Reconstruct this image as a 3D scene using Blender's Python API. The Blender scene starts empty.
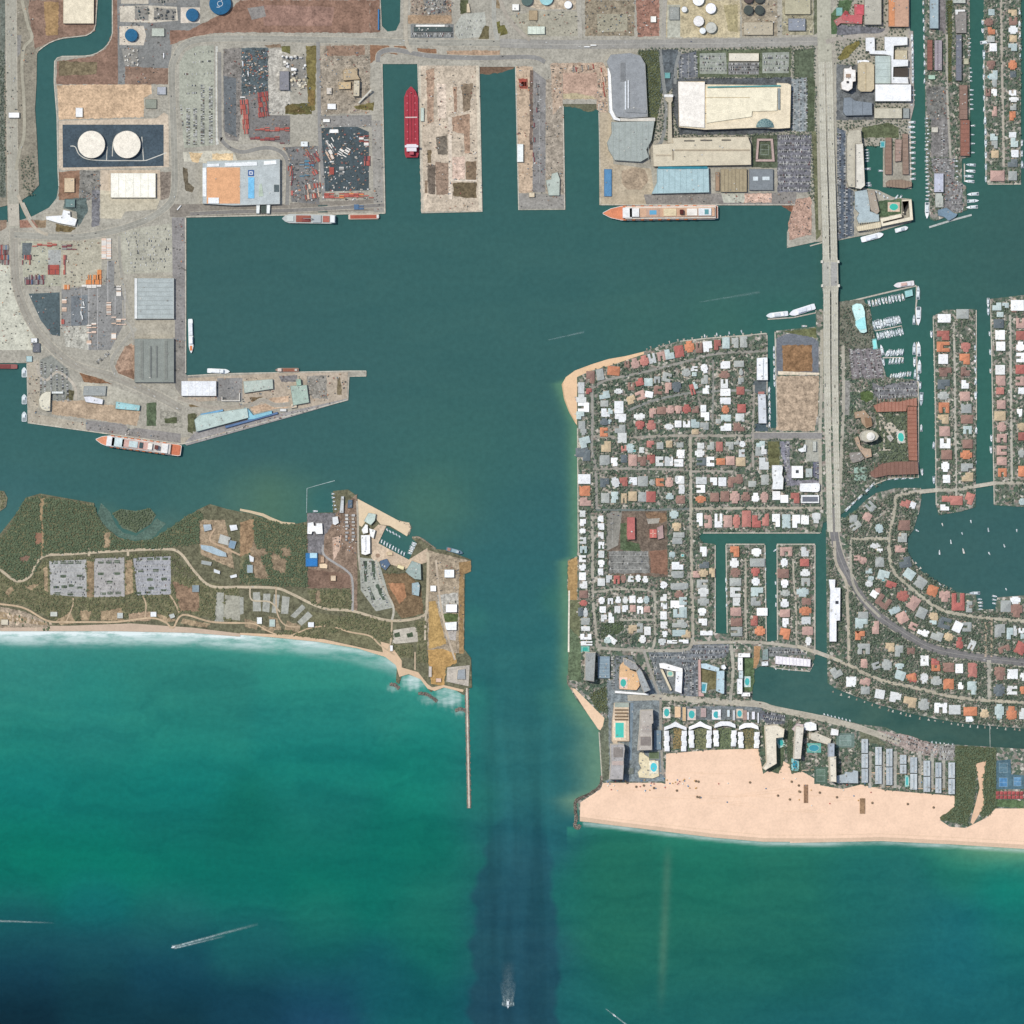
import bpy, math, random
import numpy as np
from mathutils.geometry import tessellate_polygon
from mathutils import Vector
SC = bpy.context.scene
COL = SC.collection
rng = random.Random(7)
U = 2.6          # metres to one pixel of the plan
ALB = (.83,.825,.80)
ALBW = (.765,.75,.70)
LAND = 2.0
# ------------------------------------------------------------------ plan frames: origin and scale of each survey sheet
FR = dict(px=(0,0,1),Z1=(0,0,5.12),Z2=(170,0,4.267),Z3=(370,0,4.267),Z4=(590,0,4.267),Z5=(0,190,5.12),Z6=(0,340,5.12),Z7=(180,340,5.12),
 Z8=(0,480,4.267),Z9=(240,480,4.267),Z10=(820,0,4.098),Z11=(760,220,3.879),Z12=(550,320,6.827),Z13=(680,320,6.024),Z14=(550,450,6.827),
 Z15=(690,450,6.4),Z16=(550,570,6.827),Z17=(680,570,6.827),Z18=(560,680,3.938),Z19=(790,660,4.376),Z20=(820,450,5.0196),Z21=(820,540,5.0196),
 Z22=(900,280,4.267),Z26=(180,130,4.6545),A1=(660,70,6.4),A2=(600,690,10.24),A4=(690,0,17.07),A5=(650,650,9.31),A6=(90,420,10.24),
 B1=(914,285,9.309),B2=(914,390,7.877),B3=(904,0,8.533),B4=(904,115,8.533),B5=(810,0,8.533),B6=(810,120,7.877),B7=(832,280,10.24),B8=(832,380,10.24),
 C1=(570,345,9.309),C2=(670,330,9.309),C3=(670,420,6.0235),C4=(574,435,9.309),C5=(820,500,9.309),C6=(820,600,9.309),C7=(910,560,8.982),C8=(910,640,8.982),
 D1=(160,30,7.877),D2=(280,90,7.877),D3=(370,0,7.877),D4=(500,0,6.4),D5=(0,220,7.877),D6=(300,480,8.533),D7=(660,680,6.4),D8=(0,0,4.267))
cur = FR['px']
def F(k):
 global cur
 cur = FR[k]
def toP(x, y): return (cur[0]+x/cur[2], cur[1]+y/cur[2])
def W(p): return ((p[0]-512)*U, (512-p[1])*U)
def T(x, y): return W(toP(x, y))
def S(v): return v/cur[2]*U          # sheet length to metres
def nums(s): return [float(v) for v in s.replace(',', ' ').split()]
def plist(s):
 n = nums(s[1:]) if s[0] == 'r' else nums(s)
 if s[0] == 'r':
  x0,y0,x1,y1 = n; n = [x0,y0,x1,y0,x1,y1,x0,y1]
 return [toP(n[i], n[i+1]) for i in range(0, len(n), 2)]
# ------------------------------------------------------------------ plan occupancy, so that trees keep off roads and roofs
OCC = np.zeros((1024,1024), bool)
def raster(poly):
 p = np.array(poly, float)
 x0,y0 = np.floor(p.min(0)).astype(int); x1,y1 = np.ceil(p.max(0)).astype(int)
 x0,y0 = max(x0,0),max(y0,0); x1,y1 = min(x1,1023),min(y1,1023)
 m = np.zeros((1024,1024), bool)
 if x1 < x0 or y1 < y0: return m
 gx,gy = np.meshgrid(np.arange(x0,x1+1)+.5, np.arange(y0,y1+1)+.5)
 ins = np.zeros(gx.shape, bool)
 n = len(p)
 for i in range(n):
  ax,ay = p[i]; bx,by = p[(i+1)%n]
  if ay == by: continue
  c = ((ay > gy) != (by > gy)) & (gx < (bx-ax)*(gy-ay)/(by-ay)+ax)
  ins ^= c
 m[y0:y1+1, x0:x1+1] = ins
 return m
def occupy(poly):
 global OCC
 OCC |= raster(poly)
# ------------------------------------------------------------------ materials
def lin(h):
 h = h.lstrip('#')
 out = []
 for i in (0,2,4):
  c = int(h[i:i+2],16)/255
  out.append(c/12.92 if c <= .04045 else ((c+.055)/1.055)**2.4)
 return out
def alb(h, k=1.0): return [min(.84, c*a*k) for c,a in zip(lin(h),ALB)]
def albw(h): return [c*a for c,a in zip(lin(h),ALBW)]
MATS = {}
def nd(nt, t, **kw):
 n = nt.nodes.new(t)
 for k,v in kw.items(): setattr(n, k, v)
 return n
def ramp(nt, fac, stops):
 r = nd(nt,'ShaderNodeValToRGB')
 e = r.color_ramp.elements
 while len(e) < len(stops): e.new(.5)
 for el,(p,c) in zip(e, stops): el.position = p; el.color = (*c[:3],1)
 nt.links.new(fac, r.inputs[0])
 return r.outputs[0]
def noise(nt, vec, size, detail=3, rough=.55):
 n = nd(nt,'ShaderNodeTexNoise'); n.inputs['Scale'].default_value = 1/size
 n.inputs['Detail'].default_value = detail; n.inputs['Roughness'].default_value = rough
 nt.links.new(vec, n.inputs['Vector'])
 return n.outputs['Fac']
def mixc(nt, fac, a, b, mode='MIX'):
 m = nd(nt,'ShaderNodeMix', data_type='RGBA', blend_type=mode)
 for sock,v in ((m.inputs[0],fac),(m.inputs[6],a),(m.inputs[7],b)):
  if isinstance(v,(int,float)): sock.default_value = v
  elif isinstance(v,(list,tuple)): sock.default_value = (*v[:3],1)
  else: nt.links.new(v, sock)
 return m.outputs[2]
# kind: (blotch size, blotch strength, speck size, speck strength, roughness)
KINDS_OF = dict(ground=(38,.20,5,.24,.95), asphalt=(40,.17,4.5,.22,.9), conc=(34,.15,5,.2,.9), dirt=(30,.24,5,.26,1), sand=(45,.06,5,.06,1),
 grass=(22,.3,4,.26,1), roof=(15,.12,3,.13,.8), plain=(9,.05,2,.03,.6), road=(50,.12,5,.14,.9), hull=(8,.06,2,.03,.45), patchy=(14,.34,4,.32,1))
def M(h, kind='ground'):
 key = (h,kind)
 if key in MATS: return MATS[key]
 m = bpy.data.materials.new(kind+'_'+h.strip('#')); m.use_nodes = True
 nt = m.node_tree; b = nt.nodes['Principled BSDF']
 bl,bs,sp,ss,ro = KINDS_OF[kind]
 geo = nd(nt,'ShaderNodeNewGeometry').outputs['Position']
 c = alb(h)
 f1 = noise(nt, geo, bl, 4, .62); f2 = noise(nt, geo, sp, 2, .7)
 c1 = ramp(nt, f1, [(.32,[v*(1-bs) for v in c]),(.5,c),(.68,[min(.9,v*(1+bs)) for v in c])])
 s2 = ramp(nt, f2, [(.3,[1-ss*1.3]*3),(.5,[1,1,1]),(.7,[1+ss]*3)])
 out = mixc(nt, 1.0, c1, s2, 'MULTIPLY')
 if kind in ('roof','plain','hull'):
  oi = nd(nt,'ShaderNodeObjectInfo').outputs['Random']
  out = mixc(nt, 1.0, out, ramp(nt, oi, [(0,[.86,.87,.88]),(1,[1.06,1.05,1.03])]), 'MULTIPLY')
 if kind in ('patchy','dirt'):
  f3 = noise(nt, geo, 11, 3, .7)
  out = mixc(nt, ramp(nt, f3, [(.58,[0,0,0]),(.7,[.55,.55,.55])]), out, [v*.5 for v in c])
 nt.links.new(out, b.inputs['Base Color'])
 b.inputs['Roughness'].default_value = ro
 b.inputs['Specular IOR Level'].default_value = .15 if kind not in ('hull','plain') else .3
 MATS[key] = m
 return m
def M_garden(key='garden', tint=1.0):
 """Lawns, shrub beds, patios and drives of the house lots."""
 if key in MATS: return MATS[key]
 m = bpy.data.materials.new(key); m.use_nodes = True
 nt = m.node_tree; b = nt.nodes['Principled BSDF']
 geo = nd(nt,'ShaderNodeNewGeometry').outputs['Position']
 v = nd(nt,'ShaderNodeTexVoronoi'); v.inputs['Scale'].default_value = 1/6.5
 v.inputs['Randomness'].default_value = 1
 nt.links.new(geo, v.inputs['Vector'])
 sep = nd(nt,'ShaderNodeSeparateColor'); nt.links.new(v.outputs['Color'], sep.inputs[0])
 cols = [(0,'#4f6053'),(.2,'#596b59'),(.38,'#687360'),(.5,'#7d7e73'),(.62,'#908b82'),(.74,'#a7a094'),(.85,'#8f8379'),(.93,'#c4bdb0')]
 r = ramp(nt, sep.outputs[0], [(p, [x*tint for x in alb(h)]) for p,h in cols])
 for n in nt.nodes:
  if n.type == 'VALTORGB': n.color_ramp.interpolation = 'CONSTANT'
 f2 = noise(nt, geo, 3.5, 3, .7)
 out = mixc(nt, 1.0, r, ramp(nt, f2, [(.3,[.62]*3),(.5,[1]*3),(.7,[1.3]*3)]), 'MULTIPLY')
 f1 = noise(nt, geo, 22, 2)
 out = mixc(nt, ramp(nt, f1, [(.5,[0]*3),(.66,[.75]*3)]), out, alb('#626b5e'))
 nt.links.new(out, b.inputs['Base Color']); b.inputs['Roughness'].default_value = 1
 b.inputs['Specular IOR Level'].default_value = .1
 MATS[key] = m
 return m
def M_leaf(key, dark, light):
 if key in MATS: return MATS[key]
 m = bpy.data.materials.new(key); m.use_nodes = True
 nt = m.node_tree; b = nt.nodes['Principled BSDF']
 g = nd(nt,'ShaderNodeNewGeometry')
 oi = nd(nt,'ShaderNodeObjectInfo').outputs['Random']
 add = nd(nt,'ShaderNodeMath', operation='ADD'); nt.links.new(g.outputs['Random Per Island'], add.inputs[0]); nt.links.new(oi, add.inputs[1])
 fr = nd(nt,'ShaderNodeMath', operation='FRACT'); nt.links.new(add.outputs[0], fr.inputs[0])
 c = ramp(nt, fr.outputs[0], [(0,alb(dark)),(.6,[(a+b_)/2 for a,b_ in zip(alb(dark),alb(light))]),(1,alb(light))])
 f = noise(nt, g.outputs['Position'], 30, 3)
 c = mixc(nt, ramp(nt, f, [(.4,[0]*3),(.65,[.6]*3)]), c, alb(dark))
 nt.links.new(c, b.inputs['Base Color']); b.inputs['Roughness'].default_value = .9
 b.inputs['Specular IOR Level'].default_value = .1
 MATS[key] = m
 return m
# ------------------------------------------------------------------ mesh builder
class MB:
 def __init__(s): s.v=[]; s.f=[]; s.m=[]
 def face(s, pts, mi=0):
  n=len(s.v); s.v += pts; s.f.append(list(range(n,n+len(pts)))); s.m.append(mi)
 def prism(s, poly, z0, z1, mi=0, mt=None, bottom=False):
  if sum(poly[i][0]*poly[(i+1)%len(poly)][1]-poly[(i+1)%len(poly)][0]*poly[i][1] for i in range(len(poly))) < 0: poly = poly[::-1]
  n=len(s.v); k=len(poly)
  s.v += [(x,y,z0) for x,y in poly]+[(x,y,z1) for x,y in poly]
  for i in range(k):
   j=(i+1)%k; s.f.append([n+i,n+j,n+k+j,n+k+i]); s.m.append(mi)
  mt = mi if mt is None else mt
  if k <= 4: s.f.append([n+k+i for i in range(k)]); s.m.append(mt)
  else:
   for t in tessellate_polygon([[Vector((x,y,0)) for x,y in poly]]):
    a,b,c = t
    (ax,ay),(bx,by),(cx,cy) = poly[a],poly[b],poly[c]
    if (bx-ax)*(cy-ay)-(by-ay)*(cx-ax) < 0: t=(a,c,b)
    s.f.append([n+k+i for i in t]); s.m.append(mt)
 def sheet(s, poly, z, mi=0):
  n=len(s.v); s.v += [(x,y,z) for x,y in poly]
  for t in tessellate_polygon([[Vector((x,y,0)) for x,y in poly]]):
   a,b,c = t
   (ax,ay),(bx,by),(cx,cy) = poly[a],poly[b],poly[c]
   if (bx-ax)*(cy-ay)-(by-ay)*(cx-ax) < 0: t=(a,c,b)
   s.f.append([n+i for i in t]); s.m.append(mi)
 def box(s, cx, cy, z0, w, d, h, rot=0, mi=0, taper=1.0):
  c,sn = math.cos(rot),math.sin(rot); n=len(s.v)
  for z,k in ((z0,1),(z0+h,taper)):
   for x,y in ((-w/2*k,-d/2*k),(w/2*k,-d/2*k),(w/2*k,d/2*k),(-w/2*k,d/2*k)):
    s.v.append((cx+x*c-y*sn, cy+x*sn+y*c, z))
  for q in ([0,1,5,4],[1,2,6,5],[2,3,7,6],[3,0,4,7],[4,5,6,7],[3,2,1,0]):
   s.f.append([n+i for i in q]); s.m.append(mi)
 def hip(s, cx, cy, z, w, d, rise, rot=0, mi=0):
  c,sn = math.cos(rot),math.sin(rot); n=len(s.v)
  if w >= d: ends = [(-(w-d)/2,0),((w-d)/2,0)]
  else: ends = [(0,-(d-w)/2),(0,(d-w)/2)]
  P=[(-w/2,-d/2,0),(w/2,-d/2,0),(w/2,d/2,0),(-w/2,d/2,0),(*ends[0],rise),(*ends[1],rise)]
  s.v += [(cx+x*c-y*sn, cy+x*sn+y*c, z+zz) for x,y,zz in P]
  fs = [[0,1,5,4],[1,2,5],[2,3,4,5],[3,0,4]] if w>=d else [[0,1,4],[1,2,5,4],[2,3,5],[3,0,4,5]]
  for q in fs: s.f.append([n+i for i in q]); s.m.append(mi)
 def cyl(s, cx, cy, z0, r, h, seg=24, mi=0, top=None, cone=0, r2=None):
  n=len(s.v); r2 = r if r2 is None else r2
  for z,q in ((z0,r),(z0+h,r2)):
   s.v += [(cx+q*math.cos(2*math.pi*i/seg), cy+q*math.sin(2*math.pi*i/seg), z) for i in range(seg)]
  for i in range(seg):
   j=(i+1)%seg; s.f.append([n+i,n+j,n+seg+j,n+seg+i]); s.m.append(mi)
  s.v.append((cx,cy,z0+h+cone)); a=len(s.v)-1
  for i in range(seg): s.f.append([n+seg+i,n+seg+(i+1)%seg,a]); s.m.append(mi if top is None else top)
 def build(s, name, mats, parent=None, smooth=False):
  me = bpy.data.meshes.new(name); me.from_pydata(s.v,[],s.f)
  if not isinstance(mats,(list,tuple)): mats=[mats]
  for m in mats: me.materials.append(m)
  if len(mats)>1: me.polygons.foreach_set('material_index', s.m)
  if smooth: me.polygons.foreach_set('use_smooth',[True]*len(me.polygons))
  me.update()
  o = bpy.data.objects.new(name, me); COL.objects.link(o)
  if parent: o.parent = parent
  return o
def link_mesh(name, me, parent=None, loc=None, rz=0, scale=None):
 o = bpy.data.objects.new(name, me); COL.objects.link(o)
 if parent: o.parent = parent
 if loc: o.location = loc
 o.rotation_euler.z = rz
 if scale: o.scale = scale
 return o
LABELS = {}
def tag(o, label, cat, group=None):
 o['label']=label; o['category']=cat
 if group: o['group']=group
 LABELS.setdefault(label,[]).append((o.name,group))
 return o
def empty(name, loc=(0,0,0), rz=0):
 o = bpy.data.objects.new(name,None); COL.objects.link(o); o.location=loc; o.rotation_euler.z=rz
 o.empty_display_size=1
 return o
# ------------------------------------------------------------------ ground sheets: each lies a little above whatever it covers
LEV = []
def level(poly):
 p = np.array(poly); a0,b0 = p.min(0); a1,b1 = p.max(0)
 l = 1+max([q for (x0,y0,x1,y1,q) in LEV if x0<a1 and x1>a0 and y0<b1 and y1>b0], default=0)
 LEV.append((a0,b0,a1,b1,l))
 return LAND + .035*l
JR = random.Random(99)
def ragged(ps, step=2.2, amp=.55):
 # worn and overgrown grounds have no ruled edges
 out=[]; n=len(ps)
 for i in range(n):
  a,b=np.array(ps[i]),np.array(ps[(i+1)%n]); D=np.linalg.norm(b-a); k=max(1,int(D/step)); q=(b-a)/(D+1e-9); q=np.array((-q[1],q[0])); am=min(amp,D*.05+.1)
  for j in range(k): out.append(tuple(a+(b-a)*j/k+q*(JR.uniform(-am,am) if j else 0)))
 return out
def patch(name, s, h, kind='ground', keep=True, mat=None):
 ps = plist(s)
 if mat or kind in ('patchy','dirt','grass'): ps = ragged(ps)
 if keep: occupy(ps)
 mb = MB(); mb.sheet([W(p) for p in ps], level(ps))
 o = mb.build(name, mat or M(h,kind)); o['kind']='structure'
 return o
def smooth_line(p, n=6):
 if len(p) < 3: return p
 q = [p[0]]+p+[p[-1]]; out=[]
 for i in range(1,len(q)-2):
  a,b,c,d = (np.array(q[i-1]),np.array(q[i]),np.array(q[i+1]),np.array(q[i+2]))
  for k in range(n):
   t=k/n
   out.append(tuple(.5*((2*b)+(-a+c)*t+(2*a-5*b+4*c-d)*t*t+(-a+3*b-3*c+d)*t**3)))
 out.append(tuple(p[-1]))
 return out
def strip_pts(p, w):
 L=[];R=[]
 for i in range(len(p)):
  a=np.array(p[max(i-1,0)]); b=np.array(p[min(i+1,len(p)-1)])
  d=b-a; d=d/(np.linalg.norm(d)+1e-9); n=np.array((-d[1],d[0]))*w/2
  L.append(tuple(np.array(p[i])+n)); R.append(tuple(np.array(p[i])-n))
 return L,R
def strip(name, ps, w, z, m, kind='structure'):
 L,R = strip_pts(ps, w); mb=MB()
 for a,b in zip(L,R): 
  x,y=W(a); mb.v.append((x,y,z)); x,y=W(b); mb.v.append((x,y,z))
 for i in range(len(ps)-1): mb.f.append([2*i,2*i+2,2*i+3,2*i+1][::-1]); mb.m.append(0)
 # face upward
 a,b,c = (Vector(mb.v[k]) for k in mb.f[0][:3])
 if (b-a).cross(c-a).z < 0: mb.f=[f[::-1] for f in mb.f]
 o = mb.build(name, m)
 if kind: o['kind']=kind
 return o
ROADS=[]
def road(s, w, h='#a9a697', name='road', kerb=None, line=None, sm=True):
 ps = plist(s)
 if sm: ps = smooth_line(ps)
 L,R = strip_pts(ps, w)
 occupy(L+R[::-1])
 if kerb:
  z = level([*strip_pts(ps,w+kerb)[0],*strip_pts(ps,w+kerb)[1]])
  strip('pavement', ps, w+kerb, z, M('#b4ad9c','conc'))
 z = level(L+R)
 strip(name, ps, w, z, M(h,'road'))
 if line: strip('lane_marking', ps, .22, z+.03, M(line,'plain'))
 ROADS.append((ps,w,z))
# ------------------------------------------------------------------ buildings
def inset(poly, d):
 c = np.mean(poly,0); out=[]
 n=len(poly)
 area = sum(poly[i][0]*poly[(i+1)%n][1]-poly[(i+1)%n][0]*poly[i][1] for i in range(n))
 sg = 1 if area>0 else -1
 for i in range(n):
  a,b,c_ = (np.array(poly[(i-1)%n]),np.array(poly[i]),np.array(poly[(i+1)%n]))
  u=(b-a)/(np.linalg.norm(b-a)+1e-9); v=(c_-b)/(np.linalg.norm(c_-b)+1e-9)
  n1=np.array((-u[1],u[0]))*sg; n2=np.array((-v[1],v[0]))*sg
  m=n1+n2; k=m@m
  m = m/k*2 if k>.2 else n1
  out.append(tuple(b+m*d))
 return out
def inside(poly, x, y):
 r=False; n=len(poly)
 for i in range(n):
  ax,ay=poly[i]; bx,by=poly[(i+1)%n]
  if (ay>y)!=(by>y) and x < (bx-ax)*(y-ay)/(by-ay)+ax: r = not r
 return r
def bld(label, s, h=8, roof='#cfccc2', wall='#b9b2a4', name='building', cat='building', units=None, floors=0, rib=0, z0=LAND, parapet=True, group=None, keep=True, blocks=(), ribc=None):
 """A flat roofed block: walls, recessed roof inside a parapet, roof units, and for a tower one balcony slab per storey."""
 ps = plist(s)
 if keep: occupy(ps)
 wp = [W(p) for p in ps]; c = np.mean(wp,0)
 root = empty(name, (c[0],c[1],z0)); tag(root,label,cat,group)
 lp = [(x-c[0],y-c[1]) for x,y in wp]
 mb = MB()
 n=len(lp)
 if sum(lp[i][0]*lp[(i+1)%n][1]-lp[(i+1)%n][0]*lp[i][1] for i in range(n))<0: lp=lp[::-1]
 w_=M(wall,'plain')
 sz = min(np.ptp([p[0] for p in lp]),np.ptp([p[1] for p in lp]))
 par = .5 if sz>9 else .3
 ip = inset(lp,par)
 top = h+(.7 if parapet else .0)
 for i in range(n):
  a,b = lp[i],lp[(i+1)%n]; p,q = ip[i],ip[(i+1)%n]
  mb.face([(*a,-.5),(*b,-.5),(*b,top),(*a,top)])
  if parapet:
   mb.face([(*a,top),(*b,top),(*q,top),(*p,top)]); mb.face([(*p,top),(*q,top),(*q,h),(*p,h)])
 mb.build('wall', w_, root)
 rb = MB(); rb.sheet(ip if parapet else lp, h)
 ro = rb.build('roof', M(roof,'roof'), root)
 x0,x1 = min(p[0] for p in ip),max(p[0] for p in ip); y0,y1=min(p[1] for p in ip),max(p[1] for p in ip)
 if rib:
  r2=MB(); nrib=rib; lng = (x1-x0)<(y1-y0)
  for k in range(1,nrib):
   if lng:
    yy=y0+(y1-y0)*k/nrib
    if inside(ip,c[0]*0+(x0+x1)/2,yy): r2.box((x0+x1)/2,yy,h,(x1-x0)*.94,.9,.6)
   else:
    xx=x0+(x1-x0)*k/nrib
    if inside(ip,xx,(y0+y1)/2): r2.box(xx,(y0+y1)/2,h,.9,(y1-y0)*.94,.6)
  r2.build('roof_seam', M(ribc or wall,'plain'), ro)
 area = (x1-x0)*(y1-y0)
 nu = units if units is not None else min(14,int(area/260))
 rr = random.Random(hash((round(c[0]),round(c[1])))&0xffff)
 for k in range(nu):
  for _ in range(20):
   x,y = rr.uniform(x0,x1),rr.uniform(y0,y1); e=2.2
   if all(inside(ip,x+dx,y+dy) for dx in(-e,e) for dy in(-e,e)):
    u=MB(); a,b_,hh=rr.uniform(2,4),rr.uniform(2,3.6),rr.uniform(1,2)
    u.box(0,0,0,a,b_,hh); u.cyl(0,0,hh,min(a,b_)*.32,.25,10)
    o=u.build('rooftop_unit', M(rr.choice(['#a8a8a2','#8c8c88','#d0cec6']),'plain'), ro); o.location=(x,y,h)
    break
 for (bs,bh,bc) in blocks:
  bp=[(W(p)[0]-c[0],W(p)[1]-c[1]) for p in plist(bs)]
  u=MB(); u.prism(bp,h,h+bh); u.build('roof_block', M(bc,'roof'), ro)
 if floors:
  for k in range(1,floors):
   u=MB(); u.prism(inset(lp,-1.1),h*k/floors-.12,h*k/floors+.12); u.build('balcony', w_, root)
 return root
def tank(x, y, r, h, roofc, wallc, label, name='storage_tank', cone=1.0, extra=None):
 X,Y=T(x,y); r=S(r)
 root=empty(name,(X,Y,LAND)); tag(root,label,'tank')
 a=MB(); a.cyl(0,0,-.5,r,h+.5,36,r2=r); a.f=a.f[:36]; a.m=a.m[:36]; a.build('shell',M(wallc,'plain'),root)
 b=MB(); b.cyl(0,0,h-.05,r*1.01,.15,36,cone=cone); b.build('roof',M(roofc,'roof'),root)
 c=MB(); 
 for i in range(15):
  t=i/14*math.pi*.7
  for q in (0,1.4): c.v.append(((r+q)*math.cos(t),(r+q)*math.sin(t),h*i/14))
 for i in range(14): c.f.append([2*i,2*i+1,2*i+3,2*i+2]); c.m.append(0)
 c.build('stair',M('#9a9a96','plain'),root)
 px=toP(x,y); q=r/U
 occupy([(px[0]+q*math.cos(k*.5),px[1]+q*math.sin(k*.5)) for k in range(13)])
 return root
ORD='first second third fourth fifth sixth seventh eighth ninth tenth eleventh twelfth thirteenth fourteenth fifteenth sixteenth seventeenth eighteenth nineteenth twentieth'.split()
def ordn(i):
 if i<20: return ORD[i]
 t={20:'twenty',30:'thirty',40:'forty'}[(i+1)//10*10] if (i+1)%10 else None
 return t+'-'+ORD[(i+1)%10-1] if t else {30:'thirtieth',40:'fortieth'}[i+1]
# ================================================================== water
def build_water():
 xs = np.concatenate([[-3500,-1200,-400,-150],np.arange(-60,1085,2),[1180,1450,2200,4500]]).astype(float)
 ys = xs.copy()
 gx,gy = np.meshgrid(xs,ys)
 # depth and turbidity survey: x y colour reach
 cps = """-40 300 3a6463 120;40 460 3a6564 80;90 470 3a6564 60;230 300 3b6261 90;300 420 3a6364 70;400 260 3a6463 90;400 150 3a6360 50;500 150 39605f 50;580 160 396560 45;
480 260 3a6462 80;620 260 3a6361 80;700 290 3a6361 60;640 320 3f6a63 25;720 320 3e6d62 22;760 240 3a6360 60;900 260 3a6660 60;990 250 3c605d 60;920 150 3a6960 40;980 120 3a655d 40;870 170 38675f 30;
945 400 38695f 40;985 420 3a6860 40;960 560 3e6260 55;1010 570 3b6263 40;780 330 386b62 20;720 600 39665d 40;800 600 3a655f 40;790 690 416561 40;900 720 3f6059 40;1000 740 3d5a54 40;
520 300 3a6463 80;520 420 3a6462 70;470 470 3c6a63 40;440 500 4b7567 20;400 470 3b6764 40;420 505 487266 16;330 470 3b6664 30;300 500 4c7466 16;270 500 527663 16;240 495 4a7167 12;200 490 3f6a66 20;320 500 336868 8;
150 540 4e7167 10;130 540 4e7167 8;104 520 4e7167 8;170 530 4a6d67 10;20 500 3f6a6c 20;5 525 45706d 14;
520 520 35666a 50;520 600 2f6769 45;520 680 2d6b6c 45;520 740 2b6669 40;500 800 28686b 30;540 790 2a6669 30;515 850 25606a 28;515 900 255868 30;515 950 275266 30;520 1010 204a64 35;
475 620 33706c 7;473 700 2a756e 10;476 800 237268 12;482 870 1b685e 14;484 950 1d6460 16;560 900 1d6c60 20;560 1000 1d6762 25;556 600 386f66 8;552 700 35706a 9;
620 880 226c5b 26;700 875 1f705e 26;800 875 25705f 26;850 885 1f6a64 24;960 868 237866 18;1010 880 128070 20;620 930 22695a 35;700 950 21685a 40;800 950 1f665c 35;900 915 216863 35;950 945 1a6670 35;1020 930 1a6c66 30;700 1010 1d6060 40;900 1000 1d6066 45;1010 1005 1c6066 40;800 1050 1b5c62 40;
-40 700 2d7f76 30;20 700 2e8078 30;20 735 1a7d70 25;20 790 127872 28;20 835 06705f 25;20 880 0a7264 20;20 910 195c60 16;20 940 174e58 18;20 977 123e4f 20;20 1002 0d303d 16;20 1024 0b2836 20;-60 1060 0a2432 40;-60 800 107568 40;-60 900 12605c 30;
170 700 2b7c72 30;170 740 1f8074 28;170 780 0d766e 25;170 830 116a62 25;170 870 067162 20;170 905 1a6a66 18;170 932 1b5a5e 18;170 960 164a5a 20;170 990 123f4f 20;170 1018 0f3440 18;
95 720 257f76 30;95 800 10736a 30;95 860 067161 26;95 900 12696a 18;95 950 174d58 20;95 1000 0f3744 22;250 880 0d7064 24;250 840 0f685d 26;250 1010 143f50 26;250 940 195d60 24;
320 690 2a8577 22;320 730 227a74 25;320 765 0f7a6e 25;320 800 1a7068 25;320 850 10695f 25;320 890 077060 20;320 912 1f7267 16;320 945 125e5b 20;320 985 164f5c 22;320 1020 1c4560 24;400 700 2c8478 18;
440 720 1c7f74 22;440 780 147a6c 30;440 850 0c6a5c 28;440 905 1f7064 24;440 950 12665c 24;440 1010 13595c 28;390 990 155860 26;380 870 0d6c60 30"""
 num = np.zeros(gx.shape+(3,)); den = np.zeros(gx.shape)
 for r in cps.replace('\n','').split(';'):
  x,y,c,s = r.split(); x,y,s=float(x),float(y),float(s)
  d2=(gx-x)**2+(gy-y)**2
  w=np.exp(-d2/(2*s*s))*(20/s)**.7+1e-5/(1+d2/1e4)**2
  num += w[...,None]*np.array(albw(c)); den += w
 col = num/den[...,None]
 def ss(a,b,x): 
  t=np.clip((x-a)/(b-a),0,1); return t*t*(3-2*t)
 # the dredged channel: a dark streak from the jetties out to sea
 wv = 3*np.sin(gy/9)+2*np.sin(gy/3.7+1)+2*np.sin(gy/21)
 lo = np.interp(gy,[780,820,850,900,950,1000,1100],[508,499,485,477,471,473,470])+wv; hi = np.interp(gy,[780,820,850,900,1024],[530,541,549,555,558])+wv*.6
 k = ss(780,880,gy)*ss(-5,3,gx-lo)*(1-ss(-3,4,gx-hi))
 t_=ss(860,1040,gy)[...,None]
 dk = np.array(albw('24525f'))*(1-t_)+np.array(albw('204656'))*t_
 col = col*(1-.85*k[...,None])+dk*.85*k[...,None]
 rs=np.random.default_rng(2); st=sum(np.interp(gx+a*np.sin(gy/b+a),np.arange(420,640,s),rs.uniform(-1,1,len(np.arange(420,640,s)))) for s,a,b in ((2.5,3,70),(5,5,45),(9,6,90)))*.55
 col = col*(1+.13*(ss(600,820,gy)*ss(470,488,gx)*(1-ss(545,562,gx))*st)[...,None])
 # pale sand streak on the bed
 xl = 668-(gy-850)*.045
 k = np.exp(-((gx-xl)/4)**2)*ss(838,870,gy)*(1-ss(950,1024,gy))*.42
 col = col*(1-k[...,None])+np.array(albw('56806c'))*k[...,None]
 # shoals along the inlet bank and the bay behind the rock hook
 sx = np.interp(gy,[350,384,425,556,562,590,626,680,700,716,731,782,790,800,822],[640,560,577,577,566,567,568,568,575,588,600,601,597,578,575])
 wd = np.interp(gy,[340,380,430,540,600,690,720,760,800,830,860],[14,7,9,8,8,10,20,24,18,9,5])
 k = np.exp(-(np.clip(sx-gx,0,None)/wd)**2)*ss(350,380,gy)*(1-ss(798,824,gy))*(gx<615)*.93
 k = np.where((gy<372)&(gx>575),0,k)
 t_=ss(690,740,gy)[...,None]; sc=np.array(albw('5b876f'))*(1-t_)+np.array(albw('688f7a'))*t_
 col = col*(1-k[...,None])+sc*k[...,None]
 # shelving sand below the two open beaches
 sh = np.interp(gx,[-60,47,117,187,240,287,322,357,385,420,467],[629,630,630,630,634,638,642,648,656,675,690])
 d = gy-sh; k = np.where((gx<466)&(d>-3),.85*np.exp(-(np.clip(d,0,None)/21)**1.3),0)
 col = col*(1-k[...,None])+np.array(albw('4ca192'))*k[...,None]
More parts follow.
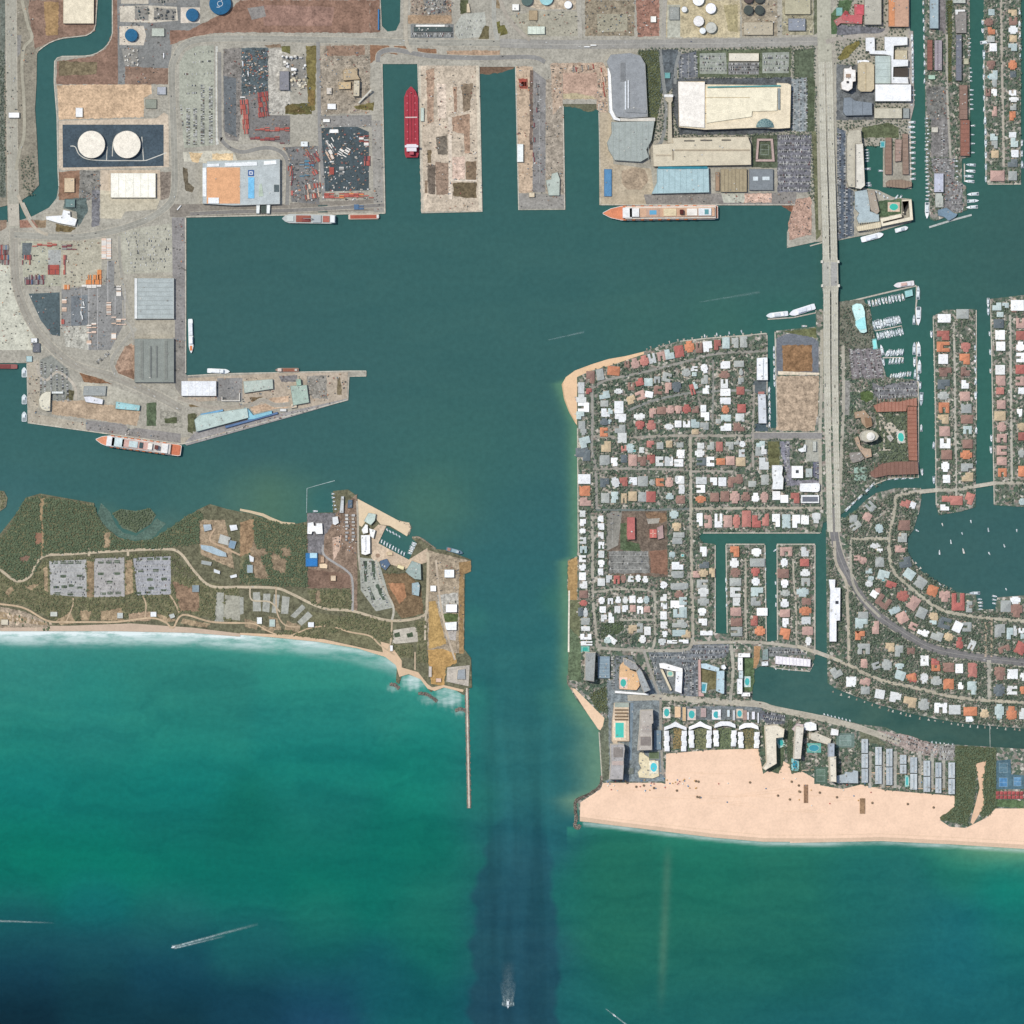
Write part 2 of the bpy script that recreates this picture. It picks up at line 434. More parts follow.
 d = gy-np.interp(gx,[575,580,611,661,712,763,820,881,950,1024,1090],[829,822,825.5,832,838,842.5,843,841.5,845,849.5,852])
 k = np.where((gx>566)&(d>-3),(.55+.3*ss(880,1000,gx))*np.exp(-(np.clip(d,0,None)/np.interp(gx,[560,900,1020],[9,9,14]))**1.3),0)
 t_=ss(900,1000,gx)[...,None]; sc=np.array(albw('3a9078'))*(1-t_)+np.array(albw('6b9c7a'))*t_
 col = col*(1-k[...,None])+sc*k[...,None]
 # surf zone along the open beaches
 bx=[-60,47,117,187,240,287,322,357,385,397]; by=[629,630,630,630,634,638,642,648,656,663]
 sh=np.interp(gx,bx,by)
 d=gy-sh
 inn=(gx<404)
 amp=np.interp(gx,[-60,0,90,250,300,340,400],[1,.95,.95,.8,.55,.4,.35])
 foam=np.where(inn,(ss(-2,1,d)*(1-.55*ss(3,8,d))*(1-ss(9,20,d))*1.25)*amp,0)
 for cx,cy,r in ((413,681,11),(449,696,13)):
  q=np.hypot(gx-cx,(gy-cy)*1.2); foam=np.maximum(foam,.6*(1-ss(r*.2,r*1.35,q+1.6*np.sin(gx*.9)+1.2*np.sin(gy*1.1+gx*.4))))
 for cx,cy,r in ((393,688,7),(428,699,9),(459,712,6)):
  q=np.hypot(gx-cx,(gy-cy)*1.6); foam=np.maximum(foam,.3*(1-ss(r*.1,r*1.3,q+1.5*np.sin(gx*1.1+gy*.5))))
 ex=[575,580,611,661,712,763,820,881,950,1024,1090]; ey=[829,822,825.5,832,838,842.5,843,841.5,845,849.5,852]
 d=gy-np.interp(gx,ex,ey)
 foam=np.maximum(foam,np.where(gx>582,.42*(1-ss(0,4,np.abs(d-.8))),0))
 ny,nx=gx.shape
 co=np.stack([(gx-512)*U,(512-gy)*U,np.zeros_like(gx)],-1).reshape(-1,3)
 idx=np.arange(nx*ny).reshape(ny,nx)
 fc=np.stack([idx[:-1,:-1],idx[1:,:-1],idx[1:,1:],idx[:-1,1:]],-1).reshape(-1,4)
 me=bpy.data.meshes.new('water'); me.vertices.add(len(co)); me.vertices.foreach_set('co',co.ravel())
 me.loops.add(fc.size); me.loops.foreach_set('vertex_index',fc.ravel())
 me.polygons.add(len(fc)); me.polygons.foreach_set('loop_start',np.arange(0,fc.size,4)); me.polygons.foreach_set('loop_total',np.full(len(fc),4))
 me.update()
 a=me.attributes.new('bed','FLOAT_COLOR','POINT')
 a.data.foreach_set('color',np.concatenate([col.reshape(-1,3),np.ones((len(co),1))],1).ravel())
 a=me.attributes.new('foam','FLOAT','POINT'); a.data.foreach_set('value',foam.ravel())
 m=bpy.data.materials.new('sea_water'); m.use_nodes=True; nt=m.node_tree; b=nt.nodes['Principled BSDF']
 geo=nd(nt,'ShaderNodeNewGeometry').outputs['Position']
 bed=nd(nt,'ShaderNodeAttribute',attribute_name='bed').outputs['Color']
 fo=nd(nt,'ShaderNodeAttribute',attribute_name='foam').outputs['Fac']
 mp=nd(nt,'ShaderNodeMapping'); mp.inputs['Scale'].default_value=(.28,1.25,1); mp.inputs['Rotation'].default_value=(0,0,.25); nt.links.new(geo,mp.inputs[0])
 wz=nd(nt,'ShaderNodeTexNoise'); wz.inputs['Scale'].default_value=1/210; wz.inputs['Detail'].default_value=3; nt.links.new(geo,wz.inputs['Vector'])
 wv=nd(nt,'ShaderNodeVectorMath',operation='MULTIPLY_ADD'); nt.links.new(wz.outputs['Color'],wv.inputs[0]); wv.inputs[1].default_value=(260,160,0); nt.links.new(mp.outputs[0],wv.inputs[2])
 f1=noise(nt,wv.outputs[0],95,5,.68); f2=noise(nt,geo,14,3,.65)
 sy=nd(nt,'ShaderNodeSeparateXYZ'); nt.links.new(geo,sy.inputs[0]); mr=nd(nt,'ShaderNodeMapRange'); nt.links.new(sy.outputs[1],mr.inputs[0])
 for q_,v_ in ((1,-150),(2,-480),(3,.3),(4,1)): mr.inputs[q_].default_value=v_
 c=mixc(nt,mr.outputs[0],bed,ramp(nt,f1,[(.28,[.70,.82,.86]),(.5,[1]*3),(.72,[1.3,1.15,1.1])]),'MULTIPLY')
 c=mixc(nt,1.0,c,ramp(nt,f2,[(.3,[.93]*3),(.5,[1]*3),(.7,[1.07]*3)]),'MULTIPLY')
 mp2=nd(nt,'ShaderNodeMapping'); mp2.inputs['Scale'].default_value=(.3,1.15,1); nt.links.new(geo,mp2.inputs[0])
 fn=noise(nt,mp2.outputs[0],28,5,.68)
 mul=nd(nt,'ShaderNodeMath',operation='MULTIPLY'); nt.links.new(fo,mul.inputs[0]); nt.links.new(ramp(nt,fn,[(.34,[.22]*3),(.6,[1.25]*3)]),mul.inputs[1])
 c=mixc(nt,mul.outputs[0],c,alb('dfeae6'))
 nt.links.new(c,b.inputs['Base Color']); b.inputs['Roughness'].default_value=.35; b.inputs['Specular IOR Level'].default_value=.02
 bp=nd(nt,'ShaderNodeBump'); bp.inputs['Strength'].default_value=.25; bp.inputs['Distance'].default_value=1
 nt.links.new(noise(nt,geo,9,3,.6),bp.inputs['Height']); nt.links.new(bp.outputs[0],b.inputs['Normal'])
 me.materials.append(m)
 o=bpy.data.objects.new('sea',me); COL.objects.link(o); o['kind']='structure'
build_water()
# ================================================================== land masses with their sea walls
LANDM=[]
def land(name, s, h, kind='ground', mat=None, hole=None, dz=0, deep=-3):
 ps=plist(s); LANDM.append(ps)
 mb=MB(); wp=[W(p) for p in ps]
 loops=[wp]+([ [W(p) for p in plist(hole)] ] if hole else [])
 flat=[p for l in loops for p in l]; z=LAND+dz
 mb.v=[(x,y,z) for x,y in flat]
 for t in tessellate_polygon([[Vector((x,y,0)) for x,y in l] for l in loops]):
  a,b,c=t; (ax,ay),(bx,by),(cx,cy)=flat[a],flat[b],flat[c]
  if (bx-ax)*(cy-ay)-(by-ay)*(cx-ax)<0: t=(a,c,b)
  mb.f.append(list(t)); mb.m.append(0)
 n0=0
 for l in loops:
  k=len(l)
  for i in range(k):
   (x,y),(q,r)=l[i],l[(i+1)%k]; mb.face([(x,y,deep),(q,r,deep),(q,r,z),(x,y,z)],1)
 o=mb.build(name,[mat or M(h,kind),M('#a39d90','conc')]); o['kind']='structure'
 return o
F('px')
GARD=M_garden()
land('land','-400,-400 98,-400 97.7,0 96,25 94.5,30 91,33.5 86,36 75,37.3 64,38.5 56,40.5 49,43.5 43,47.5 39,50.5 37,54 36.5,82 35,109 37,140 39,185 31,194 25,198 18,203 0,207 -400,207','#8f8878')
land('land','112,-400 112,33 110.5,39 107.5,44 103,48.5 97,52.5 91,54.8 84,55.7 62,56 57,57.5 54.3,61 53.7,82 56.6,117 57.6,170 58.6,186 56.6,198 49,207.6 33,216 18,221 0,222.5 -400,223 -400,363 26.8,363 28,423 181.6,444.5 348,400 349,376.5 366.5,376 366.5,371 349,371 220,374 187.5,376 185.5,374 185.5,217.5 385.5,213.5 382,64 417.6,64 421.7,213 482.3,211.6 479,66.8 515.3,66.8 518.5,210 565,209.7 563,104 598.5,104 600.5,205 795,205 795,215 787,232 787,248 815,242 838,240.5 875,233 911.5,222 911.5,199 893,197 878,190 864,188 864,146 883,146 883,187 911.5,189 910,60 909,-400',
 '#a6a193','conc',hole='380.5,-5 382,26 387.6,31.6 396,30.5 400,22 400.5,-5')
land('land','-400,570 -30,545 0,534 15,515 28,497 40,493.5 54,496 94,503 97,517.5 103,525 118,537 131,541 150,541 165,532 178,524 190,516 197,510 210,504 227,509 236.6,511 252,514 268,520 283.5,524.5 297,523.6 307,521.6 307,513 333,512.5 333,491 348,489.5 357,496 357,499 399,521 404,522 410,524.5 410.6,528 407.6,536 386.5,525.7 378,543 409,560 417,543 412,538.5 418,537.5 427.5,543 435.7,549 446,550 471,559.7 471,571.4 465,574 464,649 471,658 472,687.5 467,689 463.5,695 455,690 444,686 437,687 431,692 427.5,688.6 420.5,679 409,674.5 402,675 399,684 396,682 397,663 385,656 357,647.5 322,641.7 287,638 240,634 187.5,630 117,630 47,630 -400,630','#6c6a54','patchy')
land('mangrove_islet','112.5,513 121,509 136,511 150,508 156,515 151,524 136,533 122,528','#66705c','patchy',dz=-1.4)
land('islet','-20,490 4,491 7.5,498 6,507 -1,512 -20,512','#7d7a63','patchy')
land('land','643.7,351.5 626,356 608.6,359 592.5,364 575,370.5 566,377 561.7,384.5 564,399 569,412 575,422.5 577,427 578,532 577,556 567.6,560 567,589 568,592 569,625.7 568,672.5 567,678 569,685.7 576,699 585,710.6 589,715.5 599,731 602,781.5 598,789 585,797 578,801 580,821 611,825 661.5,831 712,837.4 763,841.7 820,842 881,840.5 950,844 1024,848.5 1400,860 1400,752 1024,749 993,747 954.5,744.5 931.7,743.4 904,736.6 886,727.4 858.6,724 824,715 797,713.5 774,706 752,699.6 753,683 754.7,670 760,666 810,671 812,664 814.8,658 815,544 776.7,544 777.4,640.5 766.4,641.8 764.7,544 726,544 727.4,634 715,633 715,544 703,543 699,537 702,533 821,533 823,523 829,520 838,516 846,511 860,496 872,486 886,480 896,478 918.6,478 918.6,380 886.4,377 878.6,349 873.5,331 869.5,304 838.6,302.5 822,309 816,310 816,326.6 783,330 774.7,331 777,428 767,428 767,333 748,335 713,337.5 680,341 660,346',None,mat=GARD)
land('land','826,530 838,520 850,516 866,500 876,493 896,488 921,488 921.6,497 919,513 917.6,515.7 913.6,529.7 907.6,537.6 907.6,551.6 913.6,561.6 919.6,569.5 931.6,579.5 941.5,587.5 957.5,592.4 975.4,594.4 979.4,609.4 995.3,609.4 997.3,597.4 1024,595.4 1400,595 1400,732 1024,728.6 970.5,724 945.4,720.6 915.7,714.8 881.4,705.7 858.6,697.7 835.7,688.6 827.7,683 827,656',None,mat=GARD)
land('land','933,316 944,310 975,309 976.5,420 975.5,507 961,511.5 938.7,515 936,505 935,400',None,mat=GARD)
land('land','990,299 1024,295 1400,290 1400,507 1024,507 994,505 991.4,350',None,mat=GARD)
land('land','925,-400 969,-400 970,120 970.5,157 962,158.5 962,184 966,186 967,210 955,214 935,221 930,219 926,158 924.5,40',None,mat=GARD)
land('land','983,-400 1021,-400 1021,184 988,184.5 986,178 984,60',None,mat=GARD)
# ================================================================== ground sheets
# --- highway and canal side
F('Z1')
patch('verge','0 0 30 0 20 600 30 1010 0 1010 ','#6f746a','patchy')
patch('dirt_lot','150 0 497 0 487 158 440 180 300 194 215 235 180 250 170 200 145 60','#8c7363','dirt')
patch('dirt_lot','225 10 300 10 298 180 235 180','#a38660','dirt')
patch('asphalt_apron','30 180 110 180 105 270 60 340 25 330','#8d8a83','asphalt')
patch('dirt_lot','290 315 470 288 540 250 575 165 575 0 605 0 605 432 290 432','#8a7060','dirt')
patch('dirt_lot','292 436 772 430 778 480 738 500 736 600 302 612','#cbae8e','dirt')
patch('lawn','300 312 500 320 490 380 300 390','#7c7058','patchy')
patch('industrial_yard','600 0 925 0 1024 0 1024 130 880 220 865 430 740 432 605 432','#83837f','asphalt')
patch('concrete_pad','612 32 765 28 905 35 912 105 780 116 615 112','#c9c0ae','conc')
patch('concrete_pad','612 135 735 132 748 180 735 232 612 230','#cfc4b2','conc')
patch('concrete_pad','925 38 1024 38 1024 118 925 118','#d3c8b8','conc')
patch('concrete_pad','620 0 760 0 760 20 620 18','#c2b9a7','conc')
patch('dirt_lot','640 340 865 350 865 432 640 432','#8c7565','dirt')
patch('path','302 618 800 606 840 575 862 590 866 855 320 872 300 860','#c6b6a0','conc')
patch('tank_basin','320 638 838 638 838 850 322 858','#4a575f','asphalt')
patch('dirt_lot','300 880 410 872 405 1024 300 1024','#8d705c','dirt')
patch('industrial_yard','410 872 512 872 512 1024 405 1024','#86837b','patchy')
patch('concrete_apron','514 870 820 870 822 1024 512 1024','#c2b29c','conc')
patch('verge','820 880 880 880 870 1010 822 1024','#84796d','patchy')
# --- ring road quarter
F('Z2')
patch('dirt_lot','258 40 300 0 853 0 853 140 300 138 190 140 60 170 0 190 0 130 80 130','#8d705f','dirt')
patch('lawn','390 20 700 30 690 110 400 110','#96786a','dirt')
patch('asphalt_apron','330 35 400 25 410 70 350 85','#8b8680','asphalt')
F('D1')
patch('car_park','152 262 200 172 285 128 424 120 432 905 190 932 178 800 152 590','#a7a898','conc')
patch('concrete_apron','438 128 456 130 462 900 440 905','#c9c8be','conc')
patch('industrial_yard','498 150 640 140 645 600 620 880 520 860 500 780','#858079','patchy')
patch('asphalt_yard','500 360 600 380 600 840 510 800','#6b6f70','asphalt')
patch('asphalt_yard','640 140 852 140 852 480 700 520 645 600','#5a6567','patchy')
patch('sand_stockpile','855 150 1024 150 1024 665 855 668','#b6b1a5','patchy')
patch('asphalt_yard','645 520 855 480 858 670 1024 675 1024 900 700 850 690 700','#7d7a76','asphalt')
patch('lawn','955 130 1024 125 1024 190 960 170','#6c6a44','patchy')
patch('lawn','820 118 950 112 955 140 850 140','#8a7763','patchy')
F('Z2')
patch('lawn','580 195 625 195 620 470 590 480','#7a7048','patchy')
patch('lawn','500 445 600 440 605 488 490 488','#66623f','patchy')
patch('lawn','540 295 580 300 585 370 560 370','#6f6b4a','patchy')
patch('industrial_yard','640 195 853 190 853 480 640 490','#a09584','patchy')
patch('lawn','668 195 830 195 830 235 672 240','#947b68','dirt')
patch('asphalt_yard','640 495 860 490 860 540 660 545','#8d8a84','asphalt')
patch('quay','0 872 480 868 880 850 880 898 60 925 0 925','#8a8378','conc')
patch('concrete_apron','55 648 270 640 290 690 140 705 140 690 60 690','#c5c0ae','conc')
patch('dirt_lot','80 650 140 652 120 695 95 690','#d8bd94','dirt')
patch('dirt_lot','180 655 270 655 268 682 180 680','#dcc39b','dirt')
patch('lawn','55 712 75 720 78 780 104 800 95 822 68 815 58 770','#6a6150','patchy')
patch('concrete_apron','290 615 470 610 500 660 490 870 465 870 465 690 300 690','#a9a497','conc')
F('D2')
patch('asphalt_yard','325 300 480 290 610 290 700 330 700 790 330 800','#4d585b','asphalt')
patch('asphalt_yard','20 450 300 440 310 900 90 880 60 500','#7b7a77','asphalt')
patch('quay','720 240 800 240 815 960 740 960 730 600','#9a968d','conc')
patch('lawn','580 130 740 95 735 165 600 150','#736a44','patchy')
patch('lawn','225 0 272 0 270 120 225 130','#7d6a44','patchy')
patch('lawn','40 130 100 105 200 170 200 185 40 180','#6d6240','patchy')
patch('asphalt_apron','300 905 375 905 375 965 300 965','#4c5a57','asphalt')
# --- top centre
F('D3')
patch('lawn','0 0 75 0 78 210 80 250 0 260','#876b5b','dirt')
patch('industrial_yard','320 0 640 0 650 190 320 190','#9a8d7d','patchy')
patch('lawn','300 120 640 120 640 180 300 185','#a48c72','dirt')
patch('car_park','320 190 660 190 660 300 320 300','#80827f','asphalt')
patch('car_park','670 200 720 120 760 105 905 95 915 200 860 290 700 310 668 260','#b0b0a4','conc')
patch('lawn','710 0 775 0 765 100 710 110','#54583f','patchy')
patch('lawn','905 200 940 210 935 310 850 310','#6d654a','patchy')
patch('lawn','990 175 1024 165 1024 265 1000 260','#6a673c','patchy')
patch('lawn','0 355 140 355 220 430 130 420 60 460 0 500','#8e6e57','dirt')
patch('lawn','185 358 285 358 300 430 230 420','#8d6c54','dirt')
patch('lawn','370 380 520 385 525 420 380 425','#8d6c54','dirt')
patch('dirt_lot','600 400 1024 395 1024 440 610 440','#ad937a','dirt')
patch('lawn','965 0 1024 0 1024 70 990 60','#8e7d63','patchy')
F('D4')
patch('lawn','0 165 30 160 50 215 0 230','#6d693f','patchy')
patch('industrial_yard','60 100 250 70 500 75 505 230 180 235','#a6a18f','conc')
patch('industrial_yard','140 0 485 0 485 60 250 60 180 40','#bdae98','patchy')
patch('dirt_lot','545 0 860 0 860 230 545 230','#928773','patchy')
patch('car_park','620 90 815 90 815 200 625 205','#a39d88','conc')
patch('dirt_lot','870 0 1020 0 1020 230 880 235','#9b7767','patchy')
patch('dirt_lot','330 405 660 400 690 460 690 704 620 704 620 635 400 635 400 704 330 704','#b59f8a','patchy')
patch('beach_sand','405 560 500 600 560 605 620 632 400 634','#b9ab8a','dirt')
# --- piers
F('Z3')
patch('pier_deck','205 280 465 280 478 900 218 905','#c2b39e','dirt')
for q,c in (('240 300 275 290 272 520 245 530','#ab917b'),('285 355 325 360 325 505 290 500','#d6c4b0'),('388 360 440 355 425 470 400 480','#857562'),('355 370 372 370 370 480 358 480','#a08570'),
 ('350 500 425 485 428 655 405 655 400 570 352 560','#a58a74'),('282 585 330 575 330 660 290 660','#7b7265'),('245 640 262 640 262 695 245 695','#75664f'),('246 700 280 705 278 830 248 825','#71665a'),
 ('280 690 335 695 335 830 282 830','#96816f'),('352 670 405 668 405 762 352 765','#d0b7a4'),('408 690 455 688 452 768 410 770','#82705b'),('355 780 455 778 455 845 420 845 355 835','#6c5f49'),
 ('235 770 246 770 246 825 235 825','#8d7a66')): patch('worn_paving',q,c,'patchy')
patch('path','334 500 348 500 350 850 336 850','#d8c9b5','conc')
patch('path','345 765 455 768 455 774 345 772','#dccfbd','conc')
patch('pier_edge','206 280 216 280 230 895 220 900','#c7bda9','conc')
patch('pier_edge','452 280 464 280 476 895 464 895','#cfc3ad','conc')
patch('pier_deck','622 282 695 285 693 820 632 825','#bfa990','dirt')
patch('worn_paving','632 335 672 335 672 380 640 378','#a05a4c','patchy')
patch('worn_paving','682 300 697 300 695 640 680 640','#77675c','patchy')
patch('asphalt_yard','697 300 750 340 748 820 694 820','#8a8783','asphalt')
patch('industrial_yard','750 340 822 320 828 830 750 825','#a39888','patchy')
patch('quay','632 825 828 830 830 890 636 892','#97938b','conc')
patch('dirt_lot','770 272 990 270 1010 300 1015 480 975 480 970 300 820 300 820 450 780 490','#b39f8a','patchy')
patch('dirt_lot','822 312 968 312 970 400 940 410 880 395 822 400','#b89c88','dirt')
# --- east terminals
F('Z4')
patch('quay','38 480 92 480 100 700 260 720 280 870 40 875','#b5a78f','conc')
patch('lawn','205 215 300 215 308 400 265 615 245 520 240 300','#5d6245','patchy')
patch('asphalt_apron','300 210 375 210 370 350 330 400 300 400','#62686a','patchy')
patch('car_park','375 235 460 215 465 330 380 335','#73767a','asphalt')
patch('lawn','455 215 860 205 855 330 460 330','#636b55','patchy')
patch('car_park','468 228 580 225 585 315 468 315','#989c90','conc')
patch('car_park','735 225 850 222 848 312 735 312','#989c90','conc')
patch('car_park','590 265 720 265 720 318 590 318','#7e7d7a','asphalt')
patch('lawn','870 215 958 205 955 330 870 330','#5e6753','patchy')
patch('asphalt_apron','350 335 860 330 860 352 855 560 680 575 380 575 355 480','#5d6163','patchy')
patch('car_park','860 335 925 330 925 560 860 560','#8f9696','patchy')
patch('lawn','925 330 958 330 958 560 925 560','#59624c','patchy')
patch('car_park','800 575 945 575 940 820 800 820','#77767a','patchy')
patch('lawn','690 575 800 575 800 715 690 715','#5b6350','patchy')
patch('quay','230 830 880 820 880 872 240 875','#8c8780','asphalt')
patch('concrete_apron','560 825 660 825 660 865 570 865','#b9b8a8','conc')
patch('concrete_apron','660 825 775 825 775 865 660 865','#c8ab98','patchy')
patch('plaza','135 730 180 715 235 725 250 770 220 810 160 810 135 780','#a8967f','dirt')
patch('lawn','945 560 965 560 985 1000 965 1024 955 800','#6d6f55','patchy')
patch('dirt_lot','880 850 945 840 945 1000 850 1024 845 950','#b39583','patchy')
patch('industrial_yard','320 0 640 0 640 160 325 160','#beb191','dirt')
patch('lawn','570 20 630 20 632 140 590 130','#a59a76','dirt')
patch('car_park','330 20 385 20 385 160 330 160','#b3b2a2','conc')
patch('industrial_yard','645 0 800 0 800 155 650 155','#a39884','patchy')
patch('industrial_yard','820 0 950 0 955 150 820 150','#a29c84','patchy')
patch('verge','955 0 975 0 970 140 955 150','#6c705a','patchy')
# --- west basin yards
F('D5')
patch('verge','0 0 55 0 50 60 0 90','#8f7a68','dirt')
patch('concrete_yard','0 350 75 345 90 520 170 700 260 860 340 1024 0 1024','#c6c4b2','conc')
patch('container_yard','0 195 70 190 68 335 0 340','#6a5a58','patchy')
patch('concrete_yard','165 165 480 165 480 520 185 520','#aeac98','conc')
patch('asphalt_yard','175 180 255 180 235 305 175 305','#6b7273','asphalt')
patch('asphalt_yard','380 235 480 235 480 360 380 360','#a8a9a3','asphalt')
patch('asphalt_yard','190 450 350 440 350 510 195 510','#7d7778','patchy')
patch('concrete_yard','480 165 800 150 800 500 480 540','#b1ab97','conc')
patch('asphalt_yard','225 580 470 570 475 915 410 905 320 790','#566365','asphalt')
patch('asphalt_yard','485 545 830 510 850 320 900 320 900 520 985 520 985 800 870 1024 700 1024 700 820 485 840','#8b8a86','asphalt')
patch('asphalt_yard','560 600 690 590 690 830 560 835','#787d7f','asphalt')
patch('concrete_yard','485 842 700 835 700 1024 520 1000','#b4b1a4','patchy')
patch('lawn','265 0 365 0 360 60 300 60','#8d7a63','patchy')
patch('lawn','440 30 600 60 560 95 440 90','#76684b','patchy')
patch('verge','145 0 260 0 300 60 150 60','#a07a68','dirt')
F('Z5')
patch('asphalt_yard','470 0 512 0 510 180 470 190','#7c7b7c','patchy')
patch('concrete_apron','514 0 820 45 800 100 640 110 620 148 514 145','#c0b7a0','conc')
patch('industrial_yard','330 45 440 40 450 110 400 190 390 110 325 95','#5f6b67','patchy')
patch('concrete_yard','605 210 880 170 890 420 640 430 610 380','#aeab9a','conc')
patch('asphalt_apron','880 140 945 140 950 945 890 945','#8f8b87','asphalt')
patch('concrete_apron','690 670 895 665 895 755 690 765','#aba493','conc')
patch('car_park','205 870 260 845 350 920 370 1010 360 1100 205 1090','#8e8f86','conc')
patch('verge','590 900 640 800 690 780 690 960 600 960','#a58b76','patchy')
F('Z6')
patch('quay','137 120 200 100 205 260 190 380 660 470 930 500 1020 490 1020 520 930 535 145 425','#aea593','conc')
patch('asphalt_apron','440 410 640 430 660 460 700 450 925 480 925 530 640 500 440 460','#8f8b86','asphalt')
patch('concrete_yard','265 310 430 310 720 360 700 440 500 410 265 380','#b49f86','dirt')
patch('concrete_apron','400 215 560 230 700 280 740 320 590 330 430 300','#b4af9f','conc')
patch('lawn','405 165 470 180 575 225 430 215','#84644c','patchy')
patch('lawn','345 250 380 260 375 310 335 300','#645f48','patchy')
patch('lawn','750 325 800 320 800 440 750 440','#5c6850','patchy')
patch('car_park','820 350 930 380 935 450 820 440','#9a9688','patchy')
patch('lawn','840 400 905 395 905 425 845 425','#5a6046','patchy')
patch('lawn','965 380 1010 380 1000 470 965 470','#5c5f48','patchy')
patch('lawn','590 165 680 150 690 215 600 200','#866c5a','patchy')
patch('asphalt_apron','890 0 945 0 945 180 1024 180 1024 220 930 290 895 240','#8c8880','asphalt')
F('Z7')
patch('concrete_yard','40 195 480 170 860 165 855 305 620 350 480 350 320 340 330 300 40 320','#b3a592','conc')
patch('car_park','190 195 320 195 320 310 190 310','#8c8a86','asphalt')
patch('quay','20 530 80 470 520 375 855 300 862 308 560 395 35 540','#9b9793','conc')
patch('dirt_lot','470 295 555 285 555 345 450 360 380 375 350 340 430 330','#c4a98e','dirt')
patch('lawn','355 295 420 290 425 320 380 330','#6f5f48','patchy')
patch('lawn','45 330 150 335 150 342 50 342','#7d6c50','patchy')
patch('asphalt_yard','505 185 600 180 600 215 520 215','#7d7a78','patchy')
patch('asphalt_yard','650 185 750 180 755 300 680 300 650 250','#918c82','patchy')
patch('lawn','40 380 80 375 70 420 65 480 40 470','#5f6047','patchy')
patch('lawn','805 190 820 190 830 280 805 280','#7b6f57','patchy')
# --- barrier island
F('Z8')
WOOD=M('#757257','patchy')
for q in ('0 250 30 220 110 75 170 70 230 75 400 105 420 160 440 190 500 250 560 258 640 258 750 190 800 150 850 130 870 170 860 270 760 280 700 285 300 305 185 318 70 420 0 370',
 '0 390 60 440 130 425 185 340 370 345 1020 460 1024 600 900 590 770 560 700 610 610 580 480 595 310 600 230 600 120 540 0 515'): patch('woodland_floor',q,None,keep=False,mat=WOOD)
patch('mud_bank','0 300 60 180 175 90 180 300 70 410','#747458','patchy',keep=False)
for q,c in (('210 345 368 340 370 500 215 490','#a9a8a4'),('402 335 530 330 532 498 402 500','#a9a5a0'),('568 332 728 325 730 488 585 492','#a2a2a3')): patch('car_park',q,c,'asphalt')
for k,(x,y) in enumerate(((235,352),(270,352),(302,352),(335,352),(270,410),(340,408),(240,458),(275,455),(305,450),(340,460),(245,484),(300,486),(430,350),(465,350),(500,348),(430,400),(500,398),(468,435),(440,484),(470,482),(505,482),(595,340),(640,338),(670,336),(705,336),(600,388),(665,385),(640,425),(700,422),(645,462),(590,482),(630,478),(700,470))): patch('planting_bed',f'{x-13} {y-5} {x+13} {y-5} {x+12} {y+6} {x-12} {y+6}','#5d6757','patchy')
patch('dirt_path','170 75 185 75 182 225 184 310 176 310 172 225','#a08a6a','dirt')
patch('dirt_lot','150 225 180 225 180 270 150 275','#93705b','dirt')
patch('dirt_lot','80 330 130 320 120 345 90 350','#8b7060','dirt')
patch('beach_sand','0 612 100 622 300 622 560 612 820 630 1024 655 1024 668 820 652 500 645 0 645','#c4ae98','sand')
patch('dirt_lot','0 540 100 560 200 605 210 630 0 630','#a39480','patchy')
patch('dirt_lot','370 345 400 345 400 500 372 500','#8d7a60','patchy')
patch('dirt_lot','850 170 960 170 980 260 1000 380 860 320 850 270','#a08d74','patchy')
patch('car_park','925 480 955 480 955 605 915 605','#a5a497','conc'); patch('car_park','960 490 1024 495 1024 600 955 590','#a5a292','conc')
patch('dirt_lot','735 430 850 470 850 560 770 560','#8e7660','patchy')
patch('dirt_lot','550 570 610 560 660 560 640 600 550 605','#a68f76','patchy')
for q in ('185 375 205 365 205 480 190 470','535 345 565 340 570 480 535 490','240 600 300 560 320 610 260 620','430 560 520 545 530 600 430 600','650 560 700 580 760 600 700 610','20 480 50 450 60 470 40 500','100 455 180 435 140 470','340 555 390 560 380 600 345 600','780 590 900 615 880 630 770 612','440 230 470 220 475 280 445 290','0 560 200 610 200 620 0 600'): patch('sandy_clearing',q,'#a08c70','patchy')
for i in range(40):
 x=JR.uniform(0,210); patch('sandy_track',' '.join(f'{v:.1f}' for v in (lambda y,w:(x,y,x+w,y-2,x+w*1.3,y+9,x+w*.4,y+11))(552+x*.3+JR.uniform(-14,40),JR.uniform(3,12))),JR.choice(('#b7a58e','#c9b59c','#5d664e')),'patchy')
F('Z9')
for q in ('45 155 240 190 285 185 285 460 0 440 0 330 40 300 60 160','290 470 480 465 475 560 370 545 300 515','490 590 650 605 650 680 600 690 540 640 480 640 330 680 150 660 310 620','300 560 480 590 640 690 620 735 420 690 310 660','660 700 740 700 740 760 690 760 650 730','750 600 790 600 800 780 755 780'):
 patch('woodland_floor',q,None,keep=False,mat=WOOD)
patch('dirt_lot','0 180 60 165 60 300 0 330','#9a8063','patchy')
patch('coast_guard_yard','287 140 400 150 500 60 500 560 480 560 470 460 287 460','#8b7766','patchy')
patch('asphalt_apron','287 140 410 140 400 180 360 240 355 320 290 310','#7d7a7a','patchy')
patch('lawn','290 380 470 400 470 462 290 462','#80695a','dirt')
patch('dirt_lot','392 245 432 235 425 300 400 345','#c7ac97','dirt')
patch('beach_sand','502 80 680 175 722 182 728 205 712 240 640 195 600 190 560 140 520 200 503 190','#dcc6a6','sand')
patch('concrete_apron','590 190 625 195 590 270 720 340 800 290 800 350 700 380 560 330 550 230','#c9b49b','conc')
patch('car_park','510 330 590 340 620 440 650 545 580 560 515 470','#a7a89c','conc')
F('D6')
for q in ('540 690 572 690 572 868 548 868','606 690 636 690 646 850 618 850','574 915 596 905 645 1024 615 1024','640 895 668 885 738 1024 705 1024'): patch('planting_bed',q,'#566253','patchy')
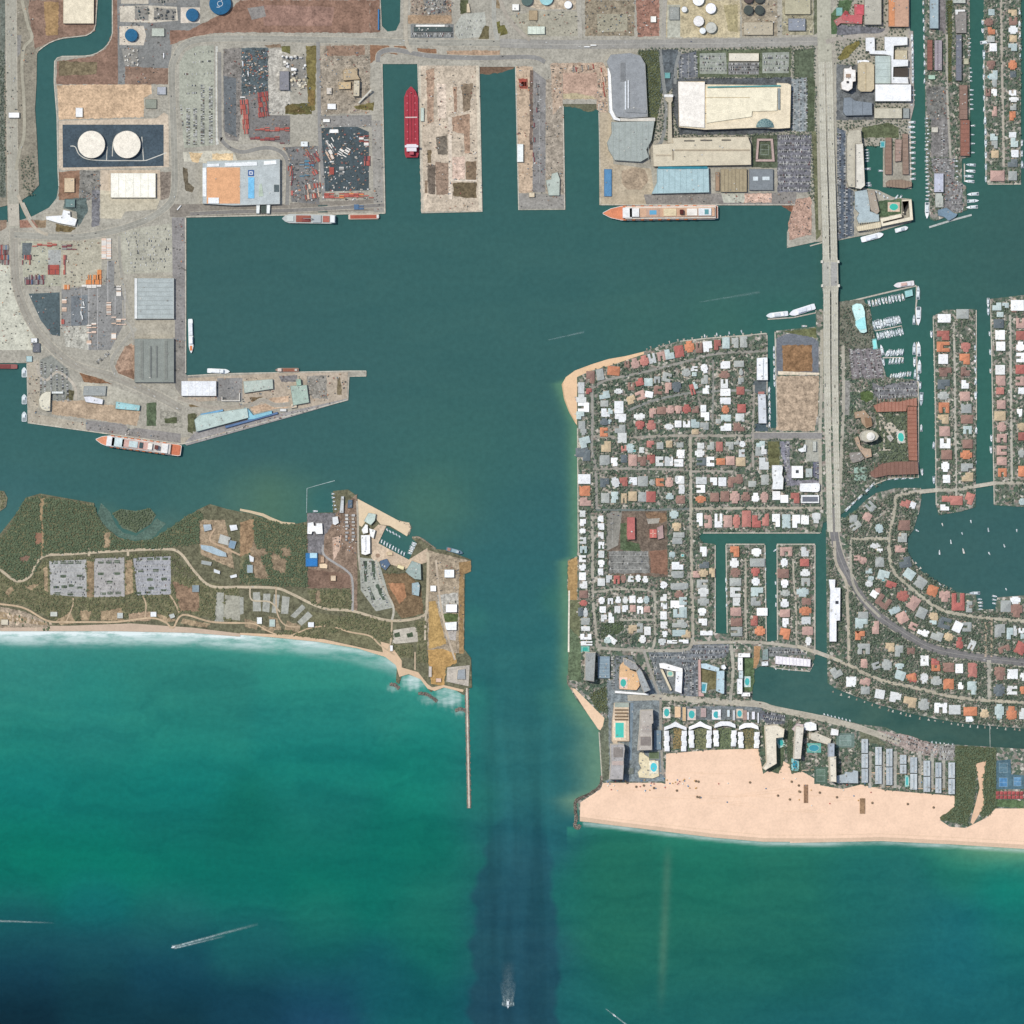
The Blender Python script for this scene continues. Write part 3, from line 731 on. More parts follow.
patch('round_drive',' '.join(f'{665+58*math.cos(k*.42):.0f} {645+52*math.sin(k*.42):.0f}' for k in range(15)),'#d9c3a8','conc')
patch('round_drive',' '.join(f'{665+20*math.cos(k*.42):.0f} {645+18*math.sin(k*.42):.0f}' for k in range(15)),'#a98f78','conc')
F('Z9')
patch('lawn','610 400 720 400 770 460 785 570 690 590 650 540','#7c684f','patchy')
patch('dirt_lot','630 440 700 440 710 500 680 530','#a97d5d','dirt')
patch('research_yard','800 300 985 345 985 390 955 400 955 740 800 740','#a4957f','patchy')
patch('lawn','805 520 835 515 880 700 805 720','#b2935f','dirt')
patch('lawn','800 725 860 720 920 740 925 780 880 800 870 880 815 870','#b8945f','dirt')
patch('lawn','935 350 985 345 985 390 955 400 955 740 935 740','#9a7f5a','dirt')
patch('lawn','868 570 930 570 930 605 868 605','#5e6b45','patchy')
patch('concrete_apron','840 490 930 480 930 560 870 570 850 560','#b3afa4','patchy'); patch('concrete_apron','870 610 928 605 920 685 880 680','#b4ada4','conc')
patch('concrete_apron','885 800 980 790 975 880 880 860','#b9b0a2','conc')
patch('car_park','655 640 755 625 760 690 650 700','#bdb5a5','conc')
patch('planting_bed','657 655 680 648 685 668 660 672','#4d5a45','patchy'); patch('planting_bed','710 655 735 648 740 668 715 672','#4d5a45','patchy')
patch('beach_sand','600 690 640 700 690 770 690 800 760 820 800 870 820 885 870 875 955 895 950 905 870 885 830 900 800 890 770 850 720 828 680 840 665 790 620 755 500 718 330 690 150 672 0 660 0 652 200 660 360 680 560 725 610 735','#d5b898','sand')
patch('beach_sand','0 132 40 140 95 155 130 172 180 188 235 190 235 183 180 178 135 160 100 143 45 130 0 122','#cdb999','sand')
for q in ('60 250 90 330 130 420 60 420 40 330','175 290 215 285 220 320 180 330','130 300 200 340 190 400 140 380','40 290 110 290 120 320 60 330','320 480 340 470 345 520 325 530'): patch('dirt_lot',q,'#8f7d66','patchy')
for q in ('20 590 80 610 70 640 20 625','120 580 160 590 175 640 130 640','200 600 260 620 250 650 190 640','95 620 150 635 140 650 90 640'): patch('dirt_lot',q,'#9c8a70','patchy')
for q in ('55 480 85 478 90 560 55 560','100 485 130 485 125 565 95 560','145 488 170 490 160 570 135 565','180 495 212 500 205 572 175 570','215 580 265 530 280 545 235 590','245 605 290 560 310 580 262 622','0 500 15 500 15 570 0 575'): patch('car_park',q,'#a6a69b','conc')
# --- the beach and the hotel strip
F('Z18')
patch('beach_sand','42 30 60 35 175 150 165 200 152 195 112 138','#e9c9a8','sand')
patch('lawn','112 60 180 20 188 130 150 120','#5f6546','patchy')
patch('asphalt_apron','185 0 385 0 400 80 410 400 175 400 190 150','#828a8b','patchy')
patch('verge','158 200 190 150 195 390 165 400','#6f7462','patchy')
patch('beach_sand','80 482 160 430 170 405 400 405 415 410 418 290 600 275 780 270 800 370 880 320 1024 400 1024 637 800 637 600 620 400 595 200 568 78 556','#efcdb0','sand')
F('Z19')
patch('beach_sand','0 500 110 545 230 565 310 545 420 570 720 595 720 650 655 700 700 730 770 735 860 690 900 650 1024 650 1024 826 700 806 400 792 0 800','#efcdb0','sand')
F('px')
patch('beach_sand','1020 808 1400 815 1400 858 1020 848','#efcdb0','sand')
patch('wet_sand','580 816.5 611 821 661 827 712 833.5 763 838 820 838.5 881 837 950 840.5 1030 845 1030 848.6 950 844 881 840.5 820 842 763 841.7 712 837.4 661.5 831 611 825 580 821','#d3b79c','sand')
patch('wrack_line','581 813.5 611 818 661 824 712 830 763 834.7 820 835 881 833.5 950 837 1030 841.5 1030 842.0 950 837.5 881 834 820 835.5 763 835.2 712 830.5 661 824.5 611 818.5','#e0c2a4','sand')
for i in range(26):
 x=JR.uniform(610,930); y=JR.uniform(770,818); l=JR.uniform(12,60); t=JR.uniform(-.12,.12); patch('tyre_track',f'{x:.1f} {y:.1f} {x+l:.1f} {y+l*t:.1f} {x+l:.1f} {y+l*t+.5:.1f} {x:.1f} {y+.5:.1f}','#e9c6a7','sand')
patch('beach_sand','644 351.5 626 356 608.6 359 592.5 364 575 370.5 566 377 561.7 384.5 564 399 569 412 575 422.5 577 425 577 377 590 371 612 365 644 354','#e3c09a','sand')
patch('wet_sand','563 382 561.7 384.5 564 399 569 412 575 422.5 575.5 421 569.5 410 565 398 563 385 563.5 383','#c9aa86','sand')
patch('park_lawn','577.5 557 568 561 567.5 589 569 600 577 600','#a88a5e','dirt')
patch('park_lawn','569 600 580 600 580 645 581 672 569 676 569 626','#717458','patchy')
patch('park_lawn','569 626 581 640 581 682 568 680','#66745a','patchy')
# --- residential odds
F('Z13')
patch('asphalt_loop','580 110 640 85 700 80 790 100 835 130 835 330 580 330','#71757a','asphalt')
patch('athletic_lawn','615 152 795 150 798 310 620 312','#8d6e50','patchy')
patch('vacant_lot','582 338 838 335 832 560 808 670 580 665','#b09c85','patchy')
patch('dirt_path','590 308 600 308 840 318 840 330 590 330','#dccdb4','conc')
patch('lawn','625 70 820 45 825 110 700 85','#6c6f4e','patchy')
patch('asphalt_apron','440 365 530 365 530 440 440 440','#626a6c','asphalt')
patch('asphalt_apron','450 625 530 625 530 670 450 670','#566469','asphalt')
F('C3')
patch('lawn','590 130 660 130 660 290 590 290','#6a6a4a','patchy')
patch('car_park','660 130 720 130 720 260 740 360 900 360 900 380 700 400 690 300','#83828a','patchy')
patch('asphalt_apron','815 120 910 120 910 250 820 250','#a7a69a','conc')
patch('car_park','860 255 910 250 910 360 860 350','#6d6f7c','asphalt')
F('Z14')
patch('churchyard','380 420 800 410 805 870 395 850','#75685b','patchy')
patch('car_park','385 420 490 420 490 440 465 650 385 690','#8d8a80','conc')
patch('car_park','400 690 670 690 680 840 400 845','#85847e','patchy')
patch('lawn','480 500 530 500 520 680 480 680','#5d6a50','patchy')
patch('lawn','520 620 610 640 620 690 500 690','#58664b','patchy')
patch('lawn','680 690 800 680 805 850 690 840','#8a6a58','dirt')
patch('lawn','650 425 790 425 800 480 760 500 660 460','#886f58','patchy')
patch('car_park','660 470 750 465 740 500 670 505','#a5a094','conc')
F('Z16')
patch('lawn','345 365 500 350 500 400 460 440 350 470','#56644a','patchy')
patch('asphalt_apron','320 560 400 560 640 565 740 860 700 870 660 800 560 580 440 590 430 820 390 800 400 560','#7b8284','asphalt')
patch('asphalt_apron','670 560 980 555 1024 560 1024 860 760 840','#777d7f','patchy')
F('Z17')
patch('car_park','0 560 90 510 335 505 335 560 300 600 100 620 30 860 0 860','#7b7f82','patchy')
patch('car_park','30 620 120 610 125 860 35 865','#767b7e','patchy')
patch('lawn','140 640 250 690 250 810 160 830 140 800','#756f51','patchy')
patch('lawn','430 600 500 600 510 760 490 830 430 820','#5e7050','patchy')
patch('dirt_lot','505 520 550 520 545 600 520 670 500 670','#b08b66','dirt')
patch('car_park','600 525 790 530 880 580 600 590','#7f8280','patchy')
patch('asphalt_apron','0 930 560 930 560 1024 0 1024','#757b7c','patchy')
F('D7')
patch('car_park','640 195 800 225 800 280 690 290 640 230','#676a70','patchy')
patch('beach_garden','650 300 690 580 760 600 790 520 800 300','#5e6a52','patchy')
patch('beach_garden','815 250 850 260 850 500 900 520 905 590 840 600 815 500','#5a6650','patchy')
for x0,x1,c in ((85,140,'#93825c'),(215,300,'#7f8263'),(370,455,'#6f7a5c'),(530,605,'#7f7858')): patch('courtyard_garden',f'{x0} 310 {x1} 310 {x1} 440 {x0} 445',c,'patchy')
F('Z19')
patch('car_park','385 308 520 330 650 375 640 430 500 390 390 345','#a2938a','patchy')
patch('car_park','652 375 720 370 722 440 650 440','#94908a','patchy')
patch('verge','300 290 385 310 390 345 430 380 310 350','#6d705c','patchy')
for x in (342,400,452,560,614,664): patch('drive',f'{x} 400 {x+16} 400 {x+14} 560 {x} 560','#a9a69b','conc')
patch('woodland_floor','725 375 900 385 905 640 850 690 810 660 830 520 820 450 800 640 770 720 660 700 655 690 720 640','#5d6247','patchy',keep=False)
patch('sand_path','812 455 858 440 845 540 850 640 800 720 790 710 830 560','#e0bb9b','sand')
patch('tennis_ground','902 440 965 435 968 500 1024 505 1024 565 902 565','#55707a','asphalt')
patch('lawn','900 610 1024 615 1024 650 900 640','#5f7350','patchy')
F('B5')
patch('planting_bed','232 500 300 400 420 340 425 380 330 490 260 515','#7a7245','patchy')
patch('lawn','175 120 235 60 250 0 360 0 300 290 180 290','#566b4c','patchy')
patch('asphalt_apron','230 210 450 220 640 240 640 300 450 300 230 300','#77777a','patchy')
patch('asphalt_apron','225 550 400 550 560 780 540 1024 225 1024 225 820','#6d7070','patchy')
patch('quay','840 260 880 265 890 900 860 1024 835 700','#a8a198','conc')
F('B6')
patch('car_park','215 60 285 90 285 530 345 560 345 910 215 945','#5f6872','patchy')
patch('lawn','410 60 620 20 700 60 700 140 410 140','#636a4f','patchy')
patch('beach_garden','540 640 720 620 720 740 545 770','#56684e','patchy')
F('B3')
patch('median_lawn','365 0 412 0 408 700 375 710','#5a5f3f','patchy')
patch('asphalt_yard','190 740 375 740 380 1020 200 1024','#7b7a74','patchy')
patch('asphalt_yard','290 0 360 0 355 290 290 250','#827d7b','patchy')
F('B4')
patch('asphalt_yard','230 20 385 20 380 360 230 360','#817e7a','patchy')
patch('asphalt_yard','235 365 435 370 430 560 500 580 500 830 420 830 340 790 340 560 245 480','#83817f','patchy')
F('B7')
patch('resort_ground','70 220 330 200 420 560 540 1010 200 1024 60 640','#77776a','patchy',keep=False)
patch('car_park','170 700 500 700 530 1010 200 1010','#827c7c','patchy')
F('B8')
patch('car_park','410 30 500 60 870 0 880 170 480 200 415 120','#7b7b7c','patchy')
patch('courtyard_garden','440 320 770 270 770 830 500 850','#66705a','patchy',keep=False)
for q in ('470 330 485 328 530 380 560 470 640 520 650 540 600 530 540 500 500 420','525 540 540 540 540 720 525 720','480 712 600 710 600 722 480 722','480 400 500 395 505 520 485 525','560 440 610 430 690 520 690 560 640 540 590 560 550 520','640 345 690 342 692 360 645 362'): patch('path',q,'#c9bfae','conc',keep=False)
patch('round_lawn','290 130 350 105 415 130 425 190 350 230 290 200','#55653f','patchy')
patch('car_park','100 0 190 0 180 360 120 360','#8f8d86','patchy')
F('px')
def shoal(s,h):
 ps=ragged(plist(s)); m=MB(); m.sheet([W(p) for p in ps],.25); m.build('slip_beach',M(h,'dirt'))['kind']='structure'
F('px')
shoal('563,103.5 599,103.5 598.5,109 588,112 577,108 563,106','#6b6a55'); shoal('479.5,66.5 515,66.5 513,69 500,72.5 488,74.5 479.5,74','#7a6452'); shoal('779,204.5 795.5,204.5 795.5,214 788,210','#8a6450')
shoal('101,503 110,512 116,525 124,533 136,536 149,527 157,518 166,524 150,540 131,540 118,536 104,526 97,516','#5a7064')
F('Z1')
for s in ('360 748 385 752 405 790 450 815 545 822 640 822 735 822 765 815 852 782','545 822 549 750','735 822 726 700','575 800 580 730 600 690 640 672'): road(s,.9,'#c9c6ba','tank_lane')
# ================================================================== roads and their markings
F('px')
# causeway approach roads and the port highway
road('10.5,-60 11,0 11.5,60 12,120 13,190 14,230',10,'#a8a495','road',kerb=1.6,line='#8d8678')
road('14,228 15,271 18,291 29,319 44.4,340 74,365 117,378 156,395 182,409',8,'#a09b8e','road',kerb=1.6,line='#8f7f70')
road('14,235 40,236 78,237 117,230 148,219 167,206 174,192 174.5,157 173,109 172,72 175,58 183,46 200,39.5 240,38.5 300,39.5 369,41 420,42.5 500,43',6.4,'#9d9a8e','road',kerb=1.4,line='#c4bfae')
road('22,0 28,25 32,38 24,48 22,70 24,100 24,135 20,150 16,170',3.2,'#a9a390')
road('18,195 26,214 36,229 48,235',3,'#b5ab98')
road('500,43 560,44.5 640,44 740,43 826,41',9,'#9b9890','road',line='#c9c3b3')
road('378,62 380,53 395,50 430,56 480,58 530,57 545,62',4.6,'#8d8b86','road',kerb=1)
road('406,0 406,40 412,52',4,'#b3ab9a')
road('494,0 494,20 497,40',4.5,'#a7a59a'); road('500,0 508,18 520,32 530,40',3.5,'#aaa294')
road('579,0 580,38',4.5,'#aaa598'); road('665,0 663,40',4.5,'#a8a397')
road('219.5,52 220,130 222,140 230,148 243,152 262,148 275,149 285,156 288,170 287,205',4,'#8b8983','road',kerb=1.2)
road('318,42 319,100 320,140 322,170 324,200',3.6,'#8f8d88')
road('190,214 230,212 300,210 384,205',3.6,'#84807a','road',kerb=1)
road('660,50 662,70 666,110 662,140 655,146',3.4,'#8a8c88'); road('680,52 676,66 675,84',3,'#8a8c88')
road('117,377 112,360 126,340 136,328',4,'#a19d91','road',kerb=1); road('124,300 125,318 132,330 134,345',2.6,'#a19d92','road',kerb=.9)
road('119,236 120,262 124,290 130,310',3,'#a19d91','road',kerb=.9)
road('178,398 192,402 215,408 250,405 262,400 275,405 290,404',3.6,'#a69e90','road',kerb=1)
road('36,363 40,376 47,380 58,372 74,385 76,400',2.6,'#b9b0a0')
# causeway land side lanes and side streets
road('824,-60 824,20 824.5,40 825,62',14,'#b1ae9c','road')
road('816,62 817.5,100 818.5,150 820,230',3,'#a8a495'); road('835,62 834.5,120 836,180 837,235',3,'#a8a496')
road('826,42 840,38 860,36 886,32 890,0',4.5,'#aaa397')
road('822,330 821.5,380 820,432 821,500 822,508',3.2,'#ada898'); road('843,345 843.5,400 842,440 840,490',3.2,'#aca798')
road('834,508 834,532 838,552 847,574 856,588 866,603 880,617 899.5,630 912.4,638 927,646 949,652.5 988,658.5 1030,663',8,'#7a7876','road',kerb=2.4,line='#b9b3a6')
road('880,617 866,603 855,588 851,570 851,539',2.6,'#aaa596')
road('834.5,541 836,563 845.8,581.6 847,600 848.5,630 849,664',3,'#b5ac9a')
road('850,538.7 870,538.7 888,538.7',3.2,'#b3ad9b'); road('866,536 870,526 877,518 886,511',2.6,'#a9a395')
road('896,495 893.5,515 889,535.5 889.6,556 893,570 904,581.6 923,598 938,608 954.5,613.4 988,618 1030,621.5',3.4,'#b1ab99')
road('895.7,496 914,492 937,490 956,489.7 975,486',3.4,'#b0aa9a')
road('985.5,618 985.5,657',2,'#b7a793'); road('991.5,618 991.5,657',2,'#b7a793'); road('989,660 989.5,700',4,'#aeaa9d')
road('797,646 826.5,656 850,665.5 866,674 884.5,681 916.7,688 948,695.7 981,700 1030,702.3',3.4,'#b5ad9a')
road('953.7,322 954.5,360 955.5,440 956.3,500',2.2,'#b5b0a2'); road('1010,315 1010.5,360 1011,395 1011.8,484',2.4,'#b5b0a2')
road('995,483 1030,483',3,'#b0aa9a')
road('946.8,34 947,85 948.5,120 951,165',2.2,'#a9a497'); road('1001,-10 1001.8,60 1003,117 1003.6,166',2.3,'#b1a99a')
# peninsula streets
ST='#98958c'
road('592,382 592.5,420 592,452 596,470 596.5,509',2.6,ST); road('592,516 592.5,560 593,600 597.6,648',2.8,'#aaa496')
road('593,388 607,380 640,373 680,363 715,354 766,351',2.4,'#96938a')
road('628,410.5 655,400 690,393 716,391 752,390',2.3,'#8f908a')
road('593,436.5 640,437 670,435.8 751,435.8',2.6,'#a09a8d'); road('751,435.8 790,435.8 822,435.8',6,'#8d8a86','road',kerb=1.5)
road('593,469 620,468.6 656,469 690,470',2.3,'#9b968b'); road('596,510 630,510 667,509.5 691,508.5',2.2,'#757d78')
road('690,437 690.5,470 691.4,570 692.8,635 688,650',3,'#ada696'); road('690.7,471.5 712,471.3 733,471.5',2.2,'#a9a296')
road('691,508.8 730,508.3 780,508 822,508',2.6,'#b3ab9a'); road('713,360 713,395 712.4,434',1.8,'#8f8f86')
road('753.8,385 753.5,410 753,432 753,470',2.2,'#a39d92')
road('594,592 604,591 620,589 640,589.5 651,591.5 654.7,598 654.7,640 651,650',2.5,'#aaa596'); road('619.6,619.8 654,619.8',2.2,'#aaa596')
road('597.6,647.6 620,649.5 646.7,650.5 680,650.5 690,648',3,'#a9a496')
road('694,643 730,642 746,642 771,643.5 797,647',3,'#b0a999')
road('745.5,558 745.5,610 746,641',2.2,'#b0a999'); road('793,559 794,585 795.7,605 796.5,645',2,'#b0a999')
road('643.7,650 650,670 659,695',2.8,'#a29e94'); road('627.6,698 645,697.5 660,697.5 700,700 729,702.5 760,704.5 775,709 820,718 856,727 868,731 900,742',4.4,'#b3ac9b','road',kerb=1.6)
road('731,645 733,670 730,702',3.2,'#aca89a'); road('660.5,697 661,740 663,775',2.4,'#9f998d')
road('632,703 631,730 630,760',3,'#7d8d98')
# barrier island lanes
PL='#c0b197'
road('-20,560 0,570 16.4,581 30,576 42,557 70,554 117,551 164,549 180,553 194.5,571.4 211,586 240,587 275,588 292,594 310,603 327,609 352.5,611 390,620.6 423,616 427,600 428,560 427,552',2.6,PL)
road('352.5,611 352.5,582 347,571 325,556 323,545',2.2,'#a3a09b'); road('357,501 358,525 358.4,551 360,570',2,'#b0a796'); road('392,620 393,606 380,580 376,560',2.2,'#b9b3a2')
road('425,640 426,610',2,'#bdb09a'); road('436,560 440,600 446,630 455,660',2,'#c0b09a')
road('-20,602 0,604 24,608 47,620.6 66,622 90,622 117,621.8 150,618 165,622 173,627.7 183,614.8 211,621.8 240,623',1.8,'#c4ac8d')
road('240,623 255,624 270,632 287,636 310,628 325,626',1.3,'#c4ac8d'); road('335,627 350,632 370,636 380,645 395,655',1.5,'#c4ac8d')
road('276,587 277,612 285,625 300,627',1.4,'#bda78a'); road('66,622 73,605 73,598',1.3,'#bda78a'); road('143,596 146,605 145,617',1.3,'#bda78a'); road('170,595 176,605 180,615',1.5,'#bda78a')
road('240,555 225,548 210,540 215,528',1.8,'#bda488'); road('392,620 391,640 388,650',1.6,'#bdaa8e'); road('415,652 415,670',1.2,'#c9b296')
road('250,588 252,600 270,602 280,612',1.5,PL); road('42,556 43,540 42,515 44,498',1.6,'#a48d6d')
road('89,548 89,556',2.4,PL); road('128,549 128,556',2.4,PL)
# quay edges: pale capping beams on the sea walls
for s in ('382,64 385,213','417.8,64 421.9,213 482,211.6 479,67','515.5,67 518.7,209.8 564.8,209.5 563.2,106','598.7,104 600.7,204.8 795,204.8','186,217 385,213.2','185.7,218 185.7,373','188,375.8 220,373.8 349,371 366,371 366,376 349,376.5 348,399.8 182,444 28,422.8 27,364',
 '112.4,0 112.4,33 110.9,39 107.9,44.3 103.3,49 97.2,53 91.2,55.2 84,56.1 62,56.4 57.3,58 54.7,61.4 54.2,82 57,117 58,170 58.8,186','38.6,50.5 43,47 49,43 56,40 64,38 75,36.8 86,35.5 90.7,33 94,29.8 95.5,25 97.2,0','933.2,317 935.2,400 936.2,505','976.2,310 976.4,420','990.4,300 991.6,350 994.2,504','715.2,545 715.2,632','726,545 727.2,633','764.9,545 766.3,641','777,545 777.5,640','815,545 814.9,655','775,332 777,427','767,335 767,427',
 '703,533 820,533','726,544.2 764.5,544.2','777,544.2 815,544.2','680,341.2 713,337.7 748,335.2 766,333.3','577.5,428 578.3,556','599,732 602,780','918.4,382 918.4,477.6 896,477.7 886,479.7 872,485.6 860,495.6 846,510.6','984,60 986,178 988,184.2 1021,184'):
 ps=plist(s); L,R=strip_pts(ps,1.3)
 strip('sea_wall_cap',ps,1.0,level(L+R)+.08,M('#bfb8a8','conc'))
# ================================================================== port and hotel buildings
F('Z1')
bld('cream warehouse with rows of roof vents beside the bend of the narrow canal','r 325 -40 482 122',9,'#ded3ba','#b9ab94','warehouse','warehouse',units=0)
bld('lone small white shed on the tan dirt field above the tank basin','r 388 552 424 600',5,'#f2f1ee','#cfcac0','shed','shed',units=0)
for (x,t) in ((470,'western of the two big white tanks in the dark basin'),(652,'eastern of the two big white tanks in the dark basin')):
 tank(x,742,69,13,'#f3ead8','#cdbfae',t,cone=1.5)
 mb=MB(); X,Y=T(x,742)
bld('large plain white roofed warehouse just south of the dark tank basin','r 568 887 798 1013',9,'#f1eee0','#c6bba8','warehouse','warehouse',units=0,rib=6,ribc='#dcd8c8')
bld('pale grey green shed beside the asphalt of the blue tank farm','r 777 145 842 187',5,'#b9bfb2','#9b9c92','shed','shed',units=0)
bld('small lilac grey roofed hut by the ring road bend','r 805 445 850 485',5,'#b4b6ba','#93948f','hut','hut',units=1)
bld('grey green flat hut among shrubs east of the tan dirt field','r 745 508 802 556',4,'#8d9184','#85816f','hut','hut',units=0)
bld('cream box building on red earth beside the canal','r 330 912 382 985',6,'#dcc5a4','#b59b7f','building','building',units=1)
bld('white canopy building across the port highway','r 45 577 100 604',7,'#f4f4f2','#c2beb5','toll_canopy','canopy',units=0,keep=False)
tank(673,182,32,10,'#2f6789','#31698a','blue roofed tank on the small cream pad with a pointed end')
tank(985,78,32,10,'#2f6387','#336a8b','blue roofed tank on the square cream pad')
F('Z2')
tk=tank(215,18,46,12,'#2c6285','#2f6486','large blue tank with white looped pipe on its roof')
p=MB()
for k in range(18):
 t=k/18*2*math.pi; p.box(11*math.cos(t)*.6,11*math.sin(t)*.6,13,2.4,1.2,.4,t+1.57)
p.box(4,10,13,1.4,12,.4); p.box(-5,-9,13,8,1.3,.4); p.build('roof_pipe',M('#dfe4e4','plain'),tk)
F('Z1')
def plant(label,s,n,cols,hmax=7,name='process_plant',cat='plant',seed=1,size=(2,6)):
 """A cluster of pumps, pipe racks and boxes that stand on one skid: one thing, its pieces its parts."""
 ps=plist(s); c=np.mean([W(p) for p in ps],0); root=empty(name,(c[0],c[1],LAND+.25)); tag(root,label,cat)
 rr=random.Random(seed); wp=[W(p) for p in ps]; lp=[(x-c[0],y-c[1]) for x,y in wp]
 x0,x1=min(p[0] for p in lp),max(p[0] for p in lp); y0,y1=min(p[1] for p in lp),max(p[1] for p in lp)
 b=MB(); b.prism(lp,-.2,.25); b.build('skid',M('#8f8c84','conc'),root)
 for k in range(n):
  x,y=rr.uniform(x0,x1),rr.uniform(y0,y1)
  if not inside(lp,x,y): continue
  u=MB(); w,d,h=rr.uniform(*size),rr.uniform(*size),rr.uniform(1.5,hmax)
  if rr.random()<.35: u.cyl(0,0,0,min(w,d)/2,h,14,cone=.5); nm='vessel'
  else: u.box(0,0,0,w,d,h); u.box(0,0,h,w*.5,d*.5,.8); nm='pump_house'
  o=u.build(nm,M(rr.choice(cols),'plain'),root); o.location=(x,y,.25)
 occupy(ps)
plant('white process plant of boxes and pipes below a pointed cream pad','622 250 705 250 708 335 640 335',22,['#e8e4da','#d6d1c6','#b6b2a8'],6,seed=3)
plant('dark green machinery on the cream pad north of the asphalt','690 32 760 32 760 105 690 100',14,['#3f4a48','#565f5c','#2f4a52'],7,seed=4)
plant('dark grey generator group at the end of the cream pad','788 42 900 45 898 103 788 103',20,['#4d5355','#6b6d6c','#3d4547'],8,seed=5)
plant('row of dark equipment at the top edge of the tank farm','770 -20 905 -20 905 14 775 14',12,['#5a605a','#7b7d78','#41504c'],6,seed=6)
F('Z5')
bld('white bent roofed building beside the canal mouth','235 135 318 130 325 102 360 110 362 138 396 150 385 186 300 170 238 152',8,'#f4f4f2','#c5c1b7','building','building',units=2)
bld('grey green flat building behind the white bent building','r 335 48 385 90',6,'#6f8582','#68716d','building','building',units=1)
bld('grey transit shed with long pale roof ribs on the west basin quay','r 695 452 892 660',10,'#aab2b0','#b8b6ae','transit_shed','shed',units=4,rib=9,ribc='#949c9b',blocks=())
bld('narrow white canopy along the west side of the ribbed transit shed','r 690 452 703 660',10.6,'#e8eae8','#bdbdb8','canopy','canopy',units=0)
bld('grey transit shed with long raised ridges near the finger pier','r 690 762 892 985',10,'#94988f','#8c8c86','transit_shed','shed',units=2,blocks=(('r 722 772 735 970',1.2,'#83867f'),('r 770 800 778 960',1.4,'#7b7e79'),('r 800 800 808 960',1.4,'#7b7e79'),('r 845 772 858 970',1.2,'#83867f')))
bld('white tipped control house at the corner of the container yard','r 160 758 192 782',8,'#f0f0ee','#7a7c7c','office','office',units=1)
bld('dark grey office beside the white tipped control house','r 168 784 205 830',6,'#6d6f75','#5f6166','office','office',units=2)
bld('pale blue grey canopy on the wharf corner','r 135 850 165 880',4,'#a9c0c0','#8fa0a0','canopy','canopy',units=0)
F('Z6')
bld('cream drum shaped building with rounded west wall on the south wharf','262 265 235 265 212 280 200 305 203 335 215 355 235 363 258 363',10,'#e6dfc8','#b8ad98','terminal','terminal',units=5)
bld('thin white topped shed next to the drum shaped building','r 265 263 325 275',6,'#e9ebe6','#5f6a58','shed','shed',units=0)
bld('grey roofed hall with thin white edge by the wharf road','430 235 545 235 540 285 425 285',7,'#a5a8a3','#b9b6ac','terminal','terminal',units=3)
bld('pale lilac white roofed terminal on the tan yard','430 290 465 288 530 305 525 330 440 318',8,'#dfe0e4','#a9a8a4','terminal','terminal',units=1)
bld('turquoise roofed terminal between lawn and tan yard','595 315 718 335 714 362 592 352',8,'#a5cfd0','#8fb2b2','terminal','terminal',units=4)
F('Z7')
bld('bright white terminal at the root of the finger pier','r 8 210 187 287',11,'#f7f7f6','#b5b2aa','terminal','terminal',units=0,rib=5,ribc='#e2e2e0')
bld('pale grey roofed terminal on the finger pier behind the car park','325 212 475 200 478 250 330 272',9,'#b3bdb3','#98a098','terminal','terminal',units=8)
bld('green grey square terminal half way along the finger pier','565 235 650 230 662 320 580 335',9,'#a4b5a8','#8e9a90','terminal','terminal',units=6)
bld('pale green tower block north of the square finger pier terminal','595 202 618 200 622 232 598 235',12,'#a9c6b0','#98ac9c','stair_tower','tower',units=1)
bld('long pale blue roofed terminal along the south wharf of the finger pier','75 410 100 385 345 348 352 398 85 470',11,'#b5c4bd','#9fb0ac','terminal','terminal',units=9)
bld('bright blue canopy curling round the long finger pier terminal','330 346 350 352 375 385 470 362 472 378 380 405 350 408',7,'#93c6d4','#5fa9c4','canopy','canopy',units=0)
bld('deep blue loading canopy along the finger pier wharf','230 440 500 368 502 378 235 452',6,'#6680a4','#3c567f','canopy','canopy',units=0)
bld('light blue canopy strip above the long finger pier terminal','105 378 220 355 222 364 108 390',6.5,'#7fb4d8','#6a98b8','canopy','canopy',units=0)
bld('small white roofed hall near the bend of the finger pier wharf','r 512 352 545 366',6,'#e5e3dd','#b5b1a6','hall','hall',units=0)
bld('peach topped hut beside the green grey terminal','565 330 595 318 600 345 570 350',6,'#cdbfa9','#a99b87','hut','hut',units=2)
bld('shelter of thin white beams south of the pier car park','212 290 218 290 218 308 302 308 302 270 308 270 308 314 212 314',5,'#dfdbd2','#b5b0a5','shelter','shelter',units=0)
F('Z2')
t=bld('quay terminal with tan orange western roof and pale grey eastern roof','140 698 158 698 158 690 470 680 470 872 270 878 140 870',13,'#b5bcbb','#c3c1b8','terminal','terminal',units=5,
 blocks=(('r 158 716 300 870',.6,'#d9a67d'),('160 702 212 700 212 712 160 714',2.2,'#eef0ee'),('236 697 372 692 374 708 236 713',2.2,'#eef0ee'),('402 690 455 686 456 702 402 706',2.2,'#eef0ee'),('r 141 718 157 840',2.0,'#eceeec'),
 ('r 165 845 210 870',2.5,'#eef0f0'),('r 335 758 361 848',1.0,'#7fc2e6'),('382 790 392 785 400 838 380 840',.9,'#bcc8b4'),('r 445 790 466 820',1.5,'#596465')))
sg=MB(); X,Y=T(347,740); s=S(26)
sg.box(X-t.location.x,Y-t.location.y,13.05,s,s,.4,0,0)
for (ax,ay,aw,ad) in ((-.02,.24,.5,.1),(-.27,0,.1,.42),(.25,0,.1,.42),(0,-.24,.5,.1),(0,.02,.3,.08)): sg.box(X-t.location.x+ax*s,Y-t.location.y+ay*s,13.3,aw*s,ad*s,.4,0,1)
o=sg.build('roof_emblem',[M('#25548f','plain'),M('#eef2f4','plain')],t)
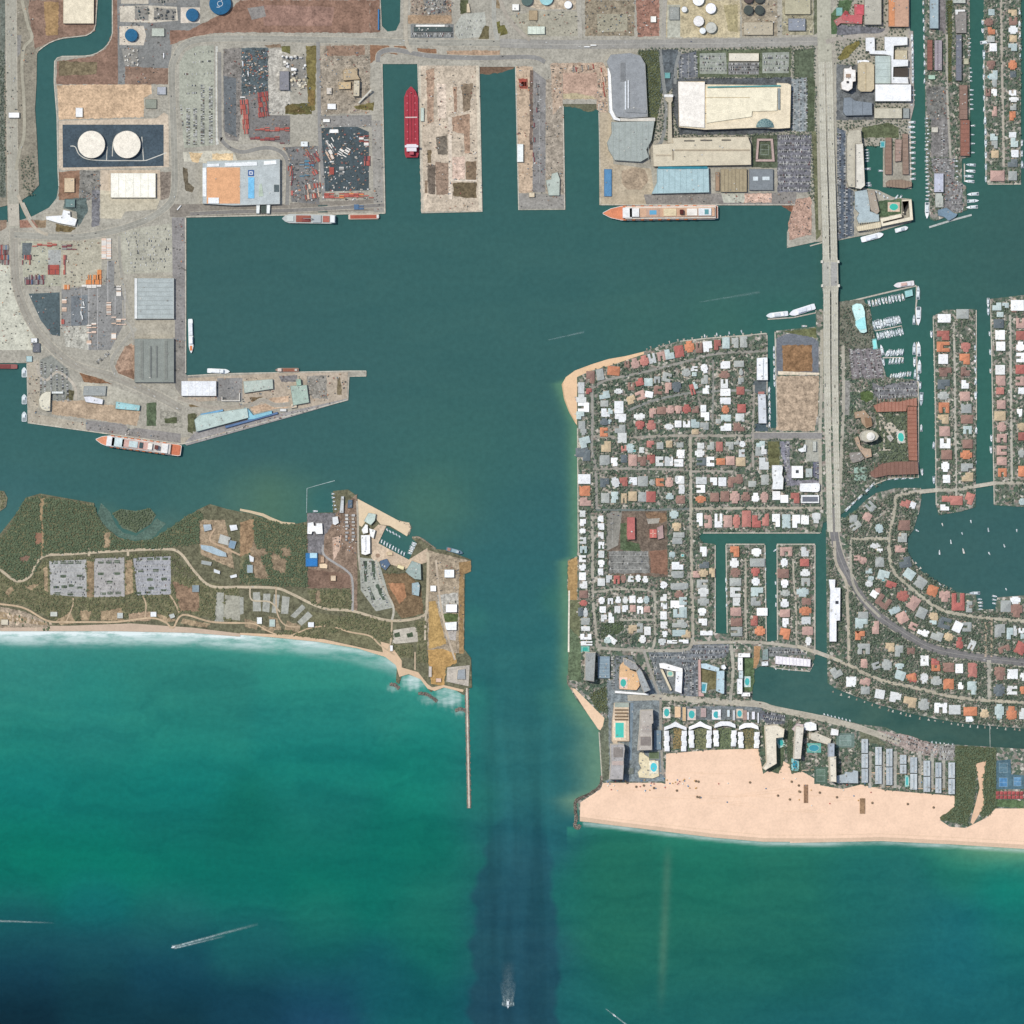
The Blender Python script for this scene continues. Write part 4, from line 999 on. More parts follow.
for x,l in ((377,'western white passenger gangway reaching over the quay edge'),(421,'eastern white passenger gangway reaching over the quay edge')):
 bld(l,f'{x-8} 870 {x+8} 868 {x+5} 912 {x-9} 912',8,'#e8ebe8','#aab0ac','passenger_gangway','gangway',units=0,keep=False)
bld('dark slit roofed gate house between the two white gangways','r 388 868 412 910',5,'#566058','#6b6f66','gate_house','hut',units=0)
bld('pale grey cement plant hall on the white sand yard','468 305 508 305 508 385 468 385',9,'#8d8c90','#7f7e80','plant_hall','hall',units=3)
plant('white silos and hoppers of the cement yard','478 240 575 240 585 330 515 330 500 290 478 285',30,['#f2f2f0','#e4e2dc','#cfcac0'],16,'silo_group','silo',seed=8,size=(3,9))
plant('cream screening machines east of the cement plant hall','515 330 582 330 578 372 515 372',16,['#d9cdb2','#c2b79d','#e4ddca'],9,'silo_group','silo',seed=9,size=(3,8))
bld('white square shed beside the north south port street','r 672 443 708 467',6,'#f3f3f1','#c2bdb2','shed','shed',units=0)
bld('white long shed above the dark trailer yard','r 653 508 682 522',5,'#eeeeea','#bcb8ae','shed','shed',units=0)
bld('white low office at the north edge of the dark trailer yard','r 682 552 718 568',5,'#f0f0ee','#bcb8ae','office','office',units=0)
bld('square white office west of the north south port street','r 558 604 588 626',6,'#e9eeee','#bdbdb8','office','office',units=1)
bld('tan rubbly mill building east of the port street','738 300 800 290 800 320 812 340 740 345',10,'#bda98a','#a08f74','mill','mill',units=7)
bld('cream silo hall with sloping conveyor near the slip','785 345 810 345 808 412 782 412',14,'#cfc4ac','#a99c84','mill','mill',units=4)
bld('tan mill annex with pale roof by the port street','718 352 772 350 772 380 720 382',8,'#c9b28d','#a9977b','mill','mill',units=4)
bld('pale strip store along the port street','r 668 375 690 403',6,'#d3cabd','#aba294','store','store',units=2)
def conveyor(label,s,w,h0,h1,c):
 a,b=[W(p) for p in plist(s)]; L=math.hypot(b[0]-a[0],b[1]-a[1]); r=math.atan2(b[1]-a[1],b[0]-a[0])
 root=empty('conveyor',(a[0],a[1],LAND),r); tag(root,label,'conveyor')
 m=MB(); n=len(m.v)
 m.v+=[(0,-w/2,h0),(L,-w/2,h1),(L,w/2,h1),(0,w/2,h0),(0,-w/2,h0+2),(L,-w/2,h1+2),(L,w/2,h1+2),(0,w/2,h0+2)]
 for q in ([4,5,6,7],[0,1,5,4],[2,3,7,6],[3,2,1,0],[1,2,6,5],[3,0,4,7]): m.f.append(q); m.m.append(0)
 m.build('gallery',M(c,'plain'),root)
 for k in (.25,.5,.75,.97):
  g=MB(); g.box(L*k,0,-.3,1.2,w*.9,h0+(h1-h0)*k+.3); g.build('trestle',M('#8b8a84','plain'),root)
conveyor('pale conveyor gallery climbing over the lawn towards the slip','805 440 860 385',4,4,14,'#c9c5b8')
bld('blue roofed strip shed at the western edge of the first slip','887 40 893 40 893 128 887 128',6,'#3f7fb4','#6a88a0','shed','shed',units=0)
F('D3')
bld('long thin white carport roof above the dark parked cars','r 360 195 590 212',4,'#e9e8e2','#b5b2a8','carport','carport',units=0)
bld('dark roofed workshop under the long white carport','r 345 214 645 250',4,'#55625f','#666a66','workshop','workshop',units=8)
plant('grey scrap machinery in the yard beside the small pond','420 0 600 0 600 100 450 110',40,['#b9b6ae','#8b8985','#d9d6ce','#6b6a68'],6,'machinery_group','machinery',seed=11,size=(2,7))
bld('cream pointed guard house on the lawn by the round car park','762 30 780 30 792 100 760 100',5,'#d2c2a5','#b0a087','guard_house','hut',units=0)
F('Z3')
bld('pale green white shed on the concrete yard south of the tanks','r 672 113 746 147',6,'#d3dbcc','#a8aa9c','shed','shed',units=0,rib=4,ribc='#c4ccbe')
bld('white square office at the corner of the small tank farm','r 606 18 636 46',7,'#ecebe4','#b9b4a6','office','office',units=1)
tank(845,22,16,9,'#f3f3f3','#d6d4ce','small white round tank on the peach pad')
tank(752,-6,29,9,'#a8d6d6','#c9ddd8','aqua roofed tank half cut by the top edge')
tank(670,2,24,9,'#586b66','#5e6c68','dark green grey tank beside the aqua roofed tank')
bld('white shed at the western edge of the second pier','r 627 615 654 692',7,'#eef1ec','#b9b8ae','shed','shed',units=0)
bld('pale green grey shed near the head of the second pier','750 770 772 765 775 742 800 735 810 765 808 835 762 835',7,'#b3bcb1','#969b92','shed','shed',units=3)
bld('pale green box on the western edge of the first pier','r 216 460 230 518',5,'#cbd5c8','#a5a99e','shed','shed',units=0)
bld('small cream shed near the head of the second pier','r 678 822 702 842',5,'#d8c9ae','#b3a38a','shed','shed',units=0)
bld('rust red material bay on the second pier','r 636 338 668 372',3,'#a14f42','#a37a66','material_bay','bay',units=3)
# --- east terminals
F('Z4')
c=bld('vast cream roofed convention hall with a half round glass lobby','375 350 488 350 490 362 795 366 795 356 842 358 856 365 852 548 800 552 700 548 490 556 378 545',18,'#e4d6ba','#b7aa93','convention_hall','hall',units=4,
  blocks=(('375 352 488 355 487 548 380 540',5,'#fbf3e6'),('495 380 798 378 795 475 690 478 688 500 495 528',4,'#f5eacd'),('500 372 810 366 812 372 500 378',4.4,'#5f9a98'),('r 492 418 680 421',4.3,'#c5b491'),('800 380 808 380 808 470 800 470',5,'#8c9494')))
g=MB(); X,Y=T(745,546); R=S(38)
for k in range(12):
 a0,a1=math.pi*k/12,math.pi*(k+1)/12
 for j in range(4):
  r0,r1=R*(1-j/4),R*(1-(j+1)/4); z0,z1=12+9*math.sin(j/4*1.5),12+9*math.sin((j+1)/4*1.5)
  P=lambda r,a,z:(X-c.location.x+r*math.cos(a),Y-c.location.y+r*math.sin(a),z+8)
  g.face([P(r0,a0,z0),P(r0,a1,z0),P(r1,a1,z1),P(r1,a0,z1)],(k+j)%2)
g.build('glass_lobby',[M('#7d9592','plain'),M('#5d7a7c','plain')],c)
bld('beige long parking garage with roof deck above the cruise terminal','265 620 355 612 350 590 672 585 685 620 686 705 270 712',16,'#cbc1aa','#b6aa96','parking_garage','garage',units=8,blocks=(('r 350 640 680 646',1.2,'#a89b86'),('r 350 640 356 685',1.2,'#a89b86'),('r 280 662 345 668',.9,'#b5a892'),('r 400 600 445 606',1.0,'#6d685e'),('r 470 598 520 604',1.0,'#6d685e'),('r 560 597 600 603',1.0,'#6d685e')))
bld('beige ramp building joining the long parking garage','320 412 352 412 352 430 346 440 350 590 372 612 330 612 334 440 320 430',12,'#c4baa4','#aca18c','ramp','ramp',units=0,blocks=(('r 316 405 354 416',1.5,'#eceae4'),))
bld('stepped grey roofed parking garage with curved north end','88 235 170 228 215 240 235 275 246 500 165 505 110 500 95 470 88 320 70 265',14,'#9fa1a1','#b3b1a8','parking_garage','garage',units=3,blocks=(('r 130 270 150 350',1.0,'#7d7f80'),('150 345 162 345 166 465 240 470 240 486 150 480',2.5,'#8e9192'),('r 148 350 153 470',3,'#dfe3e6'),('r 160 345 165 465',3,'#e9ebec')))
bld('white curved strip roof along the west side of the stepped garage','74 290 92 300 96 470 110 500 130 508 128 518 100 512 82 480',9,'#eeefef','#bcbcb6','canopy','canopy',units=0,keep=False)
bld('peach and white entrance canopy between garage and grey terminal','r 128 503 278 518',8,'#e6e0d4','#b9b2a4','canopy','canopy',units=0)
bld('grey green octagonal cruise terminal with crinkled roof','90 522 275 518 262 600 240 640 250 672 215 692 105 685 78 640 72 610 92 570',13,'#a3aaa4','#8f958f','terminal','terminal',units=8,rib=8,ribc='#98a19b')
bld('two bright blue awnings on the quay corner west of the round plaza','r 60 722 92 838',4,'#5b8aaf','#4c7aa4','awning','awning',units=1)
bld('pale blue grey roofed cruise terminal north of the long liner','285 720 505 716 508 822 262 828 285 780',13,'#aec6c8','#9fb2b2','terminal','terminal',units=7,rib=10,ribc='#9fb8ba',blocks=(('r 290 712 500 722',2,'#3d8796'),))
bld('tan gridded roof of the baggage hall beside the blue terminal','r 557 722 668 820',9,'#a2957a','#93866e','baggage_hall','hall',units=4,rib=7,ribc='#7e7460')
bld('brown orange awning strip between the blue terminal and tan hall','r 535 735 552 815',5,'#a48a72','#8f7a66','awning','awning',units=2)
bld('slate grey roofed hall with two pale skylights near the east quay','r 678 722 780 812',9,'#858a8c','#7d8082','hall','hall',units=0,blocks=(('r 695 755 716 772',1.2,'#d6dede'),('r 735 755 765 770',1.2,'#d6dede')))
bld('cream strip office in the middle of the landscaped car park','r 592 228 720 262',7,'#ece3ce','#bdb19a','office','office',units=1)
bld('pink ringed court pavilion east of the long garage','712 592 780 592 788 690 706 690 706 680 776 680 770 602 722 602 716 682 706 682',5,'#bba59c','#a08d86','pavilion','pavilion',units=0)
bld('teal domed kiosk by the trees west of the convention hall','r 318 310 342 335',5,'#6fa5a2','#7a8a88','kiosk','kiosk',units=0)
for x,y,r,cc,l in ((462,2,24,'#f4f4f4','white tank in the north tank farm touching the frame edge'),(515,38,22,'#f4f2f6','bright white tank with a shaded dome in the north tank farm'),(463,92,22,'#f1ede8','cream white tank at the west side of the north tank farm'),
  (516,120,23,'#c6c5ba','grey topped tank of the north tank farm'),(480,133,13,'#e2e6e6','tiny white tank with dark hatch in the north tank farm'),(402,42,12,'#ecebe6','tiny white tank left of the big north farm tanks'),
  (675,45,20,'#4f5550','dark tank in the south west of the four dark tanks'),(722,45,20,'#4a504c','dark tank in the south east of the four dark tanks'),(675,-4,20,'#584c4a','dark tank in the north west of the four dark tanks'),(722,-4,20,'#4c4f4c','dark tank in the north east of the four dark tanks')):
 tank(x,y,r,11,cc,'#bdb8ac' if cc[1]!='4' and cc[1]!='5' else '#55584f',l)
bld('slate roofed office with rounded court beside the causeway junction','r 845 80 918 132',8,'#8f949c','#8a8a86','office','office',units=5)
bld('cream grey patchwork depot north east of the dark tanks','r 655 95 780 150',6,'#b5ab96','#a0957f','depot','depot',units=6)
bld('cream depot at the top edge beside the causeway','r 830 -10 940 62',7,'#b9b297','#a39a80','depot','depot',units=4)
bld('small white house roof on red earth north of the port road','r 258 70 282 96',6,'#f1efe8','#c0b7a5','hut','hut',units=0)
bld('grey strip office in the western tank farm yard','r 338 30 380 85',5,'#a1a39c','#93938c','office','office',units=2)
F('D4')
bld('tan sunken pit wall shed in the middle yard','r 185 68 240 130',4,'#b39f80','#a08d70','shed','shed',units=0)
# --- by the causeway, north east
F('B5')
bld('red tiled motel wing with a gabled tower beside the causeway','265 135 300 90 340 130 375 130 375 38 462 42 460 130 445 135 442 208 395 205 270 170',9,'#c0686a','#b98478','motel','motel',units=3,blocks=(('r 395 45 455 125',2,'#c95f68'),('r 290 100 325 130',1.5,'#a14c4c')))
bld('pink tiled motel wing along the grey drive','200 178 260 140 395 160 390 205 260 200 230 225',7,'#b97d78','#a37a70','motel','motel',units=4)
bld('grey beige flat office block with a wide parapet','r 460 -30 605 215',16,'#b8b3a4','#9c978b','office_block','office',units=6)
bld('orange tan roofed block beside the boat canal','r 668 -30 838 232',14,'#cfa78c','#b48d72','apartment_block','apartments',units=6,blocks=(('r 668 -20 718 225',1,'#d8956a'),))
bld('white zigzag hotel wrapped round two courts','470 325 548 322 550 435 632 435 632 318 828 318 828 388 712 395 708 510 835 512 832 568 708 575 706 660 830 662 838 718 690 716 688 480 640 470 505 465 500 440 472 440',13,'#f3f3f1','#c4c0b8','hotel','hotel',units=4)
bld('pale aqua grey roof inside the white zigzag hotel','r 553 478 686 716',9,'#b9c5bf','#a3aba6','hotel_hall','hall',units=0,rib=4,ribc='#a8b5b0')
bld('cream low court roof beside the boat quay','r 722 430 828 508',5,'#cfc3a6','#aea28a','hall','hall',units=3)
bld('dark slatted court roof beside the boat quay','r 712 582 836 654',6,'#4f4842','#5d574f','hall','hall',units=0)
bld('plain white flat roofed boat storage hall on the canal','r 552 724 858 868',16,'#f6f6f4','#b8b6ae','boat_hall','hall',units=0)
bld('cream flat roofed shed south of the white boat hall','r 546 925 782 1012',9,'#c4beaa','#a5a08e','shed','shed',units=1)
bld('small grey shed beside the canal south of the boat hall','r 792 925 845 1010',7,'#9aa09c','#868a86','shed','shed',units=1)
bld('white cross shaped office tower beside the causeway','285 592 325 590 345 572 352 600 382 605 384 700 358 705 355 760 320 785 265 768 258 712 280 695',26,'#f2ede6','#c9bdae','office_tower','tower',units=2,blocks=(('r 300 640 340 670',3,'#a8907c'),('r 305 700 325 718',2.5,'#4d4a48')))
bld('cream barrel roofed hall beside the white hotel','405 545 440 530 520 535 545 560 545 760 520 785 430 785 402 760',11,'#cfbf9f','#b0a389','hall','hall',units=1,blocks=(('r 470 545 476 780',1,'#b3a486'),))
bld('white entrance roof of the cream barrel roofed hall','400 518 470 512 505 520 500 552 405 552',9,'#ebecec','#b9b8b4','hall','hall',units=1)
bld('slate blue parking garage with cars on its roof','285 838 340 832 380 862 525 880 528 985 300 990 278 960',13,'#8a9298','#7e8488','parking_garage','garage',units=0,rib=3,ribc='#6d747a')
bld('teal pool house on the motel lawn','r 222 65 276 135',3,'#86b5ad','#8fa39c','pool_house','hut',units=0)
F('B6')
bld('beige half of the long apartment slab behind the marina','300 88 395 80 405 190 350 192 350 535 300 530 285 480 285 140',20,'#c2bba8','#a39d8d','apartment_slab','apartments',units=6)
bld('white half of the long apartment slab facing the marina basin','352 194 412 190 428 520 395 548 352 540',22,'#e9e2d2','#bbb4a3','apartment_slab','apartments',units=5,blocks=(('r 352 200 358 530',1.5,'#8f8b83'),))
bld('pale blue grey car deck of the waterside hotel','350 565 445 548 470 640 470 720 540 745 545 800 382 818 365 775 385 735 352 700',8,'#a9b7ba','#8e989a','parking_deck','garage',units=2)
bld('brown grey roof strip beside the hotel garden','450 560 505 555 545 720 525 745 475 712',10,'#a69a8b','#8f8476','hotel_hall','hall',units=3)
bld('cream scalloped hotel wing on the water front','358 842 552 802 556 848 372 880',14,'#ded2b6','#b5aa93','hotel','hotel',units=0,rib=14,ribc='#c8bb9e')
bld('cream curved hotel wing wrapping round the turquoise pool','548 778 715 740 722 768 570 805 575 815 780 765 772 640 722 645 738 738 725 738 718 632 795 628 808 790 560 842',16,'#e5dbc4','#b8ae98','hotel','hotel',units=0)
bld('brown tiled western condominium row on the marina peninsula','595 140 640 140 642 430 590 430 586 300',8,'#927a6b','#8a786a','condominium_row','apartments',units=0,rib=9,ribc='#7c6558')
bld('brown tiled middle condominium row on the marina peninsula','668 155 722 155 715 325 668 330',8,'#a28c80','#8a786a','condominium_row','apartments',units=2,rib=6,ribc='#8a7468')
bld('brown tiled eastern condominium row on the marina peninsula','725 110 770 110 776 430 728 430',8,'#968071','#8a786a','condominium_row','apartments',units=0,rib=9,ribc='#80695c')
bld('brown tiled southern condominium row on the marina peninsula','595 495 620 475 720 470 800 490 800 525 740 540 600 525',8,'#94806f','#8a786a','condominium_row','apartments',units=0,rib=8,ribc='#7c6a5d')
F('B3')
bld('long grey blue apartment roof at the top of the marina strip','r 216 -30 290 246',12,'#a3b3b8','#8f999b','apartment_block','apartments',units=4)
bld('rust tiled terrace on the canal side of the marina strip','r 195 342 240 600',8,'#8d6256','#8a7266','terrace','apartments',units=0,rib=8,ribc='#7a5248')
bld('lilac grey roofed terrace beside the rust tiled terrace','r 258 345 322 602',8,'#9c9499','#87807f','terrace','apartments',units=6,blocks=(('r 283 350 289 600',.8,'#7d767c'),))
bld('long slate roofed block east of the green median','r 440 300 488 690',10,'#7d7f86','#7a7a7c','apartment_block','apartments',units=5,rib=6,ribc='#6c6e75')
bld('brown tiled northern block on the east bank of the strip','r 470 728 538 1020',9,'#8f7568','#8a7569','apartment_block','apartments',units=4,rib=7,ribc='#7d6357')
bld('grey rubbly court block north of the slate roofed block','430 105 530 105 530 285 440 285',8,'#8f8a84','#837d77','apartment_block','apartments',units=7)
bld('white strip roof above the grey court block','432 84 520 84 520 102 460 104 455 128 435 128',9,'#e6e6e2','#b5b2aa','apartment_block','apartments',units=0)
bld('pale green small clubhouse on the western canal bank','r 206 642 264 678',6,'#b9d3bc','#8fa592','clubhouse','clubhouse',units=0)
bld('cream square boat house on the eastern canal bank','r 508 500 550 550',5,'#c6c2a6','#a29e88','boat_house','boat house',units=0)
bld('pale grey roof at the top edge of the marina strip','r 415 -25 522 30',9,'#b9bdb4','#9b9d96','apartment_block','apartments',units=3)
F('B4')
bld('red brown long block beside the eastern canal bank','r 478 45 556 350',9,'#966a5b','#8f7266','apartment_block','apartments',units=4,rib=8,ribc='#835a4d')
bld('lilac white flat roofed boat shed among parked boats','r 254 500 334 660',9,'#c6c8d3','#a3a4a8','boat_shed','shed',units=2)
bld('grey white stepped roof south of the lilac boat shed','265 668 320 668 322 690 332 695 335 790 268 790 262 730',7,'#b3b7ae','#989b93','yacht_club','clubhouse',units=6)
bld('pale blue awning roof on the southern dock of the strip','285 812 360 790 420 835 455 845 440 870 380 905 340 870 290 860',5,'#7f95a3','#76868f','awning','awning',units=1)
bld('small cream roof beside boats on the western canal bank','r 232 105 288 150',5,'#cbc6b8','#a7a294','clubhouse','clubhouse',units=1)
# --- resort with the round tower
F('B7')
bld('pale aqua waterfront clubhouse with a rounded north end','205 262 245 240 295 245 315 265 335 330 335 370 355 530 325 545 290 540 268 510 235 465 240 420 215 340 202 300',9,'#c9ebe6','#a8c2be','clubhouse','clubhouse',units=1,blocks=(('235 425 335 375 348 500 300 515 262 500',.6,'#a9e6e6'),))
bld('aqua gabled fuel dock house at the marina head','740 115 820 95 828 160 750 182',5,'#a3d3d0','#93b0ae','fuel_house','boat house',units=0)
F('B8')
bld('terracotta roofed north wing of the resort courtyard','420 262 520 225 690 222 862 182 868 268 770 262 755 320 455 328',10,'#a97a68','#a58067','resort_wing','hotel',units=0,rib=12,ribc='#8f5442')
bld('terracotta roofed east wing of the resort along the canal','768 272 862 272 870 826 785 822 770 600',10,'#a87663','#a27c66','resort_wing','hotel',units=0,rib=14,ribc='#8b503f')
bld('dull brown tiled south wing of the resort','388 945 505 858 640 835 872 832 884 962 560 975 440 1002 395 985',10,'#8a695c','#8a7365','resort_wing','hotel',units=0,rib=12,ribc='#785548')
tw=bld('round seventeen storey hotel tower with pale crown above the resort','280 570 300 535 345 520 400 520 445 545 470 578 450 610 400 632 340 635 295 615',32,'#c9c3b0','#b7b0a2','hotel_tower','tower',units=0,floors=12)
X,Y=T(385,580); m=MB(); m.cyl(X-tw.location.x,Y-tw.location.y,32,S(42),6,36,cone=1.5); m.cyl(X-tw.location.x,Y-tw.location.y,38,S(20),2.5,24,cone=1); m.build('crown_lounge',M('#efeadf','plain'),tw,smooth=False)
bld('tan curved hall north of the round hotel tower','225 330 330 310 360 350 400 390 412 470 350 495 300 440 290 385 235 395',9,'#b39a80','#a08c76','resort_hall','hotel',units=3,blocks=(('330 385 395 385 410 465 345 480',1.2,'#93775e'),))
bld('peach curved hall south west of the round hotel tower','225 595 262 575 280 620 285 665 330 700 395 705 405 785 345 800 300 745 265 690 240 640',9,'#c3aa92','#a5917b','resort_hall','hotel',units=3)
bld('grey rubble roofed service building beside the tennis courts','170 745 290 735 330 805 290 830 215 850 185 815',7,'#9c958c','#8a847b','service_building','building',units=8)
bld('pale court house beside the resort pool','555 575 600 555 632 600 600 635 575 610',5,'#bdb8ae','#a09b92','pool_house','hut',units=2)
# --- peninsula blocks
F('C2')
bld('white waterfront apartment block on the short canal','805 262 905 255 908 468 805 468',13,'#f3f4f4','#bfc0bc','apartment_block','apartments',units=5,blocks=(('r 862 270 870 460',.8,'#bcc3c6'),))
bld('long pale grey apartment block south of the white waterfront block','815 598 888 598 896 870 822 870',13,'#d3d6da','#a9abac','apartment_block','apartments',units=6,blocks=(('r 818 575 875 600',.5,'#b57d74'),))
F('C3')
bld('tall white rectangular apartment block with notched sides','612 272 674 272 678 290 672 330 682 350 678 418 610 418 618 370 612 340',16,'#f4f4f0','#c5c1b6','apartment_block','apartments',units=3)
bld('white square building with a dark central skylight','r 730 276 800 350',10,'#f5f5f3','#c3c0b8','office','office',units=0,blocks=(('r 756 302 774 320',.5,'#4d5254'),))
bld('pale grey small office east of the square skylight building','r 816 292 856 345',7,'#b9c0bb','#9fa39f','office','office',units=2)
bld('long white chamfered building beside the causeway','782 382 895 378 902 390 900 425 888 435 785 432 778 420',9,'#f6f6f5','#c4c2bc','store','shop',units=1)
bld('white walled building with a dark recessed roof','r 788 452 896 500',9,'#f0f0ee','#f0f0ee','store','shop',units=0,blocks=(('r 796 462 890 492',.4,'#777a80'),))
bld('white irregular shop north of the causeway car park','770 175 800 165 808 145 820 150 818 190 790 195 772 185',7,'#eff0ee','#bfbdb6','store','shop',units=1)
bld('pale grey shop strip on the lot beside the causeway','r 858 128 880 188',7,'#c9cabf','#a7a89f','store','shop',units=2)
F('Z14')
bld('red roofed church hall standing north to south','525 458 578 458 580 610 530 612 522 585',11,'#b9706a','#a3776a','church_hall','church',units=1)
bld('small red square chapel with a pale roof cross','r 678 540 728 600',9,'#c46f66','#a87468','chapel','church',units=0,blocks=(('r 700 545 705 595',.6,'#dfb0a0'),('r 683 567 724 572',.6,'#dfb0a0')))
bld('pink roofed parish hall joined east of the square chapel','728 530 770 510 775 600 735 612',7,'#b59a94','#a08880','parish_hall','church',units=2)
F('Z16')
def tower(label,s,h,fl,roof,wall='#b5aea2',units=5,blocks=()): return bld(label,s,h,roof,wall,'apartment_tower','tower',units=units,floors=fl,blocks=blocks)
tower('slim grey roofed apartment tower beside the channel park','240 562 308 562 298 756 238 748',38,12,'#a3a6a2')
bld('blue grey parking deck with white columns beside the slim tower','r 326 588 408 738',8,'#8fa2ac','#8a969a','parking_deck','garage',units=5,rib=6,ribc='#a9bcc6')
bld('peach sun deck podium with tables and a turquoise pool','475 650 525 600 545 680 600 700 612 790 590 820 472 812 470 730',6,'#e3bd93','#bfa283','pool_podium','podium',units=9)
tower('dark grey curved tower over the triangular peach podium','500 600 530 610 580 635 600 665 590 680 545 668 505 640',36,12,'#a09f9c',units=3)
tower('grey slanting tower east of the triangular peach podium','605 668 625 690 682 815 640 832 612 760 590 690',36,12,'#a3a8a8',units=3)
bld('narrow white carport along the foot of the peach podium','440 822 672 842 676 856 442 840',4,'#f3f3f1','#bcbab2','carport','carport',units=0)
F('A2')
bld('peach roofed garage terrace with tables round the long green pool','142 130 295 128 300 525 178 525 178 548 140 552 118 520 120 330',5,'#e0cbb0','#c0ad94','pool_podium','podium',units=6,blocks=(('r 150 128 298 175',.4,'#aab3a6'),))
for k,y in enumerate((195,228,262,295)):
 bld(f'brown slatted pergola, {ordn(k)} from the north on the peach garage terrace',f'r 150 {y} 285 {y+14}',3,'#84705a','#9a8468','pergola','pergola',units=0,z0=LAND+5.4,group='pergolas on the peach terrace',keep=False)
tower('mauve grey apartment tower south of the long green pool terrace','105 552 178 550 180 540 240 552 250 590 238 700 240 760 230 905 95 905 112 730',38,13,'#b5b0ac',units=6,blocks=(('r 135 580 228 680',1.4,'#8f8780'),('r 122 720 235 760',1.2,'#c2b0a6')))
tower('long brown grey apartment tower between two parking lanes','412 205 535 200 540 330 525 340 528 605 385 610 405 380',38,13,'#b7afa5',units=8,blocks=(('r 425 360 520 420',1.2,'#b7aca2'),('r 410 470 515 560',1.2,'#948a82')))
bld('blue grey strip garage east of the long brown grey tower','r 550 410 625 610',7,'#7f929d','#868f92','parking_deck','garage',units=3)
bld('cream scrolled sun terrace on the beach side of the brown tower','400 650 440 610 455 660 500 690 505 720 555 715 600 750 605 880 540 905 400 895 385 840 420 800 395 740',2.5,'#e3d6b4','#c4b594','sun_terrace','terrace',units=10)
bld('green hedge framed court lawn beside the cream scrolled terrace','r 500 630 605 705',1.5,'#6d7a5c','#b9bfae','court_garden','garden',units=0)
bld('teal grey court house behind the mauve grey tower','r 250 800 345 860',4,'#7d837a','#8a8f86','court_house','hut',units=3)
F('A5')
bld('slim cream arm of the wedge shaped hotel','92 178 118 178 205 372 185 378',10,'#d9cdb2','#b5aa93','hotel_wing','hotel',units=0)
bld('white angled front wing of the wedge shaped hotel','82 122 130 118 300 168 302 198 290 206 205 192 90 165',14,'#f4f3f1','#c4c0b8','hotel_wing','hotel',units=2)
bld('white tall east wing of the wedge shaped hotel','238 196 302 200 292 402 228 380',16,'#f1f1f2','#c4c0b8','hotel_wing','hotel',units=3)
bld('pink terrace strip of the pale blue hotel','446 90 470 85 476 395 500 408 502 430 450 432',5,'#c9a79f','#a98f88','hotel_terrace','hotel',units=2)
bld('pale blue angled north wing of the garden hotel','472 126 520 122 645 165 640 200 610 198 475 166',14,'#c3d6dc','#a9b7ba','hotel_wing','hotel',units=2)
bld('pale blue east wing of the garden hotel','618 192 690 190 688 402 672 406 612 378',16,'#b7cdd4','#a3b2b6','hotel_wing','hotel',units=4)
bld('white cube at the corner of the pale blue garden hotel','662 140 690 132 708 165 688 182 660 170',18,'#f3f4f5','#c1c2c2','stair_tower','tower',units=0)
bld('white north arm of the C shaped lagoon hotel','r 818 28 930 66',12,'#f5f5f4','#c3c1bb','hotel_wing','hotel',units=2)
bld('white upper spine of the C shaped lagoon hotel','r 815 68 860 188',14,'#f5f5f4','#c3c1bb','hotel_wing','hotel',units=2)
bld('pale blue grey link of the C shaped lagoon hotel','r 824 190 864 264',11,'#ccd9da','#aab2b2','hotel_wing','hotel',units=1)
bld('white lower spine of the C shaped lagoon hotel','r 808 266 858 408',14,'#f5f5f4','#c3c1bb','hotel_wing','hotel',units=2)
bld('white south arm of the C shaped lagoon hotel','r 850 394 930 430',12,'#f5f5f4','#c3c1bb','hotel_wing','hotel',units=1)
def ushape(x,y,w,h,label,chev):
 """Beach apartments round a court: stepped wings of cottages and a bridging head building."""
 root=empty('beach_apartments',(*T(x+w/2,y),LAND)); tag(root,label,'apartments'); ox,oy=root.location.x,root.location.y
 L=lambda a,b:(T(a,b)[0]-ox,T(a,b)[1]-oy); wm=M('#c6c3bc','plain'); rm=M('#f6f5f3','roof'); t=44
 if chev: hd=[(x,y+52),(x+w*.28,y+28),(x+w/2,y),(x+w*.72,y+28),(x+w,y+52),(x+w,y+80),(x+w*.55,y+48),(x+w*.45,y+48),(x,y+80)]
 else: hd=[(x+10,y+30),(x+w*.3,y+2),(x+w*.7,y+2),(x+w-10,y+30),(x+w-6,y+60),(x+w*.62,y+40),(x+w*.38,y+40),(x+6,y+60)]
 a=MB(); a.prism([L(*p) for p in hd],-.5,11.5); a.build('head_wall',wm,root)
 a=MB(); a.prism(inset([L(*p) for p in hd],-.4),11.6,12.1); a.build('head_roof',rm,root)
 occupy([toP(*p) for p in hd])
 for sx in (x+t/2,x+w-t/2):
  yy=y+86; k=0; step=(h-86)/4
  for k in range(4):
   cx,cy=L(sx+(3 if k%2 else -3)*(1 if sx<x+w/2 else -1),yy+step*(k+.5))
   b=MB(); b.box(cx,cy,-.5,S(t*.95),S(step*.99),10.5+.03*k); b.build('cottage_wall',wm,root)
   b=MB(); b.hip(cx,cy,10+.03*k,S(t*1.08),S(step*1.06),1.6); b.build('cottage_roof',rm,root)
  occupy([toP(sx-t/2,y+80),toP(sx+t/2,y+80),toP(sx+t/2,y+h),toP(sx-t/2,y+h)])
ushape(132,665,205,275,'white U shaped beach apartments with a wide chevron roof, westernmost court',True)
ushape(362,662,208,245,'white U shaped beach apartments with peaked head roof round a palm court',True)
ushape(592,662,208,232,'white U shaped beach apartments with square head roof round crossing paths',False)
ushape(822,678,192,232,'white U shaped beach apartments beside the cream beach tower',False)
